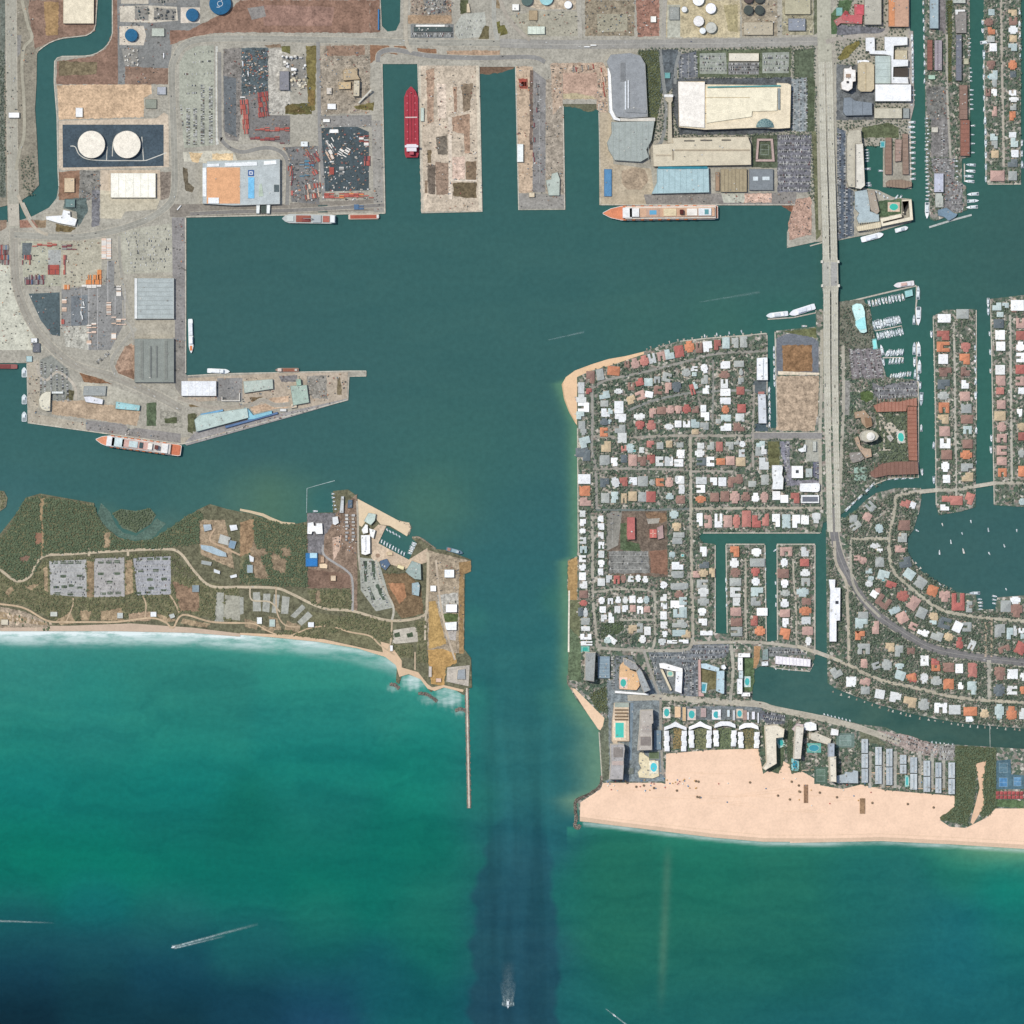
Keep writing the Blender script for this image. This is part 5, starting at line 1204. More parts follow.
for q,l,c,h in (('r 228 525 285 628','peach flat cabana roof between two pool decks','#e4c49f',4),('r 300 530 334 660','tan flat cabana roof beside the round court pool','#ddbd92',4),('r 470 540 522 625','pink grey cabana roof behind the second beach court','#b9a19c',5),
  ('r 630 552 660 620','white framed cabana with dark slot near the third pool','#e9e9ec',5),('r 716 556 742 622','slim pale blue cabana behind the third beach court','#d3dfe2',4),('r 768 560 792 655','slim grey white cabana beside the fourth pool','#c9cccc',4),
  ('r 862 560 900 650','brown pink cabana beside the fourth pool','#b5988a',5),('r 902 575 922 648','thin white cabana east of the brown pink cabana','#e5e7e8',5),('r 946 572 976 645','pale lilac cabana behind the fourth beach court','#dfe0e6',5),('r 998 582 1014 682','thin white strip cabana beside the hotel car park','#e5e7ea',5)):
 bld(l,q,h,c,'#b3aa9c','cabana','cabana',units=0)
F('D7')
tower('long cream beach tower with a bent southern end','668 292 742 285 792 312 786 362 738 368 742 530 672 572 655 560 680 525',30,10,'#e9dec8','#c6bba6',4)
tower('cream rounded beach tower ending in a turquoise pool terrace','865 292 915 300 896 500 852 500',30,10,'#e0d8c8','#c1b8a8',5)
bld('pink lilac head block of the rounded beach tower','840 312 872 275 915 282 915 300 860 330',20,'#c9bab8','#a99c98','hotel_hall','hotel',units=6)
bld('white round topped ballroom beside the beach tower','910 290 930 270 965 265 998 280 1000 318 960 325 925 318',14,'#f4f4f3','#c1beb7','ballroom','hotel',units=0)
bld('cream low wing running east from the white ballroom','950 335 1024 350 1024 392 985 385 950 372',10,'#dcd2be','#b3aa98','hotel_wing','hotel',units=2)
F('Z19')
bld('white fan shaped reception roof on the hotel drive','180 298 212 305 210 330 175 328',8,'#ecebe9','#b9b5ad','hotel_hall','hotel',units=0)
bld('cream diagonal hotel wing near the parasol pool','88 320 110 315 180 345 172 372 90 348',13,'#ded5c1','#b5ac9a','hotel_wing','hotel',units=2)
bld('grey capped head of the narrow beach tower','r 166 365 190 420',34,'#b5bcc3','#a0a5a9','apartment_tower','tower',units=2,floors=10)
bld('narrow cream beach tower ending at the sand','168 421 196 421 198 530 172 528',40,'#ddd5c3','#b9b09f','apartment_tower','tower',units=3,floors=12)
bld('grey white flat beach hotel at the edge of the sand','200 505 235 498 240 488 270 490 275 480 296 485 296 538 202 536',16,'#b9c2c4','#a3a8a6','hotel','hotel',units=4)
i=0
TH=[(312,340,345,540),(372,400,380,545),(420,447,388,550),(480,508,415,500),(525,555,425,570),(583,612,440,580),(635,661,448,585),(692,720,448,590)]
for r,(x0,x1,y0,y1) in enumerate(TH):
 n=max(2,round((y1-y0)/68)); 
 for k in range(n):
  a=y0+(y1-y0)*k/n; b=a+(y1-y0)/n-4
  bld(f'grey gabled townhouse block, {ordn(k)} from the street in the {ordn(r)} row from the west',f'r {x0} {a} {x1} {b}',9,'#bfc5c6','#aeb2b2','townhouse','townhouse',units=3,parapet=False,group='grey townhouse rows behind the beach',blocks=((f'r {(x0+x1)/2-2} {a+3} {(x0+x1)/2+2} {b-3}',1.2,'#a9b4b9'),))
def marquee(x,y,w,label):
 root=empty('tent',(*T(x,y),LAND)); tag(root,label,'tent','red beach club tents'); s=S(w)
 a=MB(); a.box(0,0,0,s*.9,s*.9,2.6); a.build('wall',M('#b8766e','plain'),root)
 a=MB(); a.hip(0,0,2.6,s,s,2.2); a.build('canopy',M('#ad5a58','roof'),root)
for k in range(7):
 for j in range(2): marquee(908+k*17.5,582+j*18,15,f'red pyramid tent, {ordn(k)} from the woodland in the {"upper" if j==0 else "lower"} row')
# --- barrier island
F('D6')
bld('white U shaped coast guard barracks','65 365 115 358 120 390 138 390 140 368 190 368 196 460 140 462 130 440 105 440 100 462 62 460',8,'#f3f3f1','#c2beb4','barracks','barracks',units=1)
bld('white square coast guard hall near the boat docks','275 318 322 308 332 365 300 385 280 375',7,'#f1f1ee','#c0bcb2','hall','hall',units=0)
bld('blue court roof with a white square on the coast guard lawn','r 48 622 150 738',5,'#3c76a6','#3f6f98','sports_roof','building',units=0,blocks=(('r 85 622 145 665',.8,'#b9dce8'),('r 55 670 148 730',.4,'#3579b8')))
bld('cream hut pair south east of the blue court roof','165 715 215 712 235 725 233 755 168 752',5,'#e6cfae','#b9a488','hut','hut',units=0)
bld('tan hut on bare ground east of the blue court roof','r 176 652 208 705',5,'#c6a78a','#a48a70','hut','hut',units=0)
bld('lone cream square hut on the brown coast guard lawn','r 262 815 306 860',5,'#d8c3a8','#b09b82','hut','hut',units=0)
bld('long white boat shed beside the coast guard docks','352 138 376 138 372 280 338 280',7,'#d6d8d6','#a9a9a5','boat_shed','shed',units=3)
bld('dark blue grey boat yard roof at the point','410 170 448 168 446 235 405 240',6,'#5f7080','#646c72','boat_shed','shed',units=2)
rr=random.Random(5)
k=0
for y in range(290,530,30):
 for x in (385,440):
  bld(f'coast guard trailer hut, {ordn(k)} along the yard track from the point',f'r {x} {y} {x+rr.uniform(18,32):.0f} {y+rr.uniform(14,24):.0f}',3,rr.choice(['#d8d5ce','#b5b3b0','#8f8d8a','#c3b8a8']),'#9c958b','trailer_hut','hut',units=0,group='huts in the coast guard yard'); k+=1
bld('pale mint roofed sports hall on the point beach','545 350 585 280 648 290 640 345 605 385',9,'#c9d6ca','#a5ada4','sports_hall','hall',units=0)
bld('white gabled chapel like lab south of the mint hall','525 425 560 375 580 385 582 450 540 460',9,'#efeeea','#bdb8ad','laboratory','laboratory',units=0)
bld('white slanted laboratory between mint hall and marina','590 412 645 428 628 500 600 480',9,'#f0f0ee','#bdb9b0','laboratory','laboratory',units=1)
bld('long white laboratory beside the palm car park','520 470 598 468 600 625 560 640 525 630',10,'#f2f2f2','#bcb9b2','laboratory','laboratory',units=3,blocks=(('r 560 480 566 600',.7,'#b8bcc0'),))
bld('cream pavilion south of the small marina','835 718 892 740 882 768 828 748',5,'#e0d3a8','#b8ab88','pavilion','pavilion',units=0)
bld('slim tan dock house on the marina edge','r 745 615 790 642',4,'#dcc7a4','#b5a083','dock_house','boat house',units=0)
bld('grey aqua roofed oceanographic centre','900 780 955 688 1030 715 1035 850 980 845 930 810',12,'#a9b7ae','#939d96','research_centre','laboratory',units=6)
bld('pale blue roofed annex south of the oceanographic centre','955 880 1010 870 1024 900 1015 990 955 975',9,'#a9bbbd','#8f9c9c','research_annex','laboratory',units=3)
bld('blue tent roofed decks beside the round drive','680 690 740 670 770 720 730 770 690 740',4,'#5d7086','#66707a','deck_roof','shelter',units=4)
F('Z9')
for q,l,c,h in (('r 872 382 914 416','white roofed research office with grey yard near the pier head','#eef1f2',8),('r 812 450 837 475','small white research hut beside the lane','#f0f0ee',5),('r 878 530 926 564','plain white flat roofed research hall above the lawn','#f6f6f6',8),
  ('872 608 925 604 924 640 880 640','white twin gabled research hall below the lawn','#eff0ef',8),('r 836 846 858 862','small peach hut near the cove','#e6c3ac',4),('r 805 795 818 840','pale strip hut near the second groyne','#d8ccc0',4),('r 640 705 652 730','white tiny kiosk on the beach path','#eeeeec',4),
  ('r 290 606 316 628','white bath house by the car park lane end','#f1f3f3',5),('r 72 585 94 614','white picnic pavilion south of the small car parks','#e7ebe9',4),('r 125 594 150 626','grey white picnic pavilion beside the white one','#bccbc2',4),
  ('38 318 60 330 58 350 42 348','white ranger hut beside the west wood','#e6e8e8',4),('r 30 362 55 396','grey blue ranger hut in the west clearing','#9fb0b5',4),('930 810 960 806 962 850 925 850','grey service roof at the jetty root','#9ea3a5',5)):
 bld(l,q,h,c,'#b3ada2','park_building','building',units=0)
F('Z8')
for q,l,c,h in (('866 190 900 188 905 212 872 220','grey blue ranger house in the round clearing','#b5c0c6',5),('978 192 1010 190 1015 212 985 218','white ranger house east of the round clearing','#eceeee',5),('855 275 905 282 965 310 968 328 935 325 860 296','pale blue slanted ranger hall on the bare clearing','#a9bac2',6),
  ('975 255 1010 262 1000 295 975 288','blue grey ranger annex by the clearing lane','#8ea6b6',5),('940 230 985 245 975 280 930 268','pale grey paved roof in the ranger clearing','#b8b9b2',5),('r 215 562 245 582','pale picnic pavilion on the western dune path','#cfd2c6',4),('r 500 566 525 590','grey white picnic pavilion on the middle dune path','#cfd2ca',4),
  ('r 642 562 668 584','bright white picnic pavilion at the dune edge','#f3f4f4',4),('720 575 742 568 748 585 728 592','tilted pale picnic pavilion beside the dune track','#c3c8c0',4),('912 378 940 388 938 402 912 394','tiny white roof in the wood below the clearing','#e3e6e6',4),
  ('980 408 1010 400 1012 414 985 420','white roof strip in the wood near the lane','#e5e8e8',4),('860 342 905 350 900 366 858 358','pale grey shed below the ranger hall','#a8ada8',4),('r 820 448 850 478','grey blue hut beside the lane bend','#8d9ba0',4),
  ('r 5 595 35 618','cream beach hut at the western frame edge','#d9cfb8',4)):
 bld(l,q,h,c,'#aaa498','park_building','building',units=0)
F('Z15')
bld('long white stepped apartment block on the lone canal bank','885 828 928 828 925 880 960 880 958 1090 935 1092 935 1225 890 1225 890 1050 895 900',14,'#f4f4f5','#c2c1bc','apartment_block','apartments',units=4,blocks=(('r 928 965 948 985',.6,'#40444c'),))
F('Z17')
bld('white long yacht club hall on the lagoon dock','650 585 890 608 888 660 648 640',11,'#eee9ec','#b5b0b0','yacht_club','clubhouse',units=0,rib=10,ribc='#d8d2d6')
bld('small white office at the west end of the yacht club dock','555 625 600 622 602 652 556 655',7,'#e6e8e8','#b3b3b0','office','office',units=1)
bld('grey green shed north of the small yacht club office','565 545 600 535 602 612 560 615',5,'#93a39e','#88918d','shed','shed',units=3)
# ================================================================== houses
HC=dict(w=('white','#f3f3f0','white_roof_house','white roofed'),r=('red','#b66f66','tile_roof_house','red tile roofed'),o=('orange','#d08b69','tile_roof_house','orange tile roofed'),p=('pink','#c6a497','tile_roof_house','pink tile roofed'),
 b=('brown','#97796d','tile_roof_house','brown tile roofed'),g=('grey','#adb0aa','grey_roof_house','grey roofed'),t=('cream','#cdb796','grey_roof_house','cream roofed'),a=('pale aqua','#bccac6','grey_roof_house','pale aqua roofed'),d=('dark grey','#6f7779','grey_roof_house','dark grey roofed'))
hr=random.Random(21)
def house(x,y,w,d,rot,c,label,group):
 px=toP(x,y); X,Y=W(px); w,d=S(w)*1.05,S(d)*1.05; rz=-math.radians(rot)
 _,hexc,name,_ = HC[c]
 if c=='r': hexc=hr.choice((hexc,'#bf8276','#a96d63'))
 if c=='w': hexc=hr.choice(('#f3f3f0','#f3f3f0','#f3f3f0','#e2e2de','#d2d4d0'))
 root=empty(name,(X,Y,LAND),rz); tag(root,label,'house',group)
 h=hr.choice((3.6,3.8,6.2)) if c!='w' else hr.choice((3.3,3.6,5.8))
 k=hr.random(); wings=[]
 big=max(w,d)>9
 if not big or k<.36: wings=[(0,0,w,d)]
 elif k<.62:
  sx,sy=hr.choice((-1,1)),hr.choice((-1,1)); f=hr.uniform(.55,.7); g=hr.uniform(.55,.7)
  wings=[(0,sy*d*(1-f)/2,w,d*f),(sx*w*(1-g)/2,0,w*g,d*.985)]
 elif k<.78:
  f=hr.uniform(.42,.5); s=hr.choice((-1,1)); 
  if hr.random()<.5: wings=[(0,s*d*(1-f)/2,w,d*f),(-w*.32,0,w*.36,d*.98),(w*.32,-s*d*.06,w*.34,d*.86)]
  else: wings=[(s*w*(1-f)/2,0,w*f,d),(0,-d*.32,w*.98,d*.36),(-s*w*.06,d*.32,w*.86,d*.34)]
 else:
  wings=[(0,0,w*.6,d),(0,hr.uniform(-.15,.15)*d,w*.98,d*.58)]
 wall=MB(); roof=MB(); sl={'w':.07,'a':.18,'g':.26}.get(c,.34)
 for i,(cx,cy,a,b) in enumerate(wings):
  hh=h+.06*i; wall.box(cx,cy,-.4,max(a-.9,2),max(b-.9,2),hh+.4)
  roof.hip(cx,cy,hh,a,b,min(a,b)/2*sl,0,0)
  m=len(roof.v); 
  roof.face([(cx-a/2,cy-b/2,hh),(cx-a/2,cy+b/2,hh),(cx+a/2,cy+b/2,hh),(cx+a/2,cy-b/2,hh)])
 wall.build('wall',M(hr.choice(('#d9cfbf','#cfc6b6','#e2dccf','#c9b7a0')),'plain'),root)
 ro=roof.build('roof',M(hexc,'roof'),root)
 if hr.random()<.5:
  cx,cy,a,b=wings[0]; u=MB(); u.box(cx+a*.2,cy+b*.12,h,1.2,1.2,min(a,b)/2*sl+1.0); u.build('chimney',M('#b5aa9c','plain'),ro)
 if c in 'wa' and hr.random()<.6:
  cx,cy,a,b=wings[0]; u=MB(); u.box(cx-a*.22,cy-b*.1,h,1.6,1.4,1.5); u.build('rooftop_unit',M('#9aa0a2','plain'),ro)
 c_,s_=math.cos(math.radians(rot)),math.sin(math.radians(rot)); hw,hd=w/2/U,d/2/U
 occupy([(px[0]+a*c_-b*s_,px[1]+a*s_+b*c_) for a,b in ((-hw,-hd),(hw,-hd),(hw,hd),(-hw,hd))])
 return (px,w/U,d/U)
DRIVE=[M(h,'conc') for h in ('#c4bdaf','#b3aea4','#cfc0aa','#bca69a')]
def drive(px,w,d,rot):
 """A paved drive or terrace next to the house."""
 a=math.radians(rot)+hr.choice((0,1,2,3))*math.pi/2; u=np.array((math.cos(a),math.sin(a))); v=np.array((-u[1],u[0])); L=(w if abs(u[0])>.7 else d)/2
 b=hr.uniform(.5,1.1); l=hr.uniform(.8,1.9); o=v*hr.uniform(-.6,.6)*min(w,d)/2; p=np.array(px)+o
 q=[tuple(p+u*s+v*t) for s,t in ((L*.9,-b),(L+l,-b*.8),(L+l,b*.8),(L*.9,b))]
 m=MB(); m.sheet([W(k) for k in q],level(q)); m.build('driveway',hr.choice(DRIVE))['kind']='structure'
HOUSES=[]
def row(fr,desc,frm,s,group):
 F(fr)
 for i,e in enumerate(s.split(';')):
  q=e.split(); x,y,w,d=map(float,q[:4]); rot=float(q[4]) if len(q)>5 else 0; c=q[-1]
  lb=f'{HC[c][3]} house, {ordn(i)} from the {frm} {desc}'
  if len(lb.replace('-',' ').split())>16: lb=lb.replace(' roofed house',' house').replace('on the lower','on lower').replace('at the south','at south').replace('in the wooded','in wooded')
  HOUSES.append(house(x,y,w,d,rot,c,lb,group)); h_=HOUSES[-1]; drive(*h_,rot)
  if hr.random()<.7: drive(*h_,rot)
G1='houses on the peninsula'; G2='houses on the finger canals'; G3='houses round the lagoon'; G4='houses on the finger islands'; G5='houses on the far strip'
row('C1','along the sandy north west shore','west','190 300 75 110 b;280 275 65 100 -10 g;405 240 110 80 5 o;530 180 45 60 b;605 170 75 90 -12 p;690 145 80 90 -12 r;762 125 65 90 -12 w;850 105 70 80 -10 p;925 85 80 90 -10 a;1015 60 80 105 -8 r',G1)
row('C1','facing the west sand spit','north','105 400 55 100 w;175 430 50 50 r;105 500 90 80 w;125 580 100 85 w;95 655 70 70 a;110 745 60 70 g;125 810 55 60 g;140 905 95 95 -15 a;110 1000 110 80 d',G1)
row('C1','in the second row behind the sandy shore','west','320 465 95 65 -10 a;450 430 75 45 w;570 385 60 70 b;645 345 70 65 -15 r;730 345 75 70 a;810 325 55 60 g;900 300 80 80 15 g;990 385 60 80 d',G1)
row('C1','beside the diagonal lane','west','570 510 75 70 -20 t;655 470 85 80 -20 p;735 460 70 55 10 w;820 420 75 75 b;915 400 55 95 p',G1)
row('C1','in the stacked column below the second row','north','320 545 70 55 g;330 630 75 75 w;375 615 40 50 a;455 580 80 110 w;470 680 100 75 w;320 715 80 60 d;370 715 30 40 a;315 810 70 80 o;465 780 95 75 g;485 865 80 90 w;335 945 85 95 t;560 960 75 80 a;500 965 50 50 r',G1)
row('C1','south of the diagonal lane','west','645 665 100 60 w;650 745 80 75 r;755 745 80 85 r;770 635 60 85 p;850 610 80 65 b;930 600 70 70 p;920 760 75 50 w;1005 735 60 60 w',G1)
row('C2','along the north quay','west','180 155 85 100 -8 o;270 165 60 90 b;350 155 80 95 -5 w;440 140 60 90 r;520 120 65 100 a;605 120 60 90 g;685 110 65 100 g',G1)
row('C2','in the second row behind the north quay','west','225 360 60 45 w;320 360 60 80 -15 w;515 325 85 65 w;640 315 90 55 g;150 395 80 70 g;225 412 40 35 a;320 460 60 80 g;505 415 95 65 b;660 390 35 60 g',G1)
row('C2','in the third row behind the north quay','west','60 530 80 90 d;208 555 40 95 -15 r;235 515 35 65 -15 a;335 555 60 75 w;505 500 65 80 w;515 580 90 65 w;515 660 95 60 w;660 475 50 60 g;655 565 70 70 r',G1)
row('C2','in the fourth row behind the north quay','west','15 740 35 70 p;75 740 65 70 p;155 735 75 80 r;235 740 60 60 b;310 730 50 60 w;325 805 75 75 w;515 740 65 70 o;665 730 75 75 r;520 820 90 60 a;450 850 50 40 g;650 815 80 70 w;520 905 95 65 w;640 905 95 70 b',G1)
row('C2','above the wide cross street','west','15 905 35 40 w;75 875 60 60 g;155 875 65 60 w;235 870 75 75 a;320 895 75 65 g;235 948 60 45 t',G1)
row('C3','just south of the cross street','west','60 150 40 30 g;185 155 40 35 w;245 155 40 45 g;297 160 38 55 r;358 155 45 45 g;435 145 35 35 w;400 135 30 25 g;545 145 50 35 a;540 190 50 50 g;565 180 30 50 w',G1)
row('C3','in the second row below the cross street','west','8 250 18 50 w;65 205 45 50 w;178 200 55 45 w;432 200 35 45 w;52 258 55 40 w;190 250 60 45 d;243 250 45 55 w;305 250 50 38 o;362 245 50 50 p;425 252 55 50 t;565 262 55 70 w',G1)
row('C3','below the short cul de sac','west','58 360 45 45 w;70 415 35 50 w;188 365 62 42 w;262 370 40 45 w;315 372 45 50 w;372 375 45 60 b;415 355 45 55 b;185 415 50 45 w;495 385 45 35 g;572 360 45 60 g',G1)
row('C3','on the north side of the palm street','west','60 480 50 45 b;185 478 60 40 o;268 465 50 50 b;330 460 50 60 b;390 465 55 70 p;455 460 50 50 b;515 465 45 50 w;568 465 45 60 p;640 455 45 50 w;688 475 45 45 w;752 470 50 60 r',G1)
row('C3','between the palm street and the wide canal','west','178 600 35 75 w;228 610 45 75 p;292 605 45 80 w;348 610 50 70 p;400 610 42 75 r;460 595 52 95 r;520 610 50 70 r;575 600 38 70 r;638 605 45 75 w;700 610 48 80 a;760 610 45 75 w;812 600 45 55 w;880 590 50 60 w',G1)
row('C4','in the row north of the wooded lane','west','95 190 105 100 d;285 235 90 90 g;375 250 60 75 w;465 220 60 70 d;545 235 75 100 p;630 245 75 80 b;715 225 70 80 r;795 245 70 85 w;880 245 70 85 w;975 260 80 65 w',G1)
row('C4','in the loose row above the wooded lane','west','630 140 45 50 w;710 85 65 60 r;800 100 60 60 g;885 85 55 60 t;990 180 70 70 w',G1)
row('C4','in the row south of the wooded lane','west','95 410 110 85 w;285 445 80 80 d;385 440 70 90 -20 w;460 435 70 80 r;550 430 70 70 w;640 430 90 90 g;725 440 50 50 g;800 440 75 70 o;885 440 70 85 p;955 410 30 50 w;995 420 60 65 w;1000 505 50 80 w',G1)
row('C4','in the row north of the church','west','100 520 95 90 o;105 620 100 75 p;290 585 75 90 g;378 580 65 100 a;465 590 50 90 t;545 570 75 85 t;635 575 75 85 g;715 575 85 95 r;890 570 70 55 a;990 600 80 70 b',G1)
row('C4','east of the church grounds','north','930 740 80 70 a;955 855 80 75 t;975 930 100 45 g;960 985 90 55 g',G1)
row('Z14','on the channel front west of the church','north','222 435 38 42 w;225 495 38 45 w;222 555 40 40 w;225 617 42 44 w;228 680 45 45 a;222 742 45 45 w;222 800 45 45 w;222 862 45 50 w;228 920 50 48 w;228 985 55 50 b',G1)
row('Z14','in the column beside the church car park','north','345 470 38 42 w;348 522 42 42 w;347 585 36 44 w;350 650 38 45 w;350 712 38 45 w;350 775 42 48 w;345 832 35 45 w;350 902 48 48 w',G1)
row('Z14','at the south edge of the church grounds','west','403 880 38 48 w;455 885 40 55 r;500 880 35 50 b;552 880 40 40 w;602 875 35 45 w;650 882 38 42 w;775 922 45 45 30 w',G1)
row('Z14','in the column east of the church grounds','north','833 720 40 50 a;870 790 75 50 w;870 850 80 45 g;870 930 90 45 g;880 985 60 45 b',G1)
row('Z16','in the first row inside the loop street','west','352 208 40 45 w;412 213 35 40 w;465 203 38 42 w;515 205 38 45 w;563 200 40 48 w;615 205 40 40 w;658 203 38 48 a;775 187 42 45 w',G1)
row('Z16','in the second row inside the loop street','west','360 270 42 42 w;460 270 38 48 w;513 263 38 45 w;565 262 38 45 p;615 272 40 50 w;662 268 42 40 p;778 245 40 40 w;775 310 42 52 w',G1)
row('Z16','around the little pond','west','368 328 38 45 w;418 325 36 68 w;565 405 55 55 t;613 395 40 60 g;632 472 42 52 w;665 415 42 55 w;778 375 45 45 w;783 437 38 40 w;765 490 50 42 w;833 490 65 22 w;912 488 62 25 w;420 475 70 34 38 w;392 478 45 40 a',G1)
row('Z16','on the channel front beside the narrow park','north','228 225 50 38 r;208 285 32 55 d;242 290 30 58 w;243 350 58 45 g;243 400 58 30 w;245 455 72 38 w;250 500 76 28 w',G1)
row('Z16','in the column west of the spine street','north','870 235 90 50 w;880 295 75 55 a;875 365 80 50 g;880 430 85 42 a;935 430 45 40 t',G1)
row('Z15','between the spine street and the first canal','north','85 650 40 60 w;90 735 60 40 d;85 788 60 45 t;140 785 35 55 t;40 795 40 40 p;80 855 70 50 g;85 910 65 55 w;85 970 70 50 g',G2)
row('Z17','by the blind end of the first canal','north','150 285 55 50 w;155 355 55 45 w;180 430 80 30 w;20 210 50 50 a;20 290 50 70 a;25 375 50 40 g;40 440 60 40 t;30 110 50 40 g',G2)
row('Z15','on the west bank of the first finger','north','285 650 55 65 o;283 722 55 58 w;290 785 60 55 b;290 845 70 50 g;290 910 65 60 w;297 970 45 50 w',G2)
row('Z15','on the east bank of the first finger','north','425 655 60 50 w;430 720 90 50 g;418 780 52 50 r;420 842 50 48 w;428 908 75 55 a;420 970 60 50 g',G2)
row('Z17','at the south west end of the first finger','north','380 285 70 55 p;385 355 75 55 b;385 420 75 60 g',G2)
row('Z17','at the south east end of the first finger','north','560 285 70 50 w;505 345 45 65 r;545 415 70 60 o',G2)
row('Z15','on the west bank of the second finger','north','615 650 75 55 p;602 722 42 55 w;595 790 70 55 b;605 855 45 50 w;610 915 60 40 g;605 980 50 50 w',G2)
row('Z15','on the east bank of the second finger','north','735 650 45 60 w;732 720 55 45 r;737 785 60 42 w;740 845 55 50 g;720 910 75 55 a;745 970 55 45 b',G2)
row('Z17','at the south west end of the second finger','north','715 295 65 50 p;720 360 40 60 w;715 435 65 70 10 o',G2)
row('Z17','at the south east end of the second finger','north','855 280 80 55 o;860 345 60 50 w;870 415 70 55 p;875 485 40 55 w',G2)
row('C5','in the wedge beside the causeway creek','west','440 155 70 70 30 p;470 60 90 70 45 g;310 175 70 70 g;330 240 100 60 -35 g;550 265 70 80 -20 a',G3)
row('C5','on the west shore of the lagoon','north','795 30 80 70 20 r;862 50 50 60 20 w;780 235 110 90 b;765 350 80 80 g;745 455 90 60 p;790 580 110 95 -10 d;830 690 95 85 35 a;935 770 100 95 35 g',G3)
row('C5','between the main road and the lagoon lane','north','345 540 60 45 p;395 562 75 65 15 p;515 425 95 50 w;555 470 50 35 w;555 575 80 90 g;455 660 60 45 a;590 700 100 85 15 a;470 735 60 50 a;455 778 65 55 w;660 790 90 60 20 r;505 875 65 60 35 w;540 838 55 45 35 p;590 945 125 105 35 b;770 890 105 95 15 r;870 960 90 120 35 p',G3)
row('C6','above the dark main road near its bend','west','695 95 100 60 -30 a;765 165 95 95 -30 p;945 120 85 95 25 g;865 245 70 65 25 p;960 300 100 60 25 w',G3)
row('C6','on the bank road west of the main road','north','400 140 90 60 g;385 215 110 95 a;370 330 85 80 o;405 455 110 95 g;410 590 60 80 p;515 255 60 115 p;520 610 70 60 -20 g',G3)
row('C6','in the wooded block below the dark main road','west','620 600 90 100 g;650 440 80 80 t;735 475 75 100 g;740 615 80 50 a;745 700 90 80 20 a;845 475 70 60 b;850 725 85 75 -15 o;970 565 70 90 w;970 730 70 90 w',G3)
row('C6','on the winding canal bank','west','150 670 90 95 -30 g;290 760 90 90 w;420 755 90 70 15 p;420 840 80 70 g;555 875 85 80 10 w;700 905 100 90 10 w;835 950 115 90 10 t;965 970 100 105 5 g',G3)
row('C7','on the south shore of the lagoon','west','200 275 90 90 20 o;310 325 95 95 p;430 375 110 150 r;530 420 55 95 g;860 415 90 100 g;955 455 100 115 b;945 362 90 65 w',G3)
row('C7','below the lagoon lane','west','215 505 85 70 25 t;205 560 60 35 a;310 565 110 95 15 d;425 600 75 90 25 w;510 600 80 80 g;805 635 90 115 g;895 660 55 100 a;940 635 38 90 w;1000 635 50 45 w;1015 685 45 45 a',G3)
row('C7','on the north edge of the dark main road','west','240 680 100 75 20 g;345 690 80 70 20 t;445 745 60 100 r;555 765 55 90 25 w;845 800 100 55 -20 b;990 790 85 105 25 r',G3)
row('C8','on the south edge of the dark main road','west','130 185 70 90 w;225 195 70 60 r;230 250 75 55 o;345 245 100 80 b;440 255 65 80 w;560 270 80 125 r;805 300 100 115 b;920 305 90 85 w;1008 330 45 70 w',G3)
row('C8','in the middle row above the canal lane','west','25 340 60 75 r;235 365 95 75 g;345 395 90 90 o;455 410 45 60 w;555 430 80 115 a;800 450 100 105 d;915 450 90 75 w;1008 450 45 65 o',G3)
row('C8','on the straight canal bank','west','275 610 110 90 w;400 625 100 80 w;540 640 115 75 o;535 710 65 45 w;670 660 80 70 t;800 640 80 125 a;910 655 90 115 o;1003 660 45 95 w',G3)
row('B1','on the west side of the left island','north','280 310 115 75 w;270 470 110 85 r;270 575 115 90 o;270 690 85 85 w;290 810 110 80 b;275 925 110 85 d',G4)
row('B2','on the lower west side of the left island','north','230 45 90 60 g;235 140 80 80 o;230 230 80 70 t;240 325 80 75 p;245 420 80 75 w;255 510 80 70 b;245 605 60 75 w;255 700 55 60 w',G4)
row('B1','on the east side of the left island','north','450 270 110 85 g;480 580 85 85 r;470 690 90 95 o;475 805 80 80 b;475 925 65 75 w',G4)
row('B2','on the lower east side of the left island','north','400 50 75 70 p;410 145 80 70 g;415 230 90 65 b;420 315 65 60 a;420 425 75 65 b;410 510 90 65 o;415 610 90 60 g;420 685 85 65 t',G4)
row('B2','at the bridge end of the left island','west','300 870 155 70 r;240 925 65 45 w;435 855 65 85 20 r',G4)
row('B1','on the west side of the right island','north','770 200 80 70 a;850 190 58 45 a;800 275 60 45 a;785 360 90 80 d;800 465 85 85 w;805 570 80 80 w;800 790 85 85 w;805 890 85 90 p;800 985 70 60 r',G4)
row('B1','on the east side of the right island','north','960 190 115 95 w;930 230 45 45 b;990 355 80 90 p;990 470 80 80 r;990 570 75 80 w;990 675 75 85 w;985 785 80 80 r;985 895 80 80 p;1000 985 60 60 w',G4)
row('B2','on the lower west side of the right island','north','685 115 65 65 p;675 205 85 70 t;690 290 70 70 p;690 380 75 65 p;690 475 75 70 p;690 560 75 60 p;695 650 65 65 o',G4)
row('B2','on the lower east side of the right island','north','830 180 40 60 w;845 290 60 60 t;845 365 50 60 r;845 500 50 60 g;850 640 60 80 o;850 880 50 50 a',G4)
row('B3','on the west bank of the far strip','north','745 105 50 50 a;720 190 70 60 b;745 262 60 60 o;740 335 60 50 g;760 405 60 65 w;740 555 70 70 b;760 640 70 75 a;770 710 40 60 g;768 790 45 55 w;715 790 40 60 b;770 950 40 80 p',G5)
row('B3','on the east bank of the far strip','north','925 110 70 50 t;930 180 70 65 b;930 255 75 65 w;930 330 60 55 t;925 405 70 60 a;925 555 70 75 o;930 635 50 50 d;925 795 60 45 w;935 850 80 40 w;930 915 50 50 g;925 990 50 75 o',G5)
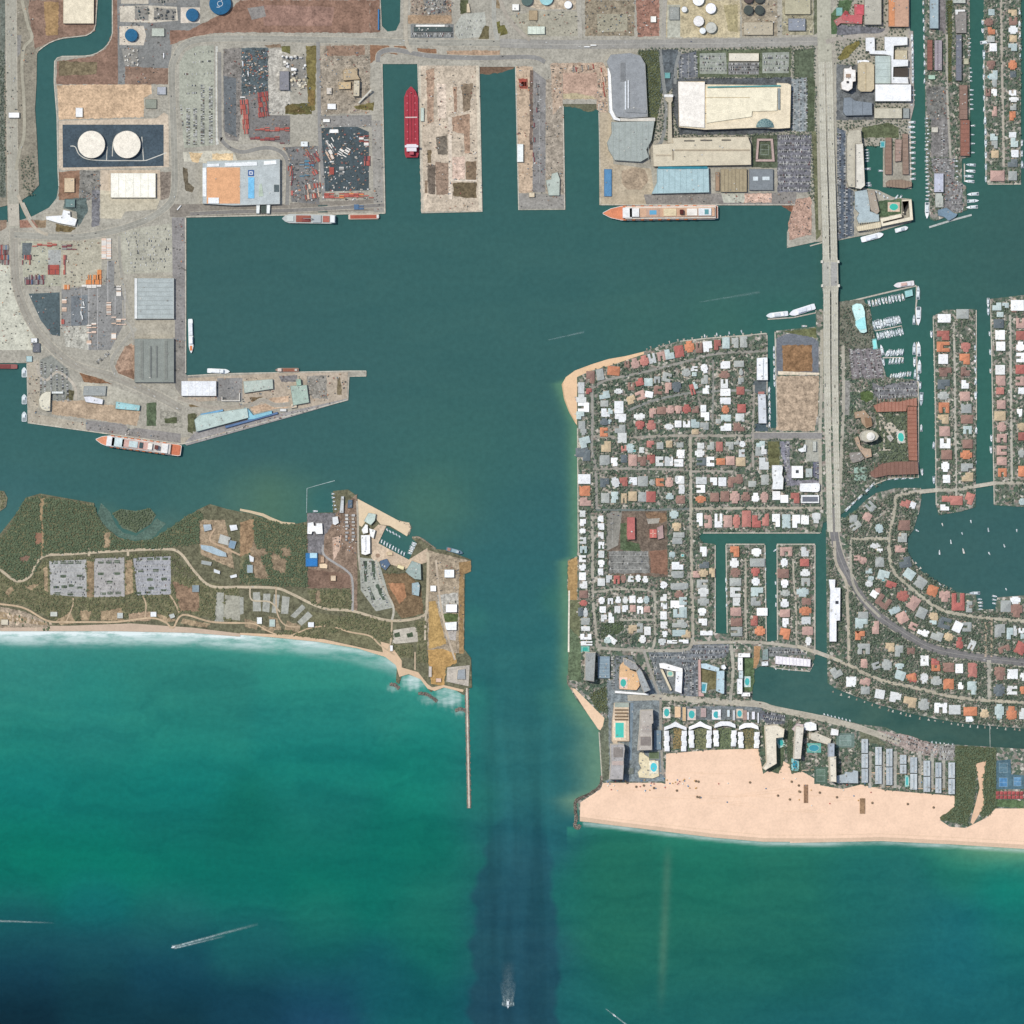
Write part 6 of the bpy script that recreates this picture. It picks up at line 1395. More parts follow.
row('B4','at the south end of the far strip','north','765 190 60 55 a;770 255 50 60 g;775 335 60 60 t;795 520 115 85 p;925 170 60 45 w;940 235 60 75 a;945 330 60 60 w;925 410 80 65 d;925 520 70 75 g',G5)
print('houses',len(HOUSES))
# ================================================================== ships
def hull_outline(L,w,bow=.18,stern=.04):
 return [(-L/2,-w*.42),(-L/2+L*stern,-w/2),(L/2-L*bow,-w/2),(L/2-L*bow*.45,-w*.33),(L/2-L*.01,-w*.05),(L/2-L*.01,w*.05),(L/2-L*bow*.45,w*.33),(L/2-L*bow,w/2),(-L/2+L*stern,w/2),(-L/2,w*.42)]
def hull_mesh(L,w,h,bow=.18,stern=.04,flare=.9):
 o=hull_outline(L,w,bow,stern); m=MB(); k=len(o)
 m.v=[(x*.985,y*flare,-1.5) for x,y in o]+[(x,y,h) for x,y in o]
 for i in range(k): j=(i+1)%k; m.f.append([i,j,k+j,k+i]); m.m.append(0)
 m.f.append([k+i for i in range(k)]); m.m.append(0)
 return m
def ship_root(name,label,cat,a,b,group=None):
 (x0,y0),(x1,y1)=W(a),W(b)
 L=math.hypot(x1-x0,y1-y0)
 r=empty(name,((x0+x1)/2,(y0+y1)/2,0),math.atan2(y0-y1,x0-x1)); tag(r,label,cat,group)
 return r,L
def part(root,name,mat,fn):
 m=MB(); fn(m); return m.build(name,mat,root)
def cruise(label,a,b,wpx,blocks,bowc):
 r,L=ship_root('cruise_ship',label,'cruise ship',a,b); w=wpx*U
 hull_mesh(L,w,13,.17,.03).build('hull',M('#e9e7e2','hull'),r)
 o=inset(hull_outline(L,w,.17,.03)[::-1],1.0)
 part(r,'promenade_deck',M(bowc,'roof'),lambda m:m.sheet(o,13.1))
 for (x0,x1,ww,z,h,c,nm) in blocks:
  cx=(x0+x1)/2*L-L/2; part(r,nm,M(c,'roof'),lambda m:m.box(cx,0,z,(x1-x0)*L,ww*w,h))
 for k in range(9):
  for s in (-1,1):
   x=-L*.3+k*L*.075
   part(r,'lifeboat',M('#d97f4c','plain'),lambda m:(m.box(x,s*w*.475,14.2,9,3.0,2.2,0,0,.8)))
 return r,L,w
r,L,w=cruise('long white liner with orange decks moored below the blue roofed terminal',(601.6,213.6),(717.8,212.4),14.4,
 [(.02,.80,.86,13.1,9,'#dcd3c6','superstructure'),(.03,.76,.62,22.1,5,'#cfa98c','sun_deck'),(.74,.82,.7,13.1,14,'#eceae6','bridge_house'),(.06,.17,.5,27.1,3.5,'#d9dddd','stern_lounge'),(.30,.33,.32,27.1,11,'#5b2f2a','funnel'),(.36,.47,.5,27.1,2,'#d8c7a4','sports_deck'),(.18,.27,.48,27.1,3,'#e9e3d8','lounge_roof'),(.68,.74,.58,27.1,5,'#f0eeea','observation_lounge')],'#d98a66')
part(r,'pool_deck',M('#b99a86','roof'),lambda m:m.box(.56*L-L/2,0,27.1,.12*L,.56*w,.5))
part(r,'swimming_pool',M('#5b9fc0','plain'),lambda m:m.box(.56*L-L/2,0,27.6,.06*L,.3*w,.3))
part(r,'stern_screen',M('#5c9a9c','plain'),lambda m:m.box(.10*L-L/2,0,30.6,.035*L,.34*w,.5))
r,L,w=cruise('white liner with an orange pointed bow moored at the south wharf',(95.4,439.3),(181.4,450.6),11.6,
 [(.12,.83,.86,13.1,9,'#d9d2c9','superstructure'),(.38,.68,.66,22.1,4,'#c9a59a','sun_deck'),(.77,.86,.85,13.1,13,'#f2f1ee','bridge_house'),(.66,.80,.75,22.1,4,'#cfdcda','forward_deckhouse'),(.15,.22,.8,22.1,4,'#efece6','stern_lounge'),(.26,.30,.36,26.1,11,'#6d4540','funnel'),(.44,.48,.5,26.1,3,'#44565a','skylight_deck'),(.33,.38,.55,26.1,3,'#efeae0','lounge_roof'),(.5,.60,.55,26.1,2.5,'#c7d6d4','glass_roof')],'#dd9472')
part(r,'stern_deck',M('#d6805f','roof'),lambda m:m.box(.07*L-L/2,0,13.2,.11*L,.8*w,1.2))
r,L=ship_root('tanker','red decked tanker with a white stern house in the first slip','tanker',(411,86.2),(411.8,157.6)); w=14*U
hull_mesh(L,w,9,.16,.05).build('hull',M('#9c2f38','hull'),r)
part(r,'main_deck',M('#a83e48','roof'),lambda m:m.sheet(inset(hull_outline(L,w,.16,.05)[::-1],.8),9.1))
part(r,'deckhouse',M('#ece4e6','plain'),lambda m:(m.box(-L*.37,0,9,L*.1,w*.7,13),m.box(-L*.35,0,22,L*.03,w*.95,2.6)))
part(r,'funnel',M('#b5525a','plain'),lambda m:m.box(-L*.445,0,9,L*.045,w*.3,15))
for yy in (-.22,0,.22): part(r,'cargo_pipe',M('#7f2a32','plain'),lambda m:m.box(L*.07,yy*w,9.6,L*.72,.8,.8))
for k in range(7):
 part(r,'tank_hatch',M('#c9676e','plain'),lambda m:(m.cyl(-L*.24+k*L*.1,-w*.28,9.1,1.8,1,10),m.cyl(-L*.24+k*L*.1,w*.28,9.1,1.8,1,10)))
part(r,'manifold',M('#d9c0b8','plain'),lambda m:m.box(L*.06,0,9.2,3,w*.85,1.6))
part(r,'foremast',M('#d9d0c4','plain'),lambda m:m.box(L*.40,0,9,1.2,1.2,11))
r,L=ship_root('cargo_ship','grey white cargo ship with rusty red holds at the central quay','cargo ship',(281.8,218.6),(336,219.4)); w=9*U
hull_mesh(L,w,8,.14,.08).build('hull',M('#b9bdb8','hull'),r)
part(r,'hold_cover',M('#9a5c4e','roof'),lambda m:m.box(L*.1,0,8,L*.27,w*.74,2.2)); part(r,'hold_cover',M('#a4665a','roof'),lambda m:m.box(-L*.32,0,8,L*.12,w*.7,2.2))
part(r,'container_tier',M('#8a4e4a','roof'),lambda m:m.box(L*.06,w*.1,10.2,L*.14,w*.4,2.4))
part(r,'deckhouse',M('#eceeea','plain'),lambda m:m.box(-L*.44,0,8,L*.08,w*.8,12)); part(r,'forecastle',M('#cfd4cc','plain'),lambda m:m.box(L*.34,0,8,L*.12,w*.6,2.4))
part(r,'midship_house',M('#b2b7b6','plain'),lambda m:m.box(-L*.15,0,8,L*.15,w*.8,4)); part(r,'crane_post',M('#8f9490','plain'),lambda m:(m.box(-L*.06,0,8,2,2,16),m.box(L*.02,0,23,L*.16,1.2,1.2)))
r,L=ship_root('cargo_barge','rust red deck barge at the corner of the central quay','barge',(380,216.6),(348.4,217)); w=5*U
hull_mesh(L,w,5,.06,.03).build('hull',M('#c9b8a6','hull'),r); part(r,'cargo_deck',M('#a85a48','roof'),lambda m:m.box(-L*.02,0,5,L*.84,w*.7,1.4)); part(r,'wheelhouse',M('#dcdcd6','plain'),lambda m:m.box(L*.43,0,5,L*.07,w*.6,5))
def coaster(label,a,b,wpx,hullc,houses,name='coaster',cat='ship'):
 r,L=ship_root(name,label,cat,a,b); w=wpx*U
 hull_mesh(L,w,6,.2,.06).build('hull',M(hullc,'hull'),r)
 for (f,l,ww,h,c,nm) in houses: part(r,nm,M(c,'roof'),lambda m:m.box((f-.5)*L,0,6,l*L,ww*w,h))
coaster('slim white ship with an orange bow along the west basin quay',(191.3,353.4),(190.4,319),4.6,'#dfe3e2',[(.3,.36,.8,4,'#eef0ef','deckhouse'),(.62,.2,.75,7,'#f1f1ef','bridge_house'),(.85,.14,.5,1,'#cf7d50','foredeck')])
coaster('white ship moored north of the bright white pier terminal',(230,371.6),(207.3,370.6),4.6,'#e6e9e8',[(.35,.4,.75,5,'#f2f3f2','deckhouse'),(.65,.14,.7,8,'#e9ecec','bridge_house')])
coaster('rust brown work ship moored half way along the finger pier',(275,370),(298.8,370),4,'#8f7566',[(.8,.16,.8,6,'#d9c9bb','deckhouse'),(.4,.5,.7,1.5,'#a06a54','cargo_deck'),(.12,.1,.5,3,'#c9c2b6','forecastle')])
coaster('grey blue coast guard cutter moored at the channel pier head',(463,553.2),(446.3,548.6),4,'#5c7888',[(.5,.35,.8,4,'#93aab2','deckhouse'),(.68,.14,.6,7,'#c4ced0','bridge_house'),(.16,.18,.7,1,'#b58576','aft_deck')])
coaster('rusty red freighter stern at the western frame edge',(-30,366.2),(17.5,366.6),4.6,'#94504a',[(.82,.14,.85,8,'#c0a8a0','deckhouse'),(.4,.5,.8,2,'#7d4644','hold_cover')])
coaster('long pale yacht moored under the northern hotel quay',(883.5,234),(861,240),5.5,'#eef0f2',[(.45,.5,.75,3,'#f5f6f7','deckhouse'),(.52,.25,.6,5.5,'#dfe4ea','bridge_house')],'superyacht','yacht')
coaster('pale grey yacht moored east of the northern hotel',(908,227.5),(895,231),4.2,'#dfe4e6',[(.45,.5,.75,3,'#eef0f0','deckhouse'),(.55,.22,.6,5,'#b9c2c6','bridge_house')],'superyacht','yacht')
coaster('white superyacht nearest the causeway south of the bridge',(789,314.5),(815,306.2),6,'#f1f2f4',[(.42,.52,.76,3.5,'#f6f6f8','deckhouse'),(.5,.3,.6,6.5,'#e3e6ec','bridge_house')],'superyacht','yacht')
coaster('pale superyacht moored ahead of the white one by the bridge',(766,316),(788,313.4),5,'#e6eaea',[(.45,.5,.75,3.2,'#eff1f1','deckhouse'),(.5,.26,.55,6,'#d5d9dc','bridge_house')],'superyacht','yacht')
coaster('big pink grey yacht at the outer corner of the marina',(893.5,285.8),(914,283),5,'#e2dcdc',[(.42,.52,.75,3.2,'#efe9e8','deckhouse'),(.5,.28,.58,6,'#c9a99e','bridge_house')],'superyacht','yacht')
# ================================================================== small craft
def boat_meshes():
 out={}
 def mk(k,L,w,fn): out[k]=(L,w,fn)
 a=hull_mesh(12,3.6,1.5,.42,.02,.8); hull=bpy.data.meshes.new('hull'); hull.from_pydata(a.v,[],a.f); hull.materials.append(M('#eef1f1','hull')); 
 c=MB(); c.box(-1.2,0,1.5,5.2,2.7,1.5,0,0,.86); c.box(-1.6,0,3,2.6,2.2,1.1,0,0,.85)
 cab=bpy.data.meshes.new('cabin'); cab.from_pydata(c.v,[],c.f); cab.materials.append(M('#dfe5e6','plain'))
 d=MB(); d.box(1.55,0,1.9,.5,2.3,.7,0,0,.8); d.box(-4.9,0,1.45,1.8,2.6,.2)
 gl=bpy.data.meshes.new('windscreen'); gl.from_pydata(d.v,[],d.f); gl.materials.append(M('#5c6a70','plain'))
 s=hull_mesh(12,3.2,1.2,.5,.05,.7); sh=bpy.data.meshes.new('hull'); sh.from_pydata(s.v,[],s.f); sh.materials.append(M('#e9eded','hull'))
 e=MB(); e.box(.6,0,1.2,4.6,1.8,.7,0,0,.8); sc=bpy.data.meshes.new('coachroof'); sc.from_pydata(e.v,[],e.f); sc.materials.append(M('#cfd6d4','plain'))
 f=MB(); f.cyl(1.5,0,1.2,.14,15,8); f.box(-1.4,0,2.6,5.8,.3,.3); sm=bpy.data.meshes.new('mast'); sm.from_pydata(f.v,[],f.f); sm.materials.append(M('#c9ccc9','plain'))
 return dict(motor=[('hull',hull),('cabin',cab),('windscreen',gl)],sail=[('hull',sh),('coachroof',sc),('mast',sm)])
BM=boat_meshes(); NBOAT=[0]
HULLC=['#eef1f1','#e4e8e8','#d5dbdd','#f4f4f4','#c5ced2','#e7ddd2','#b7c4c9']
br=random.Random(3)
def boat(fr,x,y,Lz,ang,label,group,kind='motor',wid=1.0):
 F(fr); X,Y=T(x,y); L=max(S(Lz),6.5); s=L/12
 big=L>17 and kind!='sail'; label=label.replace('motor boat','motor yacht') if big else label
 r=empty('sailing_boat' if kind=='sail' else 'motor_yacht' if big else 'motor_boat',(X,Y,0),-math.radians(ang)+(math.pi if br.random()<.4 else 0)); tag(r,label,'sailing boat' if kind=='sail' else 'yacht' if big else 'motor boat',group)
 ws=max(s*1.08,.95)*wid*(1.0 if L<24 else .82)
 r.scale=(s,ws,min(s,1.6))
 hm=M(br.choice(HULLC),'hull')
 for nm,me in BM[kind]:
  o=bpy.data.objects.new(nm,me); COL.objects.link(o); o.parent=r
  if nm=='hull':
   o.material_slots[0].link='OBJECT'; o.material_slots[0].material=hm
 NBOAT[0]+=1
 return r
def boats(fr,x0,y0,x1,y1,n,Lz,ang,desc,frm,group,kind='motor',jit=.12):
 for i in range(n):
  t=i/(n-1) if n>1 else .5
  boat(fr,x0+(x1-x0)*t+br.uniform(-1,1)*Lz*.04,y0+(y1-y0)*t+br.uniform(-1,1)*Lz*.04,Lz*br.uniform(1-jit,1+jit),ang+br.uniform(-3,3),f'white {"sailing" if kind=="sail" else "motor"} boat, {ordn(i)} from the {frm} {desc}',group,kind)
GM='boats in the resort marina'
boats('B7',385,240,725,175,11,75,76,'at the north dock of the resort marina','west',GM)
boats('B7',432,462,690,405,11,95,76,'on the upper side of the long middle dock','west',GM)
boats('B7',470,575,718,530,10,75,72,'on the lower side of the long middle dock','west',GM)
boats('B7',562,752,722,735,8,70,108,'on the upper side of the short middle dock','west',GM)
boats('B7',592,832,722,822,5,72,100,'on the lower side of the short middle dock','west',GM)
boats('B7',605,985,800,962,9,60,106,'above the marina car park wall','west',GM)
for k,(x,y,l,a) in enumerate(((882,130,140,92),(885,370,190,91),(840,405,105,91),(842,700,130,91),(888,705,150,88),(845,842,100,93),(895,885,140,91),(851,960,100,91),(884,1000,70,90))): boat('B7',x,y,l,a,f'large white yacht, {ordn(k)} from the north along the outer marina dock',GM)
boat('B7',512,715,110,76,'long white boat alone beside the marina bank under the small pool',GM); boat('B7',527,842,80,78,'white boat beside the marina bank south of the small pool',GM)
GC='boats along the north east canals'
boats('B8',900,52,905,60,2,80,90,'at the upper end of the resort sea wall','north',GC)
boat('B8',914,195,140,92,'long white yacht at the resort sea wall below the car park',GC); boat('B8',914,490,75,90,'lone white boat midway along the resort sea wall',GC); boat('B8',922,945,70,85,'white boat at the corner of the resort sea wall',GC)
boats('Z20',345,146,458,142,4,26,-6,'below the resort south wing','west',GC); boats('Z20',140,292,262,178,5,38,-44,'in the creek beside the causeway','west',GC); boat('Z20',512,112,24,90,'short boat at the mouth of the causeway creek',GC)
boats('B4',200,30,206,720,22,46,0,'on the west bank of the long marina strip','north',GC)
boats('B4',66,60,72,545,12,58,0,'on the east side of the condominium peninsula','north',GC)
boat('B4',197,815,140,91,'long white yacht at the south west corner of the marina strip',GC)
boats('B4',456,392,456,570,5,48,0,'in the cut basin of the marina strip','north',GC)
for k,(x,y) in enumerate(((570,425),(565,478),(550,522),(557,566))): boat('B4',x,y,85,4,f'white yacht, {ordn(k)} from the north at the upper east dock of the strip',GC)
for k,(x,y) in enumerate(((588,675),(590,733),(580,786))): boat('B4',x,y,100,-4,f'long white yacht, {ordn(k)} from the north at the lower east dock of the strip',GC)
boats('B4',588,92,588,320,4,36,0,'beside the red brown long block','north',GC)
boats('B4',694,45,698,545,6,60,90,'on the west bank of the lower far strip','north',GC); boats('B4',1004,240,1006,420,3,60,90,'on the east bank of the lower far strip','north',GC)
boats('B3',70,320,75,680,7,62,90,'in front of the zigzag white hotel','north',GC); boats('B3',78,770,70,895,4,45,0,'in front of the plain white boat hall','north',GC)
boats('B3',165,25,178,690,10,48,90,'on the west bank of the upper marina strip','north',GC)
boats('B3',556,330,556,470,5,34,0,'beside the slate roofed block','north',GC); boats('B3',566,580,566,690,4,30,0,'below the cream boat house','north',GC); boats('B3',576,770,572,930,5,40,0,'beside the brown tiled northern block','north',GC)
boat('B3',672,190,44,90,'square white covered boat on the far strip bank',GC,wid=1.6); boat('B3',672,262,40,90,'short covered boat below the square covered one',GC,wid=1.6); boat('B3',700,360,100,-6,'long thin boat jutting out from the far strip',GC)
boat('B3',682,470,85,90,'white cabin boat in the middle of the far strip bank',GC); boats('B3',682,565,682,930,5,50,90,'on the west bank of the upper far strip','north',GC); boats('B3',985,110,990,490,5,60,90,'on the east bank of the upper far strip','north',GC)
boats('B6',446,235,450,325,5,36,0,'at the marina side of the apartment slab','north',GC)
boat('B6',453,385,52,0,'single boat by the middle of the apartment slab',GC); boats('B6',460,497,460,516,2,46,0,'at the south end of the apartment slab','north',GC); boat('B6',560,400,46,0,'white boat at the west bank of the condominium peninsula',GC)
boats('B6',522,570,610,610,4,44,58,'north of the hotel garden','west',GC); boats('B6',684,606,712,612,2,44,-60,'north of the cream hotel wing','west',GC)
GP='boats on the peninsula canals'
boats('C2',968,175,972,505,6,55,90,'on the east bank of the short canal','north',GP); boats('C2',926,555,928,880,6,62,90,'beside the pale grey apartment block','north',GP)
boats('C2',322,55,665,15,4,36,80,'at the north quay of the peninsula','west',GP); boat('Z13',750,37,34,0,'white boat at the quay of the mown lot',GP)
boats('Z15',232,835,236,990,4,34,90,'on the west side of the first finger','north',GP); boats('Z15',482,660,484,960,4,26,90,'on the east side of the first finger','north',GP); boats('Z15',547,850,550,990,2,26,90,'on the west side of the second finger','north',GP)
boat('Z15',545,642,30,-35,'small boat at the north tip of the second finger',GP)
boats('Z17',235,190,238,250,2,26,90,'near the end of the first finger canal','north',GP); boats('Z17',655,90,657,180,2,26,90,'on the upper second finger bank','north',GP)
boats('Z17',655,672,880,685,6,20,85,'at the yacht club dock','west',GP)
GI='boats at the finger islands'
boat('B1',162,460,66,90,'white boat at the red roofed house of the left island',GI); boats('B1',563,462,566,465,1,40,90,'by the wooded lot of the left island','north',GI); boats('B1',568,582,576,1005,5,62,90,'on the upper east bank of the left island','north',GI)
boats('B1',690,165,692,250,2,82,90,'at the north corner of the right island','north',GI); boats('B1',704,455,712,800,3,50,90,'on the upper west bank of the right island','north',GI)
boats('B2',487,42,488,320,2,60,90,'on the lower east bank of the left island','north',GI); boats('B2',156,432,158,708,2,62,90,'on the lower west bank of the left island','north',GI); boats('B2',610,380,608,475,2,58,90,'on the lower west bank of the right island','north',GI); boat('B2',488,572,30,90,'small boat beside the brown roofed island houses',GI)
GL='boats on the lagoon'
for k,(x,y,l,a) in enumerate(((615,375,16,70),(758,360,17,75),(845,400,22,80),(988,405,16,85),(657,460,22,80),(720,506,28,75),(600,513,24,88),(850,520,17,60),(925,480,18,70),(714,420,14,70),(935,700,14,60))):
 boat('Z20',x,y,l,a,f'white sailing boat at anchor on the lagoon, {ordn(k)} in the swinging fleet',GL,'sail')
boat('C7',580,297,100,0,'long pale yacht across the end of a lagoon pier',GL); boats('C7',630,352,628,445,4,46,0,'at the bare lot pier of the lagoon','north',GL); boats('C7',762,325,756,388,3,42,10,'on the west wall of the lagoon basin','north',GL); boat('C7',262,215,50,35,'white boat behind the salmon lagoon house',GL); boat('C5',905,285,40,30,'small boat at the lagoon west shore dock',GL)
GB='boats at the coast guard point'
boats('D6',290,118,298,250,5,46,0,'in the coast guard basin','north',GB); boat('D6',132,266,44,0,'white boat at the coast guard sea wall',GB)
boats('D6',745,425,848,482,5,32,58,'on the upper wall of the small square marina','west',GB); boats('D6',695,525,890,632,9,38,105,'on the lower wall of the small square marina','west',GB); boats('D6',978,540,940,625,6,48,18,'on the east wall of the small square marina','north',GB)
boats('Z19',150,238,262,266,8,11,70,'along the canal road wall','west','boats on the beach road canal'); boats('Z19',622,360,712,372,6,12,80,'at the end of the canal road','west','boats on the beach road canal')
for k,y in enumerate((165,303,392)):
 F('Z6'); a=toP(124,y-26); b=toP(124,y+26); r,L=ship_root('tug','pale grey tug, %s from the north on the western wharf'%ordn(k),'tug',a,b,'tugs on the western wharf'); w=5*U
 hull_mesh(L,w,3,.3,.08).build('hull',M('#cdd6d6','hull'),r); part(r,'wheelhouse',M('#e3e8e8','plain'),lambda m:(m.box(L*.05,0,3,L*.3,w*.5,3),m.box(L*.07,0,6,L*.16,w*.4,2))); part(r,'aft_deck',M('#8f9a9a','plain'),lambda m:m.box(-L*.28,0,3,L*.3,w*.7,.5))
print('boats',NBOAT[0])
# boats under way and their wakes
def wake_mat():
 m=bpy.data.materials.new('wake_foam'); m.use_nodes=True; nt=m.node_tree; b=nt.nodes['Principled BSDF']
 b.inputs['Base Color'].default_value=(*alb('#c9dcda'),1); b.inputs['Roughness'].default_value=.8
 g=nd(nt,'ShaderNodeNewGeometry').outputs['Position']; a=nd(nt,'ShaderNodeAttribute',attribute_name='thick').outputs['Fac']
 mu=nd(nt,'ShaderNodeMath',operation='MULTIPLY'); nt.links.new(a,mu.inputs[0]); nt.links.new(ramp(nt,noise(nt,g,8,4,.7),[(.3,[.15]*3),(.65,[1]*3)]),mu.inputs[1]); nt.links.new(mu.outputs[0],b.inputs['Alpha'])
 return m
WK=wake_mat()
def wake(lines,name='wake'):
 """Foam trails on the water: a ribbon per bow wave, thinning out behind."""
 m=MB(); th=[]
 for (ps,w0,w1,a0,a1) in lines:
  n=len(ps)
  for i in range(n):
   t=i/(n-1); a=np.array(ps[max(i-1,0)]); b=np.array(ps[min(i+1,n-1)]); d=b-a; d=d/np.linalg.norm(d); q=np.array((-d[1],d[0]))*(w0+(w1-w0)*t)/2
   for k in (-1,0,1):
    x,y=W(np.array(ps[i])+q*k); m.v.append((x,y,.12)); th.append((a0+(a1-a0)*t)*(1 if k==0 else 0))
  b0=len(m.v)-3*n
  for i in range(n-1):
   for k in (0,1): m.f.append([b0+3*i+k,b0+3*i+k+1,b0+3*i+4+k,b0+3*i+3+k]); m.m.append(0)
 o=m.build(name,WK); at=o.data.attributes.new('thick','FLOAT','POINT'); at.data.foreach_set('value',th); o['kind']='stuff'
def lerp(a,b,n=12): return [(a[0]+(b[0]-a[0])*i/(n-1),a[1]+(b[1]-a[1])*i/(n-1)) for i in range(n)]
wake([(lerp((173,947),(258,924),24),2.2,4,1,.05),(lerp((174,948.5),(225,936),20),2.0,3,.9,.05),(lerp((172,947),(182,945),8),4,3,1,.5)])
wake([(lerp((0,921),(55,923),16),2.4,2,.9,.0),(lerp((-12,921),(20,921.5),8),3,2,.8,.2)])
wake([(lerp((505,1006),(502,980),14),4,7,.45,.0),(lerp((511,1006),(514,980),14),4,7,.45,.0),(lerp((508,1007),(508,960),18),9,17,.3,0),(lerp((502,1004),(514,1004),6),5,5,.7,.7)])
wake([(lerp((606,1009),(628,1026),10),1.0,2.2,.5,.8)])
wake([(lerp((548,340),(584,332),14),1,2.5,.28,.28)]); wake([(lerp((700,302),(760,292),14),1,4,.18,.12)])
boat('px',173.5,947.2,5,-14,'white speedboat with a long forked wake on the open sea','boats under way'); boat('px',508,1004,9,90,'white ferry boat heading out along the channel with a broad wake','boats under way'); boat('px',-3,921,6,0,'speedboat at the western frame edge trailing foam','boats under way')
boat('px',614.5,1015.5,4,38,'small boat with a thin wake at the southern frame edge','boats under way')
# ================================================================== docks
def dock(label,s,w,name='dock',c='#b9b2a4',cat='dock',z=1.2,gap=14,fr=None):
 if fr: F(fr)
 ps=plist(s); root=empty(name,(*W(ps[0]),0)); ox,oy=root.location.x,root.location.y; tag(root,label,cat)
 L,R=strip_pts(ps,w/U); m=MB()
 for i in range(len(ps)-1):
  q=[(W(p)[0]-ox,W(p)[1]-oy) for p in (L[i],L[i+1],R[i+1],R[i])]; m.prism(q,z-.4,z+.003*i,0,0)
 m.build('deck',M(c,'conc'),root)
 tot=0
 for i in range(len(ps)-1):
  a,b=np.array(W(ps[i])),np.array(W(ps[i+1])); D=np.linalg.norm(b-a); k=max(1,int(D/gap))
  for j in range(min(k,8)):
   p=a+(b-a)*(j+.5)/min(k,8); u=MB(); u.cyl(p[0]-ox,p[1]-oy,-3,.35,z+3.8,8); u.build('pile',M('#8a7f70','plain'),root)
dock('long outer dock along the north side of the resort marina','170 222 500 142 862 58 868 90',4,fr='B7')
dock('outer dock running south from the marina corner','868 60 866 210 858 300 872 460',4,fr='B7')
dock('long middle dock of the resort marina','440 520 560 500 712 468 725 545',3,fr='B7')
dock('short middle dock of the resort marina','520 795 720 795',3,fr='B7')
dock('southern outer dock beside the big yachts of the marina','866 635 868 820 872 1020',3.5,fr='B7')
dock('thin slanting breakwater dock at the foot of the marina strip','215 958 400 900 578 852',5,fr='B4',c='#b0b4ae')
dock('slender curved dock below the waterside hotel','0 992 150 950 385 900',3,fr='B6')
dock('upper finger dock east of the marina strip','515 415 518 570',3,fr='B4')
dock('small dock arm beside the bridge with moored superyachts','30 385 130 378 215 360 218 350',3,fr='Z11')
dock('thin angled wave fence of the coast guard basin','648 885 650 760 700 745 792 720',1.6,name='wave_fence',cat='fence',fr='Z7',c='#9db0ac')
dock('narrow private pier at the lagoon bare lot','590 470 588 320 540 300 628 300',3,fr='C7')
dock('wall dock of the lagoon basin','790 520 788 340 850 340',3,fr='C7')
dock('thin pipe footbridge over the beach road canal','874 285 876 385',1.6,name='pipe_bridge',cat='footbridge',fr='Z19',c='#a7b0a4',z=2.5)
dock('yacht club outer dock','640 668 760 682 885 692 912 640',2.5,fr='Z17')
dock('dock fringe west of the coast guard point','335 110 335 260',3,fr='D6')
dock('white promenade wall of the channel park','131 140 128 380 127 560',4,name='sea_walk',cat='promenade',fr='Z16',c='#e6ddca',z=2.4)
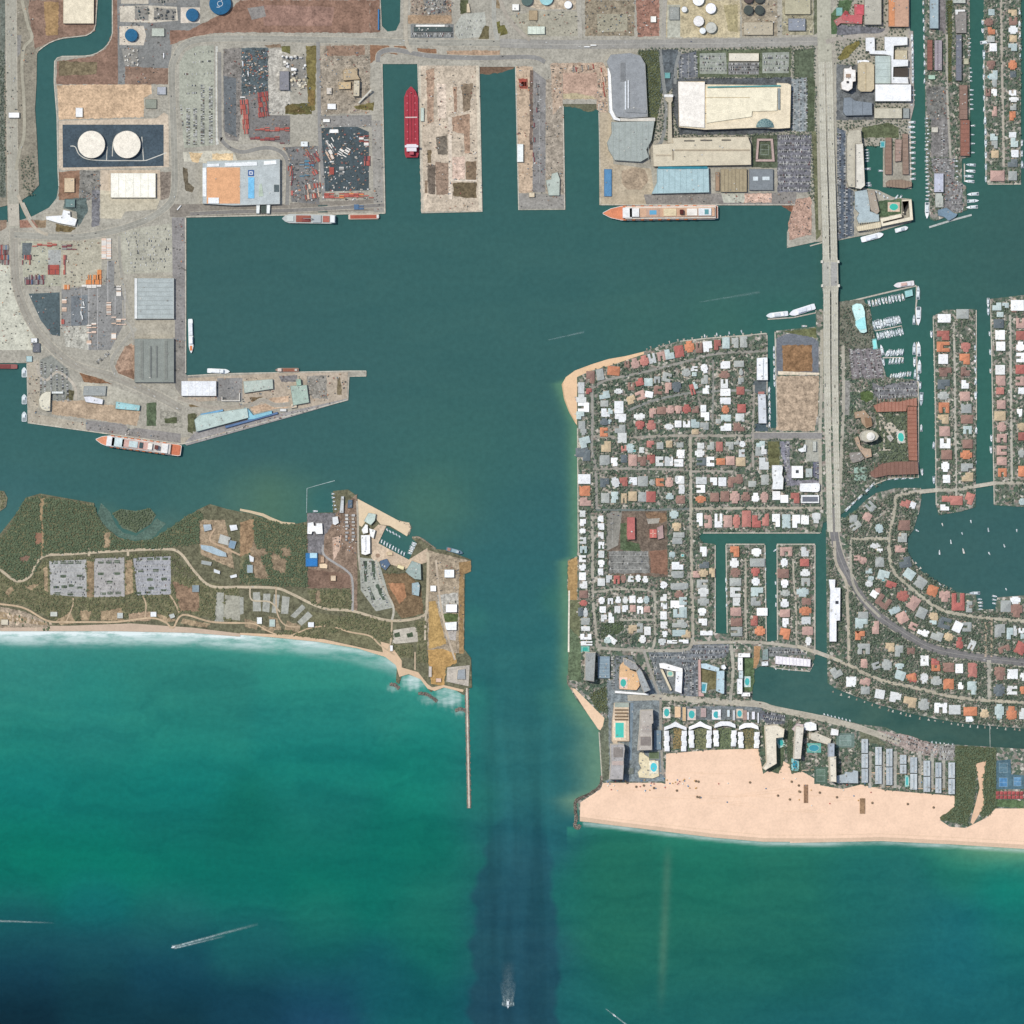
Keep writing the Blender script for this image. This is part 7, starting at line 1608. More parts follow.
# ================================================================== causeway bridge
BRC=[]
def bridge():
 F('px'); root=empty('causeway_bridge',(*W((830,270)),0)); ox,oy=root.location.x,root.location.y
 tag(root,'long twin deck causeway bridge carrying the road over the inlet','bridge')
 cl=[(825,60),(826,100),(827,150),(828.3,200),(829.3,240),(829.8,272),(830.3,300),(830.6,350),(831.2,400),(831.8,436),(832.6,470),(833.4,510),(834,532)]
 cl=smooth_line(cl,6)
 def z(y): 
  if y<272: t=max(0,min(1,(y-95)/165)); 
  else: t=max(0,min(1,(435-y)/155))
  return LAND+.5+13*(t*t*(3-2*t))
 occupy(strip_pts(cl,17)[0]+strip_pts(cl,17)[1][::-1])
 for off,nm in ((-3.95,'west'),(3.95,'east')):
  m=MB(); q=[]
  for i,p in enumerate(cl):
   y=p[1]; hw=3.35 if y<430 else 2.9
   hw+= .55 if 258<y<290 else 0
   xa,xb=W((p[0]+off-hw,y))[0]-ox,W((p[0]+off+hw,y))[0]-ox; yy=W(p)[1]-oy; zz=z(y)
   q.append((xa,xb,yy,zz))
  for xa,xb,yy,zz in q: m.v += [(xa,yy,zz-1.4),(xb,yy,zz-1.4),(xb,yy,zz),(xa,yy,zz)]
  for i in range(len(q)-1):
   a=4*i
   for f in ([a+3,a+2,a+6,a+7],[a,a+4,a+5,a+1],[a+1,a+5,a+6,a+2],[a+3,a+7,a+4,a]): m.f.append(f[::-1]); m.m.append(0)
  d=m.build('deck',M('#b9b5a4','road'),root)
  for s in (0,1):
   m=MB()
   for i in range(len(q)-1):
    x0,x1=q[i][s],q[i+1][s]; e=.5 if s==0 else -.5
    n=len(m.v); m.v+=[(x0,q[i][2],q[i][3]-.2),(x0+e,q[i][2],q[i][3]-.2),(x1+e,q[i+1][2],q[i+1][3]-.2),(x1,q[i+1][2],q[i+1][3]-.2)]
    m.v+=[(x0,q[i][2],q[i][3]+1),(x0+e,q[i][2],q[i][3]+1),(x1+e,q[i+1][2],q[i+1][3]+1),(x1,q[i+1][2],q[i+1][3]+1)]
    for f in ([4,5,6,7],[0,4,7,3],[1,2,6,5]): m.f.append([n+k for k in f]); m.m.append(0)
   m.build('parapet',M('#d3d0c2','conc'),d)
  m=MB()
  for i in range(0,len(q)-1):
   for f in (-.33,.0,.33):
    xa=(q[i][0]+q[i][1])/2+f*(q[i][1]-q[i][0]); xb=(q[i+1][0]+q[i+1][1])/2+f*(q[i+1][1]-q[i+1][0]); n=len(m.v)
    ya,yb=q[i][2],q[i][2]+(q[i+1][2]-q[i][2])*.6
    m.v+=[(xa-.25,ya,q[i][3]+.04),(xa+.25,ya,q[i][3]+.04),(xb+.25,yb,q[i][3]+(q[i+1][3]-q[i][3])*.6+.04),(xb-.25,yb,q[i][3]+(q[i+1][3]-q[i][3])*.6+.04)]
    m.f.append([n+3,n+2,n+1,n][::-1] if False else [n,n+3,n+2,n+1][::-1]); m.m.append(0)
  m.build('lane_marking',M('#e2e0d6','plain'),d)
 for k in range(42):
  y=br.uniform(70,520); s=br.choice((-1,1)); p0=np.interp(y,[p[1] for p in cl],[p[0] for p in cl])+s*3.95+br.choice((-1.9,-.2,1.6)); BRC.append((*W((p0,y)),z(y)+.1,s))
 for y in (246,254,262,290,298,306,200,215,228,236,315,325,340,355,370):
  px=np.interp(y,[p[1] for p in cl],[p[0] for p in cl]); X,Y=W((px,y)); zz=z(y)
  m=MB(); m.box(X-ox,Y-oy,-3,15*U,2.4,zz+1.2); m.build('pier',M('#a8a498','conc'),root)
 for y in (262,286):
  px=np.interp(y,[p[1] for p in cl],[p[0] for p in cl])
  for s in (-8.2,8.2):
   X,Y=W((px+s,y)); m=MB(); m.box(X-ox,Y-oy,-3,4.4,6,z(y)+6.5); m.box(X-ox,Y-oy,z(y)+3.5,5.4,7,.8); m.build('bridge_tower',M('#d9d5c6','conc'),root)
 for (a,b,c) in ((262.5,286,'#a9aaa6'),):
  for off in (-3.95,3.95):
   m=MB(); px=829.8; X,Y=W((px+off,(a+b)/2)); m.box(X-ox,Y-oy,z(272)+.06,6.4*U,(b-a)*U,.06); m.build('lift_span',M('#b4b2a6' if off<0 else '#a8a6a0','road'),root)
bridge()
def small_bridge(label,s,w):
 ps=plist(s); root=empty('road_bridge',(*W(ps[0]),0)); ox,oy=root.location.x,root.location.y; tag(root,label,'bridge')
 L,R=strip_pts(ps,w); q=[(W(p)[0]-ox,W(p)[1]-oy) for p in L+R[::-1]]
 m=MB(); m.prism(q,1.3,2.75); m.build('deck',M('#b9b2a2','road'),root)
 for side in (L,R):
  m=MB(); a,b=[(W(p)[0]-ox,W(p)[1]-oy) for p in (side[0],side[-1])]
  m.box((a[0]+b[0])/2,(a[1]+b[1])/2,2.7,math.dist(a,b),.45,1,math.atan2(b[1]-a[1],b[0]-a[0])); m.build('parapet',M('#d0cabb','conc'),root)
 for t in (.33,.67):
  p=np.array(q[0])*(1-t)+np.array(q[1])*t; r_=np.array(q[3])*(1-t)+np.array(q[2])*t; c=(p+r_)/2
  m=MB(); m.box(c[0],c[1],-3,1.5,w*U*.9,4.4,math.atan2(q[1][1]-q[0][1],q[1][0]-q[0][0])); m.build('pier',M('#9c968a','conc'),root)
F('px')
small_bridge('short road bridge from the mainland crescent to the left island','915 492.3 938 490',3.6); small_bridge('short road bridge between the left and right islands','974 486.4 996 482.8',3.6)
small_bridge('low road bridge where the canal street crosses to the crescent','813 650.7 829 656.6',3.6); small_bridge('port highway bridge across the narrow canal mouth','13.2 204 14 226',11); small_bridge('slim side road bridge over the canal mouth','22.5 203 30.5 220',3.4)
# ================================================================== rock structures
def rocks(label,s,w,n,name,c='#7d7468',cat='breakwater',h=3,path=None,rs=(1.2,2.6)):
 ps=smooth_line(plist(s),8); root=empty(name,(*W(ps[0]),0)); ox,oy=root.location.x,root.location.y; tag(root,label,cat)
 L,R=strip_pts(ps,w); q=[(W(p)[0]-ox,W(p)[1]-oy) for p in L+R[::-1]]
 m=MB(); k=len(q); i_=inset(q,-2.2)
 m.v=[(x,y,-2) for x,y in i_]+[(x,y,h-1.2) for x,y in q]
 for i in range(k): j=(i+1)%k; m.f.append([i,j,k+j,k+i]); m.m.append(0)
 m.build('core',M(c,'patchy'),root)
 m=MB(); m.sheet(q,h-1.2); m.build('core_top',M(c,'patchy'),root)
 rr=random.Random(n); m=MB()
 for _ in range(n):
  t=rr.random()*(len(ps)-1); i=int(t); f=t-i; p=np.array(ps[i])*(1-f)+np.array(ps[i+1])*f
  d=np.array(ps[i+1])-np.array(ps[i]); d=d/np.linalg.norm(d); o=rr.uniform(-1,1)*(w/2+.8); p=p+np.array((-d[1],d[0]))*o
  x,y=W(p); s=rr.uniform(*rs); z=(h-1.2)*max(0,1-max(0,abs(o)-w/2+.4)/1.4)
  m.box(x-ox,y-oy,z-s*.3,s,s*rr.uniform(.7,1.2),s*rr.uniform(.5,.9),rr.uniform(0,3.1),0,rr.uniform(.6,.85))
 m.build('armour_rock',M('#8f867a','ground'),root)
 if path:
  L,R=strip_pts(ps,path); q=[(W(p)[0]-ox,W(p)[1]-oy) for p in L+R[::-1]]; m=MB(); m.prism(q,h-1.2,h+.3); m.build('walkway',M('#cbbfae','conc'),root)
F('px')
rocks('long straight rock jetty with a pale walkway, pointing out to sea','466.8,688 467.6,730 468.4,770 469.2,808',3.0,500,'rock_jetty','#8f8173','jetty',2.6,1.5)
rocks('curved rock jetty at the corner of the wide beach','602,776 600,786 590,794 577,800 575.2,808 576.4,818 575,825 577.5,828 580,825',2.2,300,'rock_jetty','#5f574e','jetty',3.4)
for s,l in (('390,684.5 395,685 399,688.5','first rock groyne, nearest the long surf beach'),('418.5,693.5 427,694.5 437,701','middle rock groyne between the two small coves'),('455.5,711 460,709 466,710.5','stub rock groyne beside the long jetty')):
 rocks(l,s,2.2,90,'rock_groyne','#6b635c','groyne',3)
rocks('rock edging along the channel park shore','568.4,676 568.8,684 573,690','1.6' and 1.6,60,'rock_edging','#85796b','edging',2.8)
rocks('pale rock spur at the entrance of the small square marina','399,521.5 404,523 409.5,526 410,529 408,534',1.4,80,'rock_spur','#b3a58e','spur',3)
rocks('rock edging on the south side of the small marina entrance','412.5,538 419,537.8 427.5,543.3 435,549',1.4,80,'rock_edging','#a5967f','edging',3)
# ================================================================== swimming pools
def pool(fr,x,y,w,d,label,rot=0,deck='#dccbb2',water='#4fb9b8',rnd=False,base=None,z0=LAND+.5):
 F(fr); X,Y=T(x,y); w,d=S(w),S(d); px=toP(x,y); occupy([(px[0]+a*w/U/2,px[1]+b*d/U/2) for a,b in((-1,-1),(1,-1),(1,1),(-1,1))])
 r=empty('swimming_pool',(X,Y,z0),-math.radians(rot)); tag(r,label,'pool')
 m=MB(); m.prism([(-w/2,-d/2),(w/2,-d/2),(w/2,d/2),(-w/2,d/2)],-.6,.14); m.build('pool_deck',M(deck,'conc'),r)
 if rnd: poly=[(w*.36*math.cos(k*math.pi/9),d*.36*math.sin(k*math.pi/9)*(1 if k%4 else .93)) for k in range(18)]
 else: poly=[(-w*.33,-d*.36),(w*.33,-d*.36),(w*.33,d*.36),(-w*.33,d*.36)]
 m=MB(); m.prism(inset(poly,-.5),.1,.2); m.build('coping',M('#eee8dc','plain'),r)
 m=MB(); m.prism(poly,.1,.24); m.build('pool_water',M(water,'plain'),r)
for a in (('A5',155,582,70,105,'turquoise pool on the white deck by the first beach court',0,'#e9e0d4','#3fb5b0',True),('A5',388,600,78,105,'round turquoise pool by the second beach court',0,'#d9c8bc','#3fb3ae',True),('A5',618,602,80,90,'turquoise pool in a white frame by the third beach court',0,'#ece8e6','#3fb0b4',True),('A5',834,592,60,88,'turquoise pool on brown paving by the fourth beach court',0,'#d9c9b4','#3fa8ac',True),
 ('A5',905,295,62,100,'oval pool in the lagoon hotel garden',0,'#c9dcd4','#45b8b4',True),('A5',500,350,55,95,'pool beside the pink terrace of the garden hotel',8,'#b9d6d4','#4aa3b0',False),('A5',188,220,60,55,'small pale pool inside the wedge shaped hotel',0,'#cfd0bc','#8fcdbd',True),
 ('A2',200,410,130,210,'long green pool on the peach terrace by the parking lane',0,'#f0d9bd','#46bfae',False,None,LAND+5.6),('A2',550,790,95,130,'round blue pool on the cream scrollwork terrace',0,'#e3dcc4','#4cc3cf',True,None,LAND+3.4),('Z16',500,770,55,75,'turquoise pool on the triangular podium',0,'#e8c6b4','#3fb5a5',True,None,LAND+6),('Z16',240,540,58,40,'teal pool at the head of the slim grey tower',0,'#6fb5a8','#2fa396',False),
 ('D7',772,400,46,62,'turquoise garden pool beside the long cream beach tower',-20,'#b9dcd0','#3fc0b8',True),('D7',865,542,48,78,'deep turquoise pool at the foot of the rounded beach tower',0,'#8fc4c0','#2f98ae',True),('D7',985,435,90,60,'blue green lagoon pool with islands beside the cream low wing',0,'#6fb5a8','#3f9fb0',True),
 ('Z19',512,530,18,50,'thin turquoise pool between two townhouse rows',0,'#9fd0c8','#55c0bc',False),('B6',660,685,95,75,'turquoise pool in the waterside hotel garden',0,'#d0b9a4','#35b5a2',True),('B6',572,192,42,52,'small teal pool at the head of the marina basin',0,'#7fb5b5','#3f9fa8',False),
 ('B7',437,655,48,105,'narrow aqua pool between marina docks and car park',-8,'#7fc9c4','#8fe6e0',False),('B8',706,585,85,130,'turquoise pool in the terracotta resort courtyard',-10,'#cfc9bd','#3fb9aa',True),('D6',240,640,1,1,'hidden',0) if False else ('Z17',160,795,1,1,'x',0)):
 if a[5] not in ('x','hidden'): pool(*a)
pr=random.Random(8)
for i,(fr,x,y) in enumerate((('C1',378,615),('C4',520,440),('C1',75,660),('Z17',885,408),('C8',795,705),('C6',785,108),('B1',760,215),('B3',725,655),('Z17',575,290),('C5',590,745),('C1',600,985),('C4',268,142),('C3',710,600),('Z14',905,720),('B2',200,230),('B4',960,240))):
 pool(fr,x,y,pr.uniform(2.8,3.8)*FR[fr][2],pr.uniform(2.6,3.6)*FR[fr][2],f'little turquoise garden pool behind a house, {ordn(i)} of the scattered garden pools',0,'#b9c9c0',pr.choice(['#4fb0ae','#62b7c4','#3a9fa6']))
F('B8')
for k,y in enumerate((925,1000)):
 r=empty('tennis_court',(*T(290,y),LAND+.15)); tag(r,f'pale green tennis court, {"upper" if k==0 else "lower"} of the pair south of the round tower','tennis court','tennis courts by the resort')
 w,d=S(130),S(62); m=MB(); m.box(0,0,0,w,d,.15); m.build('court_surface',M('#92ab9c','asphalt'),r)
 m=MB(); m.box(0,0,.16,w*.7,.25,.03); m.box(0,d*.36,.16,w*.8,.25,.03); m.box(0,-d*.36,.16,w*.8,.25,.03); m.box(w*.4,0,.16,.25,d*.72,.03); m.box(-w*.4,0,.16,.25,d*.72,.03); m.build('court_line',M('#e6ebe6','plain'),r)
 m=MB(); m.box(0,0,.15,.15,d*.8,1); m.build('net',M('#5c6660','plain'),r)
def court(fr,x,y,w,d,label,c,c2):
 F(fr); r=empty('tennis_court',(*T(x,y),LAND+.25)); tag(r,label,'tennis court'); w,d=S(w),S(d); occupy([toP(x-w*cur[2]/U/2,y-d*cur[2]/U/2),toP(x+w*cur[2]/U/2,y-d*cur[2]/U/2),toP(x+w*cur[2]/U/2,y+d*cur[2]/U/2),toP(x-w*cur[2]/U/2,y+d*cur[2]/U/2)])
 m=MB(); m.box(0,0,0,w,d,.12); m.build('court_surround',M(c,'asphalt'),r); m=MB(); m.box(0,0,.12,w*.62,d*.7,.06); m.build('court_surface',M(c2,'asphalt'),r)
 m=MB(); m.box(0,d*.35,.19,w*.62,.3,.03); m.box(0,-d*.35,.19,w*.62,.3,.03); m.box(-w*.31,0,.19,.3,d*.7,.03); m.box(w*.31,0,.19,.3,d*.7,.03); m.box(0,0,.19,w*.62,.3,.03); m.build('court_line',M('#cfdad4','plain'),r)
court('Z19',242,352,80,62,'grey green roof of courts beside the canal townhouses','#6f8279','#7f938a'); court('Z19',135,505,58,75,'dark green fenced court next to the narrow beach tower','#556a5c','#647a6b')
court('Z19',933,472,58,60,'slate blue court at the edge of the coastal wood','#56717c','#627f8a'); court('Z19',933,535,58,55,'bright blue court below the slate blue one','#4a749a','#5583a8'); court('Z19',995,532,52,55,'blue court beside the bright blue court at the frame edge','#4a7499','#6a93b0')
court('A1',670,510,80,90,'dark planted court garden in the pink ringed pavilion','#56614f','#46584c')
# little docks of the waterside houses
dr=random.Random(31)
for s,w,sd in (('646,350 680,341 713,337.5 748,335 766,333','on the north quay',1),('933,320 935.5,490','on the west bank of the left island',1),('976,312 976,480','on the east bank of the left island',-1),('990.5,302 993.5,480','on the west bank of the right island',1),('726,546 727,630','on the first finger west bank',1),('764.7,546 766,636','on the first finger east bank',-1),('777,546 777,636','on the second finger west bank',1),('815,548 815,640','on the second finger east bank',-1),('830,690 858,699 882,707 915,716 945,722 970,725 1020,729','on the winding canal bank',-1),('983.5,10 987.5,180','on the far strip west bank',1),('914,563 931,580 957,593','on the lagoon shore',1)):
 ps=plist('px'and s) if 0 else (F('px'),plist(s))[1]; ps=smooth_line(ps,8); t=0
 L=[0]
 for a,b in zip(ps,ps[1:]): L.append(L[-1]+math.dist(a,b))
 t=dr.uniform(1,4)
 while t<L[-1]:
  i=max(j for j in range(len(L)-1) if L[j]<=t); a,b=np.array(ps[i]),np.array(ps[i+1]); d=(b-a)/np.linalg.norm(b-a); p=a+d*(t-L[i]); q=np.array((d[1],-d[0])) if w not in('x',) else 0
  if sd<0: q=-q
  r=empty('house_dock',(*W(p),0),math.atan2(-q[1],q[0])); tag(r,f'small pale private dock {w}','dock',f'private docks {w}'); l,ww=dr.uniform(3,6.5),dr.uniform(1.6,3)
  m=MB(); m.box(l/2-.5,0,.9,l,ww,.3); m.box(l-.8,0,1.2,1.2,ww*2.2,.12); m.build('deck',M(dr.choice(('#c2bbae','#d4cec2','#a89c8c')),'conc'),r); m=MB()
  m.cyl(l-1,ww*.4,-3,.2,4.6,6); m.build('pile',M('#8a7f70','plain'),r)
  t+=dr.uniform(4,10)
# ================================================================== containers, trailers, trucks
cr=random.Random(12)
CONT={}
def container_mesh(c):
 if c in CONT: return CONT[c]
 m=MB(); m.box(0,0,.15,12.2,2.45,2.6)
 for k in range(11): m.box(-5.5+k*1.1,0,2.75,.35,2.3,.08)
 for s in (-1,1): m.box(s*5.9,0,.0,.4,2.5,2.9)
 me=bpy.data.meshes.new('container'); me.from_pydata(m.v,[],m.f); me.materials.append(M(c,'plain')); CONT[c]=me; return me
CSPEC=[]
CN={'#a84f42':'rust red','#b5655a':'faded red','#d98a4e':'orange','#e8e2d8':'white','#d7b9a0':'peach','#7d4448':'maroon','#4f6f8f':'blue','#8f8d88':'grey','#4f7f96':'steel blue','#e6c9b4':'cream'}
def containers(fr,poly,n,cols,ang,where,group,stack=1,sep=1):
 F(fr); ps=plist(poly); x0,x1=min(p[0] for p in ps),max(p[0] for p in ps); y0,y1=min(p[1] for p in ps),max(p[1] for p in ps)
 k=0; tries=0; used=[]
 a=math.radians(ang); ux=(math.cos(a),math.sin(a)); lx,ly=(4.95,1.03); n=int(n*1.35)
 while k<n and tries<n*40:
  tries+=1; x,y=cr.uniform(x0,x1),cr.uniform(y0,y1)
  u=round((x*ux[0]+y*ux[1])/lx)*lx; v=round((-x*ux[1]+y*ux[0])/ly)*ly; x,y=u*ux[0]-v*ux[1],u*ux[1]+v*ux[0]
  if (u,v) in used or not inside(ps,x,y): continue
  used.append((u,v)); c=cr.choice(cols)
  CSPEC.append((x,y,a,c,where,cr.randint(0,1) if stack>1 else 0))
  k+=1
RED=['#a84f42','#b5655a','#7d4448']
containers('D5','260 175 450 175 450 210 260 215',7,['#a84f42','#b5655a'],0,'on the north edge of the west yard','')
containers('D5','480 190 585 190 585 235 480 235',8,['#7d4448','#8f8d88'],0,'by the grey dots of the west yard','')
containers('D5','175 310 245 240 250 360 175 370',6,RED,90,'at the west kerb of the west yard','')
containers('D5','380 355 465 355 465 450 380 450',18,['#7d4448','#a84f42'],90,'in the maroon block of the west yard','',2)
containers('D5','195 445 350 445 350 508 195 508',16,['#7d4448','#8f8d88','#4f6f8f'],90,'in the mixed stack of the west yard','')
containers('D5','0 195 66 195 66 335 0 335',20,['#7d4448','#a84f42','#4f6f8f','#8f8d88'],90,'at the western frame edge yard','',2)
containers('D5','675 450 800 450 800 495 675 500',14,['#d98a4e'],90,'in the orange row of the west yard','')
containers('D5','765 380 800 380 800 460 765 460',6,['#d98a4e'],90,'in the short orange column of the west yard','')
containers('D5','500 490 670 490 670 525 500 530',10,['#d98a4e','#d7b9a0'],90,'in the pale orange row of the west yard','')
containers('D5','640 508 800 508 800 530 640 535',8,['#e8e2d8'],0,'in the white row of the west yard','')
containers('D5','785 145 880 145 880 305 785 305',32,['#e8e2d8','#e6c9b4'],0,'in the tall white block of the west yard','',2)
for q,w in (('480 620 520 660','beside the dark triangle, upper'),('485 685 530 720','beside the dark triangle, lower'),('905 510 960 610','east of the rail tracks'),('820 640 875 750','between the rail tracks'),('690 810 760 890','south of the rail tracks'),('880 750 985 830','by the bend road, upper'),('860 890 925 940','by the bend road, lower'),('700 945 735 985','at the yard tail')):
 containers('D5','r '+q,6,['#e8e2d8','#e6c9b4','#d7b9a0'],0,w,'')
containers('D5','480 760 520 830 480 830',4,RED,90,'in the red heap by the dark triangle','')
containers('D5','500 290 520 290 515 420 495 420',6,RED,90,'in the red file of the west yard','')
containers('D1','630 555 695 555 700 830 655 830',26,['#a84f42','#b5655a'],86,'in the long red file of the north yard','',2)
containers('D1','770 480 855 480 850 680 775 700',26,['#7d4448','#a84f42'],80,'in the maroon heap of the north yard','',2)
containers('D1','740 765 1020 765 1020 795 740 795',12,['#a84f42','#b5655a'],0,'in the upper red line of the north yard','')
containers('D1','705 840 940 840 1000 900 980 910 930 870 705 868',12,['#a84f42','#7d4448'],0,'in the lower red line of the north yard','')
containers('D2','60 600 105 600 100 850 60 850',6,RED,90,'beside the terminal service road','')
containers('D2','150 550 260 550 260 680 150 680',12,['#4f7f96','#8f8d88'],0,'in the blue bays of the central quay','')
containers('D2','200 480 300 480 320 660 260 670 210 550',14,RED,60,'west of the dark trailer yard','')
containers('D2','350 815 450 810 450 850 350 850',8,['#a84f42','#b5655a'],0,'in the south red line of the trailer yard','')
containers('D2','460 815 700 810 720 850 460 850',16,['#a84f42','#b5655a','#d98a4e'],0,'in the south east red line of the trailer yard','')
containers('D2','380 610 445 600 445 670 390 670',8,['#a84f42'],0,'in the bright red block of the trailer yard','',2)
containers('D2','620 360 690 360 690 440 620 440',8,['#a84f42','#e8e2d8'],0,'at the north east corner of the trailer yard','')
containers('D2','660 520 715 520 715 610 660 610',8,RED,90,'on the east edge of the trailer yard','')
containers('D2','460 460 540 460 550 530 470 520',7,['#e8e2d8'],30,'in the white cluster of the trailer yard','')
containers('D2','450 600 500 590 500 665 450 665',5,['#e8e2d8','#8f8d88'],0,'beside the bright red block','')
containers('D2','580 905 660 905 660 940 580 940',6,['#4f6f8f'],0,'in the blue pair by the quay edge','')
containers('D2','180 720 330 720 330 850 200 850',20,['#8f8d88','#d7b9a0','#a84f42'],80,'in the grey heap west of the quay ship','')
containers('D2','355 390 425 380 425 540 365 545',12,['#8f8d88','#d7b9a0','#e8e2d8'],60,'in the grey heap of the trailer yard','')
containers('D2','390 310 470 310 470 345 390 345',5,['#e8e2d8'],0,'by the white office of the trailer yard','')
containers('Z3','632 335 672 335 672 380 632 380',5,['#a84f42'],90,'in the rust red bay of the second pier','')
containers('D4','420 425 670 420 690 690 640 690 640 460 420 450',14,['#a84f42','#d7b9a0','#8f8d88'],80,'on the reddish lot at the third slip','')
containers('Z3','700 330 720 330 715 700 690 700',10,['#8f8d88','#7d4448'],88,'along the roadway of the second pier','')
cr.shuffle(CSPEC); ex=MB(); EXM=list(CN)
for i,(x,y,a,c,where,lv) in enumerate(CSPEC):
 X,Y=W((x,y))
 if i<290: tag(link_mesh('shipping_container',container_mesh(c),None,(X,Y,LAND+.25),-a),f'{CN[c]} shipping container {where}','container',f'{CN[c]} containers {where}')
 else: ex.box(X,Y,LAND+.25,12.2,2.45,2.75,-a,EXM.index(c))
if ex.v:
 o=ex.build('container_stock',[M(c,'plain') for c in EXM]); o['kind']='stuff'; o['label']='the further containers standing between the others in the port yards'
print('containers',len(CSPEC))
def truck(fr,x,y,ang,c,label,group,L=16):
 F(fr); r=empty('truck',(*T(x,y),LAND+.3),-math.radians(ang)); tag(r,label,'truck',group)
 m=MB(); m.box(-1.5,0,1.1,L-4,2.6,2.9); m.build('trailer',M(c,'plain'),r); m=MB(); m.box(L/2-2,0,.6,2.6,2.5,2.8,0,0,.9); m.build('cab',M('#c9c4bc','plain'),r)
 for px_ in (-L*.36,-L*.28,L*.3):
  m=MB(); m.box(px_,0,0,1.1,2.5,1.1); m.build('wheel',M('#3a3a3a','plain'),r)
for k,(x,y,a,c) in enumerate(((30,205,90,'#f1f1f0'),(653,270,88,'#e9ebec'),(695,345,85,'#d5d9d9'),(655,530,0,'#f2f0ea'))): truck('D1',x,y,a,c,f'white trailer truck, {ordn(k)} from the west in the north yard','white trucks of the north yard')
for k,(x,y,a) in enumerate(((1000,-10,45),(600,290,0),(560,300,0))): truck('D4' if k else 'Z2',x if k else 40,y if k else 885,a if k else -50,'#efefec',f'white trailer truck, {ordn(k)} along the port road','white trucks of the port road',18)
for k,(x,y,a) in enumerate(((650,770,80),(640,740,82),(655,690,0),(660,660,75))): truck('D5',x,y,a,'#e6e6e2',f'pale trailer truck, {ordn(k)} from the south by the rail tracks','pale trucks by the rail tracks',14)
F('D5')
for k,(s) in enumerate(('640 540 640 800','700 540 698 1020','770 540 768 1020','848 320 850 640','908 600 906 740','985 540 985 800')):
 ps=plist(s); L,R=strip_pts(ps,.55); o=strip('rail_track',ps,.6,level(L+R),M('#b9b7b3','conc'))
# ================================================================== parked cars
CARC=['#cdcdca','#93948f','#505350','#e8e8e4','#343636','#7f8585','#a6a9a8','#6a3a3a','#3f5070','#5a5f63']
def car_mesh(c):
 m=MB(); m.box(0,0,.35,4.5,1.8,.62,0,0,.97); m.box(-.2,0,.97,2.4,1.55,.5,0,1,.8); m.box(-.2,0,1.47,1.7,1.2,.03,0,0)
 for x in (-1.4,1.4):
  for y in (-.8,.8): m.box(x,y,0,.65,.25,.65,0,2)
 me=bpy.data.meshes.new('parked_car'); me.from_pydata(m.v,[],m.f)
 for q in (M(c,'hull'),M('#2b3238','plain'),M('#222222','plain')): me.materials.append(q)
 me.polygons.foreach_set('material_index',m.m); return me
CM=[car_mesh(c) for c in CARC]; CW=[.22,.14,.12,.16,.12,.08,.06,.03,.03,.04]
CARS=[]
kr=random.Random(4)
def carrow(fr,x0,y0,x1,y1,where,fill=.8,gap=1.05,dbl=False,face=None):
 """Cars side by side along a line, one slot every gap pixels of the plan."""
 F(fr); a=np.array(toP(x0,y0)); b=np.array(toP(x1,y1)); D=np.linalg.norm(b-a); n=max(1,int(D/gap)); d=(b-a)/D; q=np.array((-d[1],d[0]))
 ang=math.atan2(-d[1],d[0])+math.pi/2
 for i in range(n):
  for s in ((-1,1) if dbl else (0,)):
   if kr.random()<fill:
    p=a+d*(i+.5)*gap+q*s*1.0; CARS.append((p[0],p[1],ang+(math.pi if kr.random()<.5 else 0)+kr.uniform(-.03,.03),where,D))
def cargrid(fr,s,ang,where,fill=.7,aisle=7.2,gap=1.08):
 F(fr); ps=plist(s); c=np.mean(ps,0); a=math.radians(ang); u=np.array((math.cos(a),math.sin(a))); v=np.array((-u[1],u[0])); R=90
 k=-int(R/aisle); bm=MB(); bz=level(ps)
 while k*aisle<R:
  run=None; t=-R
  while t<R+1:
   p=c+v*(k*aisle)+u*t; ok=t<R and inside(ps,p[0],p[1])
   if ok and run is None: run=t
   if not ok and run is not None:
    if t-run>3: bm.sheet([W(c+v*(k*aisle+e)+u*s_) for s_,e in ((run,-.14),(t,-.14),(t,.14),(run,.14))],bz)
    run=None
   t+=1
  for half in (-1.0,1.0):
   t=-R
   while t<R:
    p=c+v*(k*aisle+half)+u*t; t+=gap
    if inside(ps,p[0],p[1]) and kr.random()<fill: CARS.append((p[0],p[1],-a+math.pi/2+kr.uniform(-.03,.03),where,0))
  k+=1
 if bm.v: bm.build('bay_marking',M('#b9b7ae','conc'))['kind']='structure'
w='in the big ring road car park'
for x in (222,277,335,400): carrow('D1',x,(615 if x<300 else 430),x,905,w,.82,1.05,True)
for x0,y in ((190,347),(250,347),(310,347),(370,340),(250,255),(310,250),(370,245),(250,190),(310,175),(370,170),(195,435),(250,437),(250,495),(200,500)): carrow('D1',x0,y,x0+42,y,w,.6)
carrow('D1',165,590,180,760,w,.6)
w='in the oval wharf car park'
for x in (213,232,262,290,318,340): carrow('Z5',x,880+(x-213)*.25,x+ (x-262)*.12,1085,w,.82,1.05)
w='beside the rail bend'; cargrid('Z5','480 870 560 810 565 850 510 900',-40,w,.7,6)
w='in the convention centre car park'; cargrid('Z4','805 580 945 575 940 820 800 815',0,w,.62,6.4); cargrid('Z4','385 240 455 225 460 325 385 330',90,w,.5,7); cargrid('Z4','470 232 580 228 583 312 470 312',0,w,.45,6); cargrid('Z4','738 230 848 226 846 310 738 310',0,w,.5,6); cargrid('Z4','592 268 720 268 718 316 592 316',0,w,.85,5.4)
w='east of the convention hall'; cargrid('Z4','865 340 925 335 925 555 865 555',90,w,.5,6)
w='on the roof deck of the stepped garage'
w='in the small north office car park'; cargrid('D3','325 250 655 250 655 300 325 300',0,w,.75,6); carrow('D3',345,205,640,205,w,.7); cargrid('D3','680 200 900 110 900 200 850 280 710 300',0,w,.16,6)
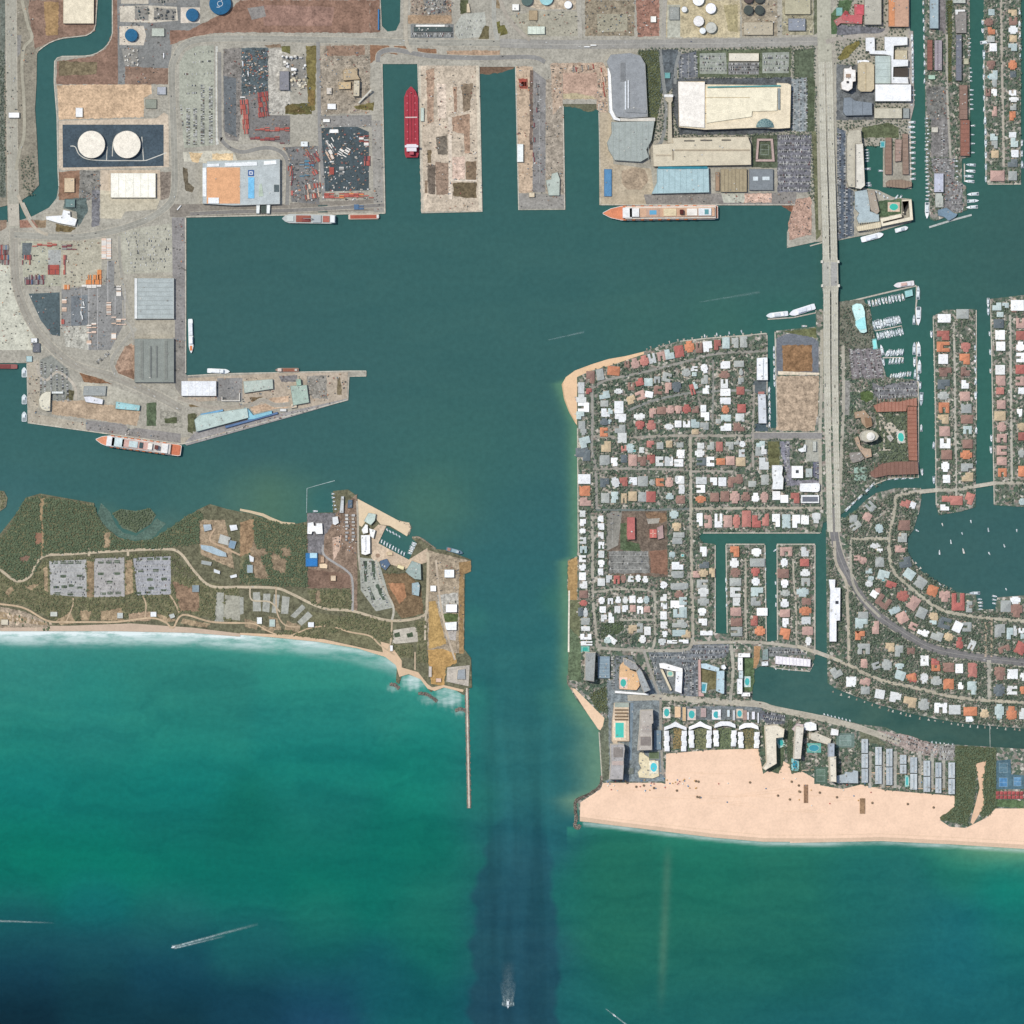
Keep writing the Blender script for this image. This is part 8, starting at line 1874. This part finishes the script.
w='by the waterside hotel car park'; cargrid('B6','218 70 283 90 283 530 340 560 340 905 218 940',90,w,.62,6.6)
w='in the resort marina car park'; cargrid('B8','415 50 520 70 870 10 875 165 480 195',0,w,.7,6.2); cargrid('B7','175 710 490 705 520 1005 205 1005',80,w,.6,6.6)
w='on the marina strip yard'; cargrid('B4','235 370 430 372 425 490 240 490',90,w,.55,6); cargrid('B4','350 570 500 585 500 825 430 820',0,w,.55,6.4); cargrid('B4','280 60 380 60 375 350 285 350',90,w,.4,7)
w='in the church car park'; cargrid('Z14','400 700 665 700 670 835 400 840',0,w,.12,7); cargrid('Z14','390 430 470 430 450 640 390 680',90,w,.1,7)
w='round the podium tower lanes'; cargrid('Z16','410 570 470 590 440 815 400 800',90,w,.6,5.5); cargrid('Z16','680 575 980 565 860 610 720 620 740 700 780 800 750 830 690 680',0,w,.5,6)
w='in the garden hotel car park'; cargrid('Z17','10 560 90 520 330 512 325 590 110 612 35 850 5 850',0,w,.68,6); cargrid('Z17','40 630 118 620 122 850 40 855',90,w,.6,6)
w='in the yacht club car park'; cargrid('Z17','605 528 790 535 880 575 610 582',0,w,.7,5)
w='in the beach hotel car park'; cargrid('D7','645 205 800 232 795 275 690 285',10,w,.72,5.4)
w='in the townhouse car court'; cargrid('Z19','392 315 520 335 648 378 640 425 500 385 395 340',18,w,.4,5); cargrid('Z19','655 375 718 374 720 438 655 436',0,w,.6,5)
w='in the first dune car park'; cargrid('Z8','215 348 366 342 368 496 218 486',0,w,.13,5.2)
w='in the second dune car park'; cargrid('Z8','404 338 528 332 530 494 404 498',0,w,.1,5.2)
w='in the third dune car park'; cargrid('Z8','572 335 726 328 728 484 588 488',0,w,.14,5.2)
w='in the laboratory palm car park'; cargrid('Z9','515 335 588 345 615 440 640 540 580 552 520 470',75,w,.25,6)
w='on the open wharf yard'; cargrid('Z5','640 220 870 190 880 400 650 420',0,w,.10,4)
w='in the bay by the causeway shops'; cargrid('C3','662 135 716 135 716 255 735 350 700 390 695 300',90,w,.5,6); cargrid('C3','862 258 908 252 908 355 862 348',90,w,.5,5)
w='on the pier roadway'; cargrid('Z3','702 330 745 350 744 780 702 780',90,w,.18,7)
w='in the slate garage roof'
# on the roads
w='driving on a street'
for ps,wd,z in ROADS:
 if wd<2.4: continue
 for i in range(len(ps)-1):
  a,b=np.array(ps[i]),np.array(ps[i+1]); D=np.linalg.norm(b-a)
  if kr.random()<D*(.018 if wd<5 else .04):
   d=(b-a)/(D+1e-9); q=np.array((-d[1],d[0])); s=kr.choice((-1,1)); p=a+d*D*kr.random()+q*s*wd*.22
   if 0<p[0]<1024 and 0<p[1]<1024: CARS.append((p[0],p[1],math.atan2(-d[1],d[0]),w,0))
for X,Y,zz,s in BRC: tag(link_mesh('car',CM[kr.choices(range(10),CW)[0]],None,(X,Y,zz),s*math.pi/2),'small car crossing the long causeway bridge','car','cars on the causeway bridge')
kr.shuffle(CARS)
by={}
for c in CARS: by.setdefault(c[3],[]).append(c)
quota={k:max(4,int(245*len(v)/len(CARS))) for k,v in by.items()}
def landz(x,y): return LAND+.55
rest=[]
for w,v in by.items():
 for i,(x,y,a,_,_) in enumerate(v):
  if i<quota[w]:
   o=link_mesh('car',CM[kr.choices(range(10),CW)[0]],None,(*W((x,y)),landz(x,y)),a)
   tag(o,f'small car {w}','car',f'cars {w}')
  else: rest.append((x,y,a))
def merge_stuff(name,items,protos,mats_sets):
 vs=[];fs=[];ms=[];n=0
 pv=[np.array([tuple(v.co) for v in me.vertices]) for me in protos]; pf=[[list(p.vertices) for p in me.polygons] for me in protos]; pm=[[p.material_index for p in me.polygons] for me in protos]
 mats=[];mi=[]
 for me in protos:
  mi.append([]); 
  for mt in me.materials:
   if mt not in mats: mats.append(mt)
   mi[-1].append(mats.index(mt))
 for (x,y,a) in items:
  k=kr.choices(range(len(protos)),CW)[0]; X,Y=W((x,y)); c,s=math.cos(a),math.sin(a); p=pv[k]
  vs.append(np.stack([X+p[:,0]*c-p[:,1]*s,Y+p[:,0]*s+p[:,1]*c,p[:,2]+LAND+.55],1))
  fs+=[[i+n for i in f] for f in pf[k]]; ms+=[mi[k][q] for q in pm[k]]; n+=len(p)
 me=bpy.data.meshes.new(name); me.from_pydata(np.concatenate(vs).tolist(),[],fs)
 for m in mats: me.materials.append(m)
 me.polygons.foreach_set('material_index',ms); me.update()
 o=bpy.data.objects.new(name,me); COL.objects.link(o); o['kind']='stuff'; return o
if rest: o=merge_stuff('parked_traffic',rest,CM,None); o['label']='the many further small cars standing in rows on the car parks'
# ================================================================== beach things
F('D7')
def palm_clump(fr,x,y,r,label,group):
 pass
for k,(fr,x,y) in enumerate((('Z18',545,400),('Z18',535,398),('Z18',460,435),('Z18',540,460),('Z18',550,462),('Z18',748,403),('Z18',858,455),('Z18',905,470),('Z18',945,440),('Z18',940,415),('Z18',912,400),('Z18',300,420),('Z18',330,415),('Z18',370,425),('Z18',265,405),('Z18',240,395),('Z19',205,600),('Z19',130,580),('Z19',360,625),('Z19',515,630),('Z19',628,645),('Z19',40,575))):
 F(fr); r=empty('beach_shelter',(*T(x,y),LAND+.2)); tag(r,f'brown thatched beach shelter, {ordn(k)} of those dotted over the sand','shelter','thatched shelters on the sand')
 m=MB(); m.cyl(0,0,0,.3,2.2,8); m.build('post',M('#7d6a54','plain'),r); m=MB(); m.cyl(0,0,2.0,3.2,.25,12,cone=1.5); m.build('thatch',M('#84715c','dirt'),r)
F('px'); UM=[M(c,'plain') for c in ('#b8635a','#5f86a8','#e8e2d6','#c79a5c')]
for k in range(64):
 x,y=(dr.uniform(606,690),dr.uniform(778,792)) if k<40 else (dr.uniform(690,930),dr.uniform(778,806)); c=dr.randrange(4)
 m=MB(); m.cyl(x*0,0,0,.06,2.2,6); m.cyl(0,0,2,1.9,.1,8,cone=.7); o=m.build('beach_umbrella',UM[c]); o.location=(*W((x,y)),LAND+.2); tag(o,('red','blue','white','yellow')[c]+' beach umbrella standing on the wide sand','umbrella',('red','blue','white','yellow')[c]+' beach umbrellas')
F('Z19')
for k,(x0,y0,x1,y1,c,l) in enumerate(((305,605,328,672,'#9c7f62','long brown shade frame lying alone on the sand'),(60,545,78,625,'#8d7058','brown rack of beach gear below the dark green court'))):
 r=empty('shade_frame',(*T((x0+x1)/2,(y0+y1)/2),LAND+.2)); tag(r,l,'shelter'); w,d=S(x1-x0),S(y1-y0)
 m=MB(); m.box(0,0,2.2,w,d,.2); m.build('shade_roof',M(c,'dirt'),r)
 for sx in (-1,1):
  for sy in (-1,0,1): m=MB(); m.cyl(sx*w*.45,sy*d*.45,0,.15,2.2,6); m.build('post',M('#6d5c4a','plain'),r)
# ================================================================== trees
tr=random.Random(17); nr=np.random.default_rng(5)
def ico():
 t=(1+5**.5)/2
 v=np.array([(-1,t,0),(1,t,0),(-1,-t,0),(1,-t,0),(0,-1,t),(0,1,t),(0,-1,-t),(0,1,-t),(t,0,-1),(t,0,1),(-t,0,-1),(-t,0,1)],float); v/=np.linalg.norm(v[0])
 f=np.array([(0,11,5),(0,5,1),(0,1,7),(0,7,10),(0,10,11),(1,5,9),(5,11,4),(11,10,2),(10,7,6),(7,1,8),(3,9,4),(3,4,2),(3,2,6),(3,6,8),(3,8,9),(4,9,5),(2,4,11),(6,2,10),(8,6,7),(9,8,1)])
 return v,f
IV,IF=ico()
def crown_pts(n,flat=.7):
 """Leaf clump centres spread through a lumpy crown of unit radius."""
 lob=[(nr.normal(0,.42,2),nr.uniform(.4,.65),nr.uniform(-.15,.3)) for _ in range(5)]
 out=[]
 while len(out)<n:
  c,r,z=lob[nr.integers(5)]; d=nr.normal(size=3); d/=np.linalg.norm(d); d*=r*nr.uniform(.55,1)
  out.append((c[0]+d[0],c[1]+d[1],z+d[2]*flat))
 return np.array(out)
def crown_mesh(name,n,mat,size=(.10,.2),lobes=4):
 V=[];Fc=[];k=0
 for c in crown_pts(n):
  s=nr.uniform(*size); a=nr.normal(size=3); a/=np.linalg.norm(a); b=np.cross(a,nr.normal(size=3)); b/=np.linalg.norm(b)
  a[2]*=.6
  V+=[c-a*s-b*s*.6,c+a*s-b*s*.5,c+a*s*.8+b*s*.6,c-a*s*.7+b*s*.7]; Fc.append((k,k+1,k+2,k+3)); k+=4
 for _ in range(lobes):
  c=np.array((*nr.normal(0,.32,2),nr.uniform(-.1,.2))); r=nr.uniform(.34,.5)*nr.uniform(.75,1.25,size=(12,1))
  V+=list(c+IV*r*np.array((1,1,.7))); Fc+=[tuple(f+k) for f in IF]; k+=12
 me=bpy.data.meshes.new(name); me.from_pydata([tuple(v) for v in V],[],[tuple(int(q) for q in f) for f in Fc]); me.materials.append(mat); me.update(); return me
LEAF=M_leaf('leaf_garden','#5d6a5a','#888e7b'); LEAFW=M_leaf('leaf_wood','#5a6850','#70785c'); LEAFD=M_leaf('leaf_dune','#656b51','#86835f'); LEAFP=M_leaf('leaf_palm','#566850','#8a9270')
CR=[crown_mesh('crown',110,LEAF) for _ in range(5)]
def palm_mesh():
 V=[];Fc=[];k=0
 for i in range(14):
  a=i/14*6.283+nr.uniform(-.15,.15); c,s=math.cos(a),math.sin(a); w=.10
  P=[(0,0,.1),(.45,w,.22),(.45,-w,.22),(.85,w*.7,.02),(.85,-w*.7,.02),(1.08,0,-.28)]
  V+=[(x*c-y*s,x*s+y*c,z) for x,y,z in P]; Fc+=[(k,k+2,k+1),(k+1,k+2,k+4,k+3),(k+3,k+4,k+5)]; k+=6
 me=bpy.data.meshes.new('fronds'); me.from_pydata(V,[],Fc); me.materials.append(LEAFP); me.update(); return me
PALM=palm_mesh()
m=MB(); m.cyl(0,0,-.4,.055,1.1,7,r2=.035)
for a in (0.4,2.4,4.5): 
 m.box(.12*math.cos(a),.12*math.sin(a),.25,.3,.035,.035,a)
TRUNK=bpy.data.meshes.new('trunk'); TRUNK.from_pydata(m.v,[],m.f); TRUNK.materials.append(M('#6b5c4c','plain'))
def tree(x,y,r,label,group,kind='tree'):
 X,Y=W((x,y)); h=max(3.0,r*.9)
 root=empty('palm_tree' if kind=='palm' else 'broadleaf_tree',(X,Y,LAND)); tag(root,label,'palm' if kind=='palm' else 'tree',group)
 t=link_mesh('trunk',TRUNK,root,(0,0,0),0,(h,h,h*1.15 if kind!='palm' else h*1.6)); 
 if kind=='palm': link_mesh('fronds',PALM,root,(0,0,h*1.75),tr.uniform(0,6),(r,r,r))
 else: link_mesh('crown',tr.choice(CR),root,(0,0,h),tr.uniform(0,6),(r*tr.uniform(.9,1.1),r*tr.uniform(.9,1.1),r*.8))
def scatter(poly_px,spacing,n,rmin,rmax,edge=0):
 """Poisson-like points in a polygon, off everything that is occupied."""
 free=raster(poly_px)&~OCC
 ys,xs=np.nonzero(free)
 if not len(xs): return []
 out=[]; grid={}
 for i in nr.permutation(len(xs))[:n*6]:
  x=xs[i]+nr.random(); y=ys[i]+nr.random(); g=(int(x/spacing),int(y/spacing)); ok=True
  for a in (-1,0,1):
   for b in (-1,0,1):
    for (u,v) in grid.get((g[0]+a,g[1]+b),()):
     if (u-x)**2+(v-y)**2<spacing**2: ok=False
  if ok:
   grid.setdefault(g,[]).append((x,y)); out.append((x,y,tr.uniform(rmin,rmax)*U))
   if len(out)>=n: break
 return out
def foliage(name,pts,mat,leaf=14,label=None,hs=1.0,zs=.75,ls=1.0):
 """A crowded mass of crowns too many to count: leaf clumps round a lumpy core for every tree."""
 n=len(pts); P=np.array(pts); X=(P[:,0]-512)*U; Y=(512-P[:,1])*U; R=P[:,2]
 jit=nr.uniform(.68,1.2,(n,12,1)); core=IV[None]*jit*np.array((1,1,zs))
 rot=nr.uniform(0,6.28,n); c,s=np.cos(rot)[:,None],np.sin(rot)[:,None]
 cx=core[...,0]*c-core[...,1]*s; cy=core[...,0]*s+core[...,1]*c
 hz=R*.75*hs+LAND
 V1=np.stack([X[:,None]+cx*R[:,None]*.8,Y[:,None]+cy*R[:,None]*.8,hz[:,None]+core[...,2]*R[:,None]],-1).reshape(-1,3)
 F1=(IF[None]+12*np.arange(n)[:,None,None]).reshape(-1,3)
 d=nr.normal(size=(n,leaf,3)); d/=np.linalg.norm(d,axis=-1,keepdims=True); d[...,2]=np.abs(d[...,2])*zs; ctr=d*nr.uniform(.6,1.15,(n,leaf,1))*R[:,None,None]
 a=nr.normal(size=(n,leaf,3)); a/=np.linalg.norm(a,axis=-1,keepdims=True); b=np.cross(a,nr.normal(size=(n,leaf,3))); b/=np.linalg.norm(b,axis=-1,keepdims=True)
 sz=R[:,None,None]*nr.uniform(.16,.32,(n,leaf,1))*ls; a[...,2]*=zs; b[...,2]*=zs
 base=np.stack([np.broadcast_to(X[:,None],(n,leaf)),np.broadcast_to(Y[:,None],(n,leaf)),np.broadcast_to(hz[:,None],(n,leaf))],-1)+ctr
 V2=np.stack([base-a*sz-b*sz,base+a*sz-b*sz,base+a*sz+b*sz,base-a*sz+b*sz],2).reshape(-1,3)
 o0=len(V1); nq=n*leaf; F2=np.arange(nq*4).reshape(-1,4)+o0
 V=np.concatenate([V1,V2]); me=bpy.data.meshes.new(name)
 me.vertices.add(len(V)); me.vertices.foreach_set('co',V.astype(np.float32).ravel())
 loops=np.concatenate([F1.ravel(),F2.ravel()]); me.loops.add(len(loops)); me.loops.foreach_set('vertex_index',loops.astype(np.int32))
 st=np.concatenate([np.arange(len(F1))*3,len(F1)*3+np.arange(nq)*4]); me.polygons.add(len(st)); me.polygons.foreach_set('loop_start',st.astype(np.int32)); me.polygons.foreach_set('loop_total',np.concatenate([np.full(len(F1),3),np.full(nq,4)]).astype(np.int32))
 me.update(calc_edges=True); me.materials.append(mat)
 o=bpy.data.objects.new(name,me); COL.objects.link(o); o['kind']='stuff'
 if label: o['label']=label
 return o
def pxpoly(fr,s): F(fr); return plist(s)
NT=[0]
# neighbourhood trees: the largest stand as trees of their own, the rest as one canopy
REG=[('between the houses of the peninsula',pxpoly('px','579 372 593 367 640 357 700 345 766 338 766 428 753 433 818 441 820 520 818 530 702 531 697 540 713 546 713 633 694 640 600 644 580 640 579 430'),1.75,2600,.8,1.7,75),
 ('on the finger canals',pxpoly('px','728 546 763 546 765 640 729 640'),1.9,260,.7,1.5,12),('on the second finger',pxpoly('px','779 546 813 546 812 645 780 640'),1.9,260,.7,1.5,12),
 ('on the lone canal bank',pxpoly('px','828 535 832 540 838 575 845 590 846 655 829 650'),2.0,200,.8,1.5,10),
 ('round the lagoon crescent',pxpoly('px','840 519 900 490 918 492 912 528 906 540 907 552 920 571 957 593 978 610 1030 612 1030 726 970 722 880 704 836 687 829 658 850 660 850 560'),1.8,2600,.8,1.8,75),
 ('on the left island',pxpoly('px','934 318 974 311 975 505 940 512'),1.9,420,.7,1.5,16),('on the right island',pxpoly('px','992 301 1030 297 1030 505 996 503'),1.9,330,.7,1.5,12),
 ('on the far strip',pxpoly('px','984 -5 1021 -5 1020 183 989 182'),1.9,420,.7,1.5,16),('on the marina strip',pxpoly('px','927 -5 968 -5 968 150 960 158 960 205 930 212'),2.0,320,.7,1.4,12),
 ('in the terracotta resort grounds',pxpoly('px','840 306 868 303 875 340 884 375 916 382 916 476 890 477 846 505 838 505'),2.0,700,.8,1.6,26),
 ('behind the beach hotels',pxpoly('px','580 643 600 650 690 652 752 660 750 700 830 722 905 742 950 748 952 800 880 790 800 770 770 770 740 752 665 760 602 775 600 730 590 712 600 700 580 690'),1.9,700,.7,1.4,24),
 ('by the white hotel quay',pxpoly('px','836 0 905 0 905 60 908 150 866 146 862 190 838 235'),2.1,340,.7,1.4,12),
 ('near the convention hall',pxpoly('px','638 48 815 45 818 210 780 140 700 140 640 140'),2.1,420,.8,1.5,14),
 ('along the churchyard',pxpoly('Z14','375 415 805 405 810 880 380 860'),2.2,120,.8,1.5,8)]
REG=[(w,p,sp,n,a,b,k) for (w,p,sp,n,a,b,k) in REG]
for w,p,sp,n,a,b,k in REG:
 pts=scatter(p,sp*1.02,int(n*.95),a,b); pts.sort(key=lambda t:-t[2])
 for (x,y,r) in pts[:k]:
  kind='palm' if tr.random()<.18 else 'tree'
  tree(x,y,r*1.08,f'{"palm" if kind=="palm" else "dark green broad crowned tree"} {w}',f'{"palms" if kind=="palm" else "trees"} {w}',kind); NT[0]+=1
 if len(pts)>k: foliage('tree_canopy',pts[k:],LEAF,9,f'the many smaller garden trees {w}')
print('single trees',NT[0])
# woods of the barrier island
WO=[('mangrove_wood',pxpoly('Z8','0 250 30 222 110 78 170 74 230 78 400 108 418 162 440 192 500 252 560 260 640 260 750 192 800 152 850 132 868 172 858 268 760 282 700 288 560 300 480 308 300 310 190 318 180 330 150 390 110 420 70 425 0 372'),1.7,5200,.8,1.5,'dense mangrove wood along the creek'),
 ('dune_wood',pxpoly('Z8','0 392 60 442 130 428 188 342 210 338 740 305 830 400 900 462 1020 462 1020 600 900 590 780 565 700 605 610 580 480 592 310 598 230 600 120 540 0 515'),1.8,3600,.7,1.3,'low dune wood round the beach car parks'),
 ('mangrove_wood',pxpoly('Z9','45 158 240 192 284 187 284 458 0 440 0 400 40 300 60 165'),1.8,1800,.8,1.4,'wood west of the coast guard yard'),
 ('dune_wood',pxpoly('Z9','290 472 478 468 475 558 650 605 655 680 600 690 540 640 480 630 330 678 150 655 330 610 480 575 310 530'),1.8,1500,.8,1.3,'scrub wood above the eastern surf beach'),
 ('dune_wood',pxpoly('Z9','655 700 738 705 740 760 690 755 650 730'),1.8,120,.7,1.2,'small wood behind the first cove'),('dune_wood',pxpoly('Z9','752 605 798 600 800 775 758 775'),1.9,140,.7,1.2,'scrub strip beside the research lane'),
 ('dune_wood',pxpoly('Z9','610 390 650 380 760 440 785 560 700 580 650 520 640 440'),2.2,120,.7,1.2,'trees round the bare orange ground'),
 ('coastal_wood',pxpoly('Z19','725 378 900 388 905 640 850 690 815 660 830 560 850 450 815 455 820 520 800 640 775 725 690 705 655 690 720 640'),1.8,700,.8,1.5,'dark coastal wood splitting the wide beach'),
 ('mangrove_wood',pxpoly('px','113 513 121 510 136 512 149 509 154 515 150 523 136 531 123 527'),1.7,260,.6,1.1,'mangroves of the drowned islet'),
 ('dune_wood',pxpoly('px','0 492 4 493 6 499 5 506 0 509'),1.6,30,.6,1.1,'scrub of the little islet at the frame edge'),
 ('courtyard_planting',pxpoly('D7','86 312 138 312 138 440 86 442'),2.0,40,.5,.9,'palms in the first beach court'),('courtyard_planting',pxpoly('D7','217 312 298 312 298 438 217 438'),1.9,90,.5,1.0,'palms in the second beach court'),('courtyard_planting',pxpoly('D7','372 312 453 312 453 438 372 438'),1.9,90,.5,1.0,'palms in the third beach court'),('courtyard_planting',pxpoly('D7','532 312 603 312 603 438 532 438'),1.9,70,.5,1.0,'palms in the fourth beach court'),
 ('garden_planting',pxpoly('D7','652 545 690 580 755 600 790 530 795 400 790 320 805 250 850 260 855 500 900 520 905 590 840 600 815 500 800 420 770 600'),1.8,300,.6,1.1,'hotel garden planting round the beach towers'),
 ('park_planting',pxpoly('Z16','340 365 500 345 500 380 430 440 350 475'),1.8,110,.8,1.4,'trees round the little peninsula pond'),
 ('park_planting',pxpoly('Z18','112 60 180 20 190 135 150 122'),1.8,90,.7,1.3,'trees behind the small channel beach'),
 ('roadside_planting',pxpoly('Z4','210 218 298 218 306 400 264 612 246 520 242 300'),2.0,240,.7,1.2,'dark planted slope beside the stepped garage'),
 ('roadside_planting',pxpoly('Z1','0 260 22 260 30 500 22 1000 0 1000'),2.0,140,.7,1.3,'roadside trees at the western frame edge'),
 ('roadside_planting',pxpoly('Z1','105 830 140 800 175 800 180 1000 150 1010 120 960'),2.0,60,.7,1.3,'scrub beside the canal road'),
 ('roadside_planting',pxpoly('B3','368 0 410 0 406 700 376 705'),2.0,80,.6,1.0,'planted median of the marina strip'),
 ('roadside_planting',pxpoly('B8','80 630 240 600 240 720 190 850 150 1010 80 1010'),1.9,130,.8,1.4,'trees beside the causeway south of the resort')]
for nm,p,sp,n,a,b,l in WO:
 if nm in ('courtyard_planting','garden_planting','park_planting','roadside_planting'):
  keep=OCC.copy(); 
  HOLD=OCC
  OCC=np.zeros_like(OCC)
  for ps,wd,_ in ROADS: OCC|=raster((lambda lr:lr[0]+lr[1][::-1])(strip_pts(ps,wd)))
  pts=scatter(p,sp,n,a,b); OCC=HOLD
 else: pts=scatter(p,sp,n,a,b)
 if pts:
  w_='wood' in nm
  if w_: pts=[(x,y,r*1.35) for x,y,r in pts]
  foliage(nm,pts if nm!='dune_wood' else pts[:int(len(pts)*.62)],LEAFD if nm=='dune_wood' else LEAFW if w_ else LEAF,9,l,.45 if w_ else .7,.28 if w_ else .75,1.1)
# small goods, bins, spools and plant left about the port yards
def clutter_mat():
 m=bpy.data.materials.new('yard_goods'); m.use_nodes=True; nt=m.node_tree; b=nt.nodes['Principled BSDF']
 g=nd(nt,'ShaderNodeNewGeometry').outputs['Random Per Island']
 r=ramp(nt,g,[(p,alb(h)) for p,h in ((0,'#4b5052'),(.2,'#6a6762'),(.36,'#8e5a50'),(.46,'#b9b2a6'),(.6,'#dedbd3'),(.7,'#6f7f8a'),(.78,'#a58a70'),(.9,'#39403f'),(.96,'#c98a62'))])
 nt.nodes[r.node.name].color_ramp.interpolation='CONSTANT'; nt.links.new(r,b.inputs['Base Color']); b.inputs['Roughness'].default_value=.9
 return m
CLM=clutter_mat()
def clutter(fr,s,n,label,big=1.0):
 ps=pxpoly(fr,s); m=MB(); free=raster(ps); ys,xs=np.nonzero(free)
 for i in nr.integers(0,len(xs),n):
  X,Y=W((xs[i]+nr.random(),ys[i]+nr.random())); a=tr.choice((0,.05,1.57,.8))
  w,d=tr.uniform(1.5,4.5)*big,tr.uniform(1.2,3)*big
  m.box(X,Y,LAND+.2,w,d,tr.uniform(.6,2.6),a,0,tr.choice((1,.9)))
  if tr.random()<.3: m.box(X+w*.9,Y,LAND+.2,w*.6,d*.8,tr.uniform(.5,2),a)
 o=m.build('yard_goods',CLM); o['kind']='stuff'; o['label']=label
for a in (('D1','640 140 852 140 852 480 700 520 645 600',170,'goods scattered over the blue grey yard',1.3),('D1','500 150 640 140 645 600 620 880 510 840',40,'goods on the brown north yard'),('D1','700 520 1020 680 1020 900 720 840',50,'goods on the red container yard'),
 ('D2','20 450 300 440 320 900 90 880 60 500',170,'goods on the central quay yard',1.3),('D2','330 300 700 300 700 880 330 860',230,'goods on the dark trailer yard',1.35),('D2','720 240 800 240 810 950 740 950',30,'gear along the slip quay'),
 ('Z2','640 195 853 190 853 540 640 540',110,'goods round the mills'),('Z2','500 250 600 200 600 480 500 480',40,'goods round the cement plant'),('Z3','215 285 470 285 478 895 220 895',130,'rubble on the first pier'),('Z3','622 282 828 330 828 885 632 885',130,'goods on the second pier'),
 ('Z3','770 272 1010 280 1010 480 975 480 960 310 820 310 800 480',80,'goods round the third slip'),('D3','320 0 650 0 650 110 320 110',90,'scrap in the yard beside the pond'),('D4','545 0 1010 0 1010 225 545 225',120,'goods on the brown yards north of the port road'),('D4','60 70 500 70 500 230 60 160',40,'goods on the concrete yard'),
 ('Z4','645 0 950 0 950 150 650 150',70,'goods round the dark tanks'),('Z4','240 825 870 825 870 870 240 870',40,'gear along the cruise quay'),('Z4','850 850 945 850 945 1000 850 1010',40,'goods on the tan spit by the bridge'),('Z1','605 10 860 10 860 425 605 425',90,'gear round the blue tanks'),('Z1','410 872 512 872 512 1020 410 1020',40,'scrap beside the white warehouse'),
 ('D5','165 165 800 165 800 1010 400 900 180 520',150,'goods on the west container yard'),('D5','0 350 75 350 240 860 300 1010 0 1010',40,'goods on the pale west yard'),('D5','800 320 990 320 990 800 850 1010 700 1010',50,'goods between the rail tracks'),('Z6','140 120 200 110 205 380 900 500 900 520 150 420',60,'gear on the south wharf'),
 ('Z7','40 200 850 170 850 300 330 340 40 320',120,'goods on the finger pier'),('Z7','40 530 520 380 850 305 560 390',40,'gear on the finger pier wharf'),('Z5','880 140 945 140 945 940 890 940',40,'gear on the west basin quay'),('D6','290 290 480 290 480 640 300 560',90,'gear in the coast guard yard'),('Z9','800 320 950 350 950 720 805 500',40,'gear in the research yard'),
 ('B3','190 740 380 740 380 1020 200 1020',60,'gear in the marina strip yards'),('B4','235 365 435 370 430 560 500 580 500 830 340 800 245 480',80,'gear in the boat yard'),('Z1','40 0 160 0 180 280 30 1000 20 600',40,'roadside gear by the highway')):
 clutter(*a)
# ================================================================== light, sky and camera
EL=math.radians(64); SX,SY=.86,-.5      # shadows fall to the right and a little down the plan
n_=math.hypot(SX,SY); SX,SY=SX/n_,SY/n_
sl=bpy.data.lights.new('sun','SUN'); sl.energy=3.1; sl.angle=math.radians(.5); sl.color=(1,.965,.91)
so=bpy.data.objects.new('sun',sl); COL.objects.link(so)
d=Vector((SX*math.cos(EL),SY*math.cos(EL),-math.sin(EL))); so.rotation_euler=d.to_track_quat('-Z','Y').to_euler(); so.location=(0,0,3000)
w=bpy.data.worlds.new('World'); SC.world=w; w.use_nodes=True; nt=w.node_tree; bg=nt.nodes['Background']
sk=nt.nodes.new('ShaderNodeTexSky'); sk.sky_type='NISHITA'; sk.sun_disc=False; sk.sun_elevation=EL; sk.sun_rotation=math.atan2(-SX,-SY); sk.air_density=1; sk.dust_density=1.5
nt.links.new(sk.outputs[0],bg.inputs[0]); bg.inputs[1].default_value=.15
cam=bpy.data.cameras.new('camera'); co=bpy.data.objects.new('camera',cam); COL.objects.link(co); SC.camera=co
H=12000; co.location=(0,0,H+LAND); cam.sensor_width=36; cam.lens=36*H/(1024*U); cam.clip_start=500; cam.clip_end=40000
SC.view_settings.view_transform='Standard'; SC.view_settings.look='None'; SC.view_settings.exposure=0; SC.view_settings.gamma=1
SC.cycles.max_bounces=4; SC.cycles.use_denoising=True
bad=[(l,len(v)) for l,v in LABELS.items() if len(v)>1 and len({g or n for n,g in v})>1]
print('dup labels',bad[:10]); print('long',[l for l in LABELS if not 4<=len(l.split())<=16][:20])
print('objects',len(bpy.data.objects))
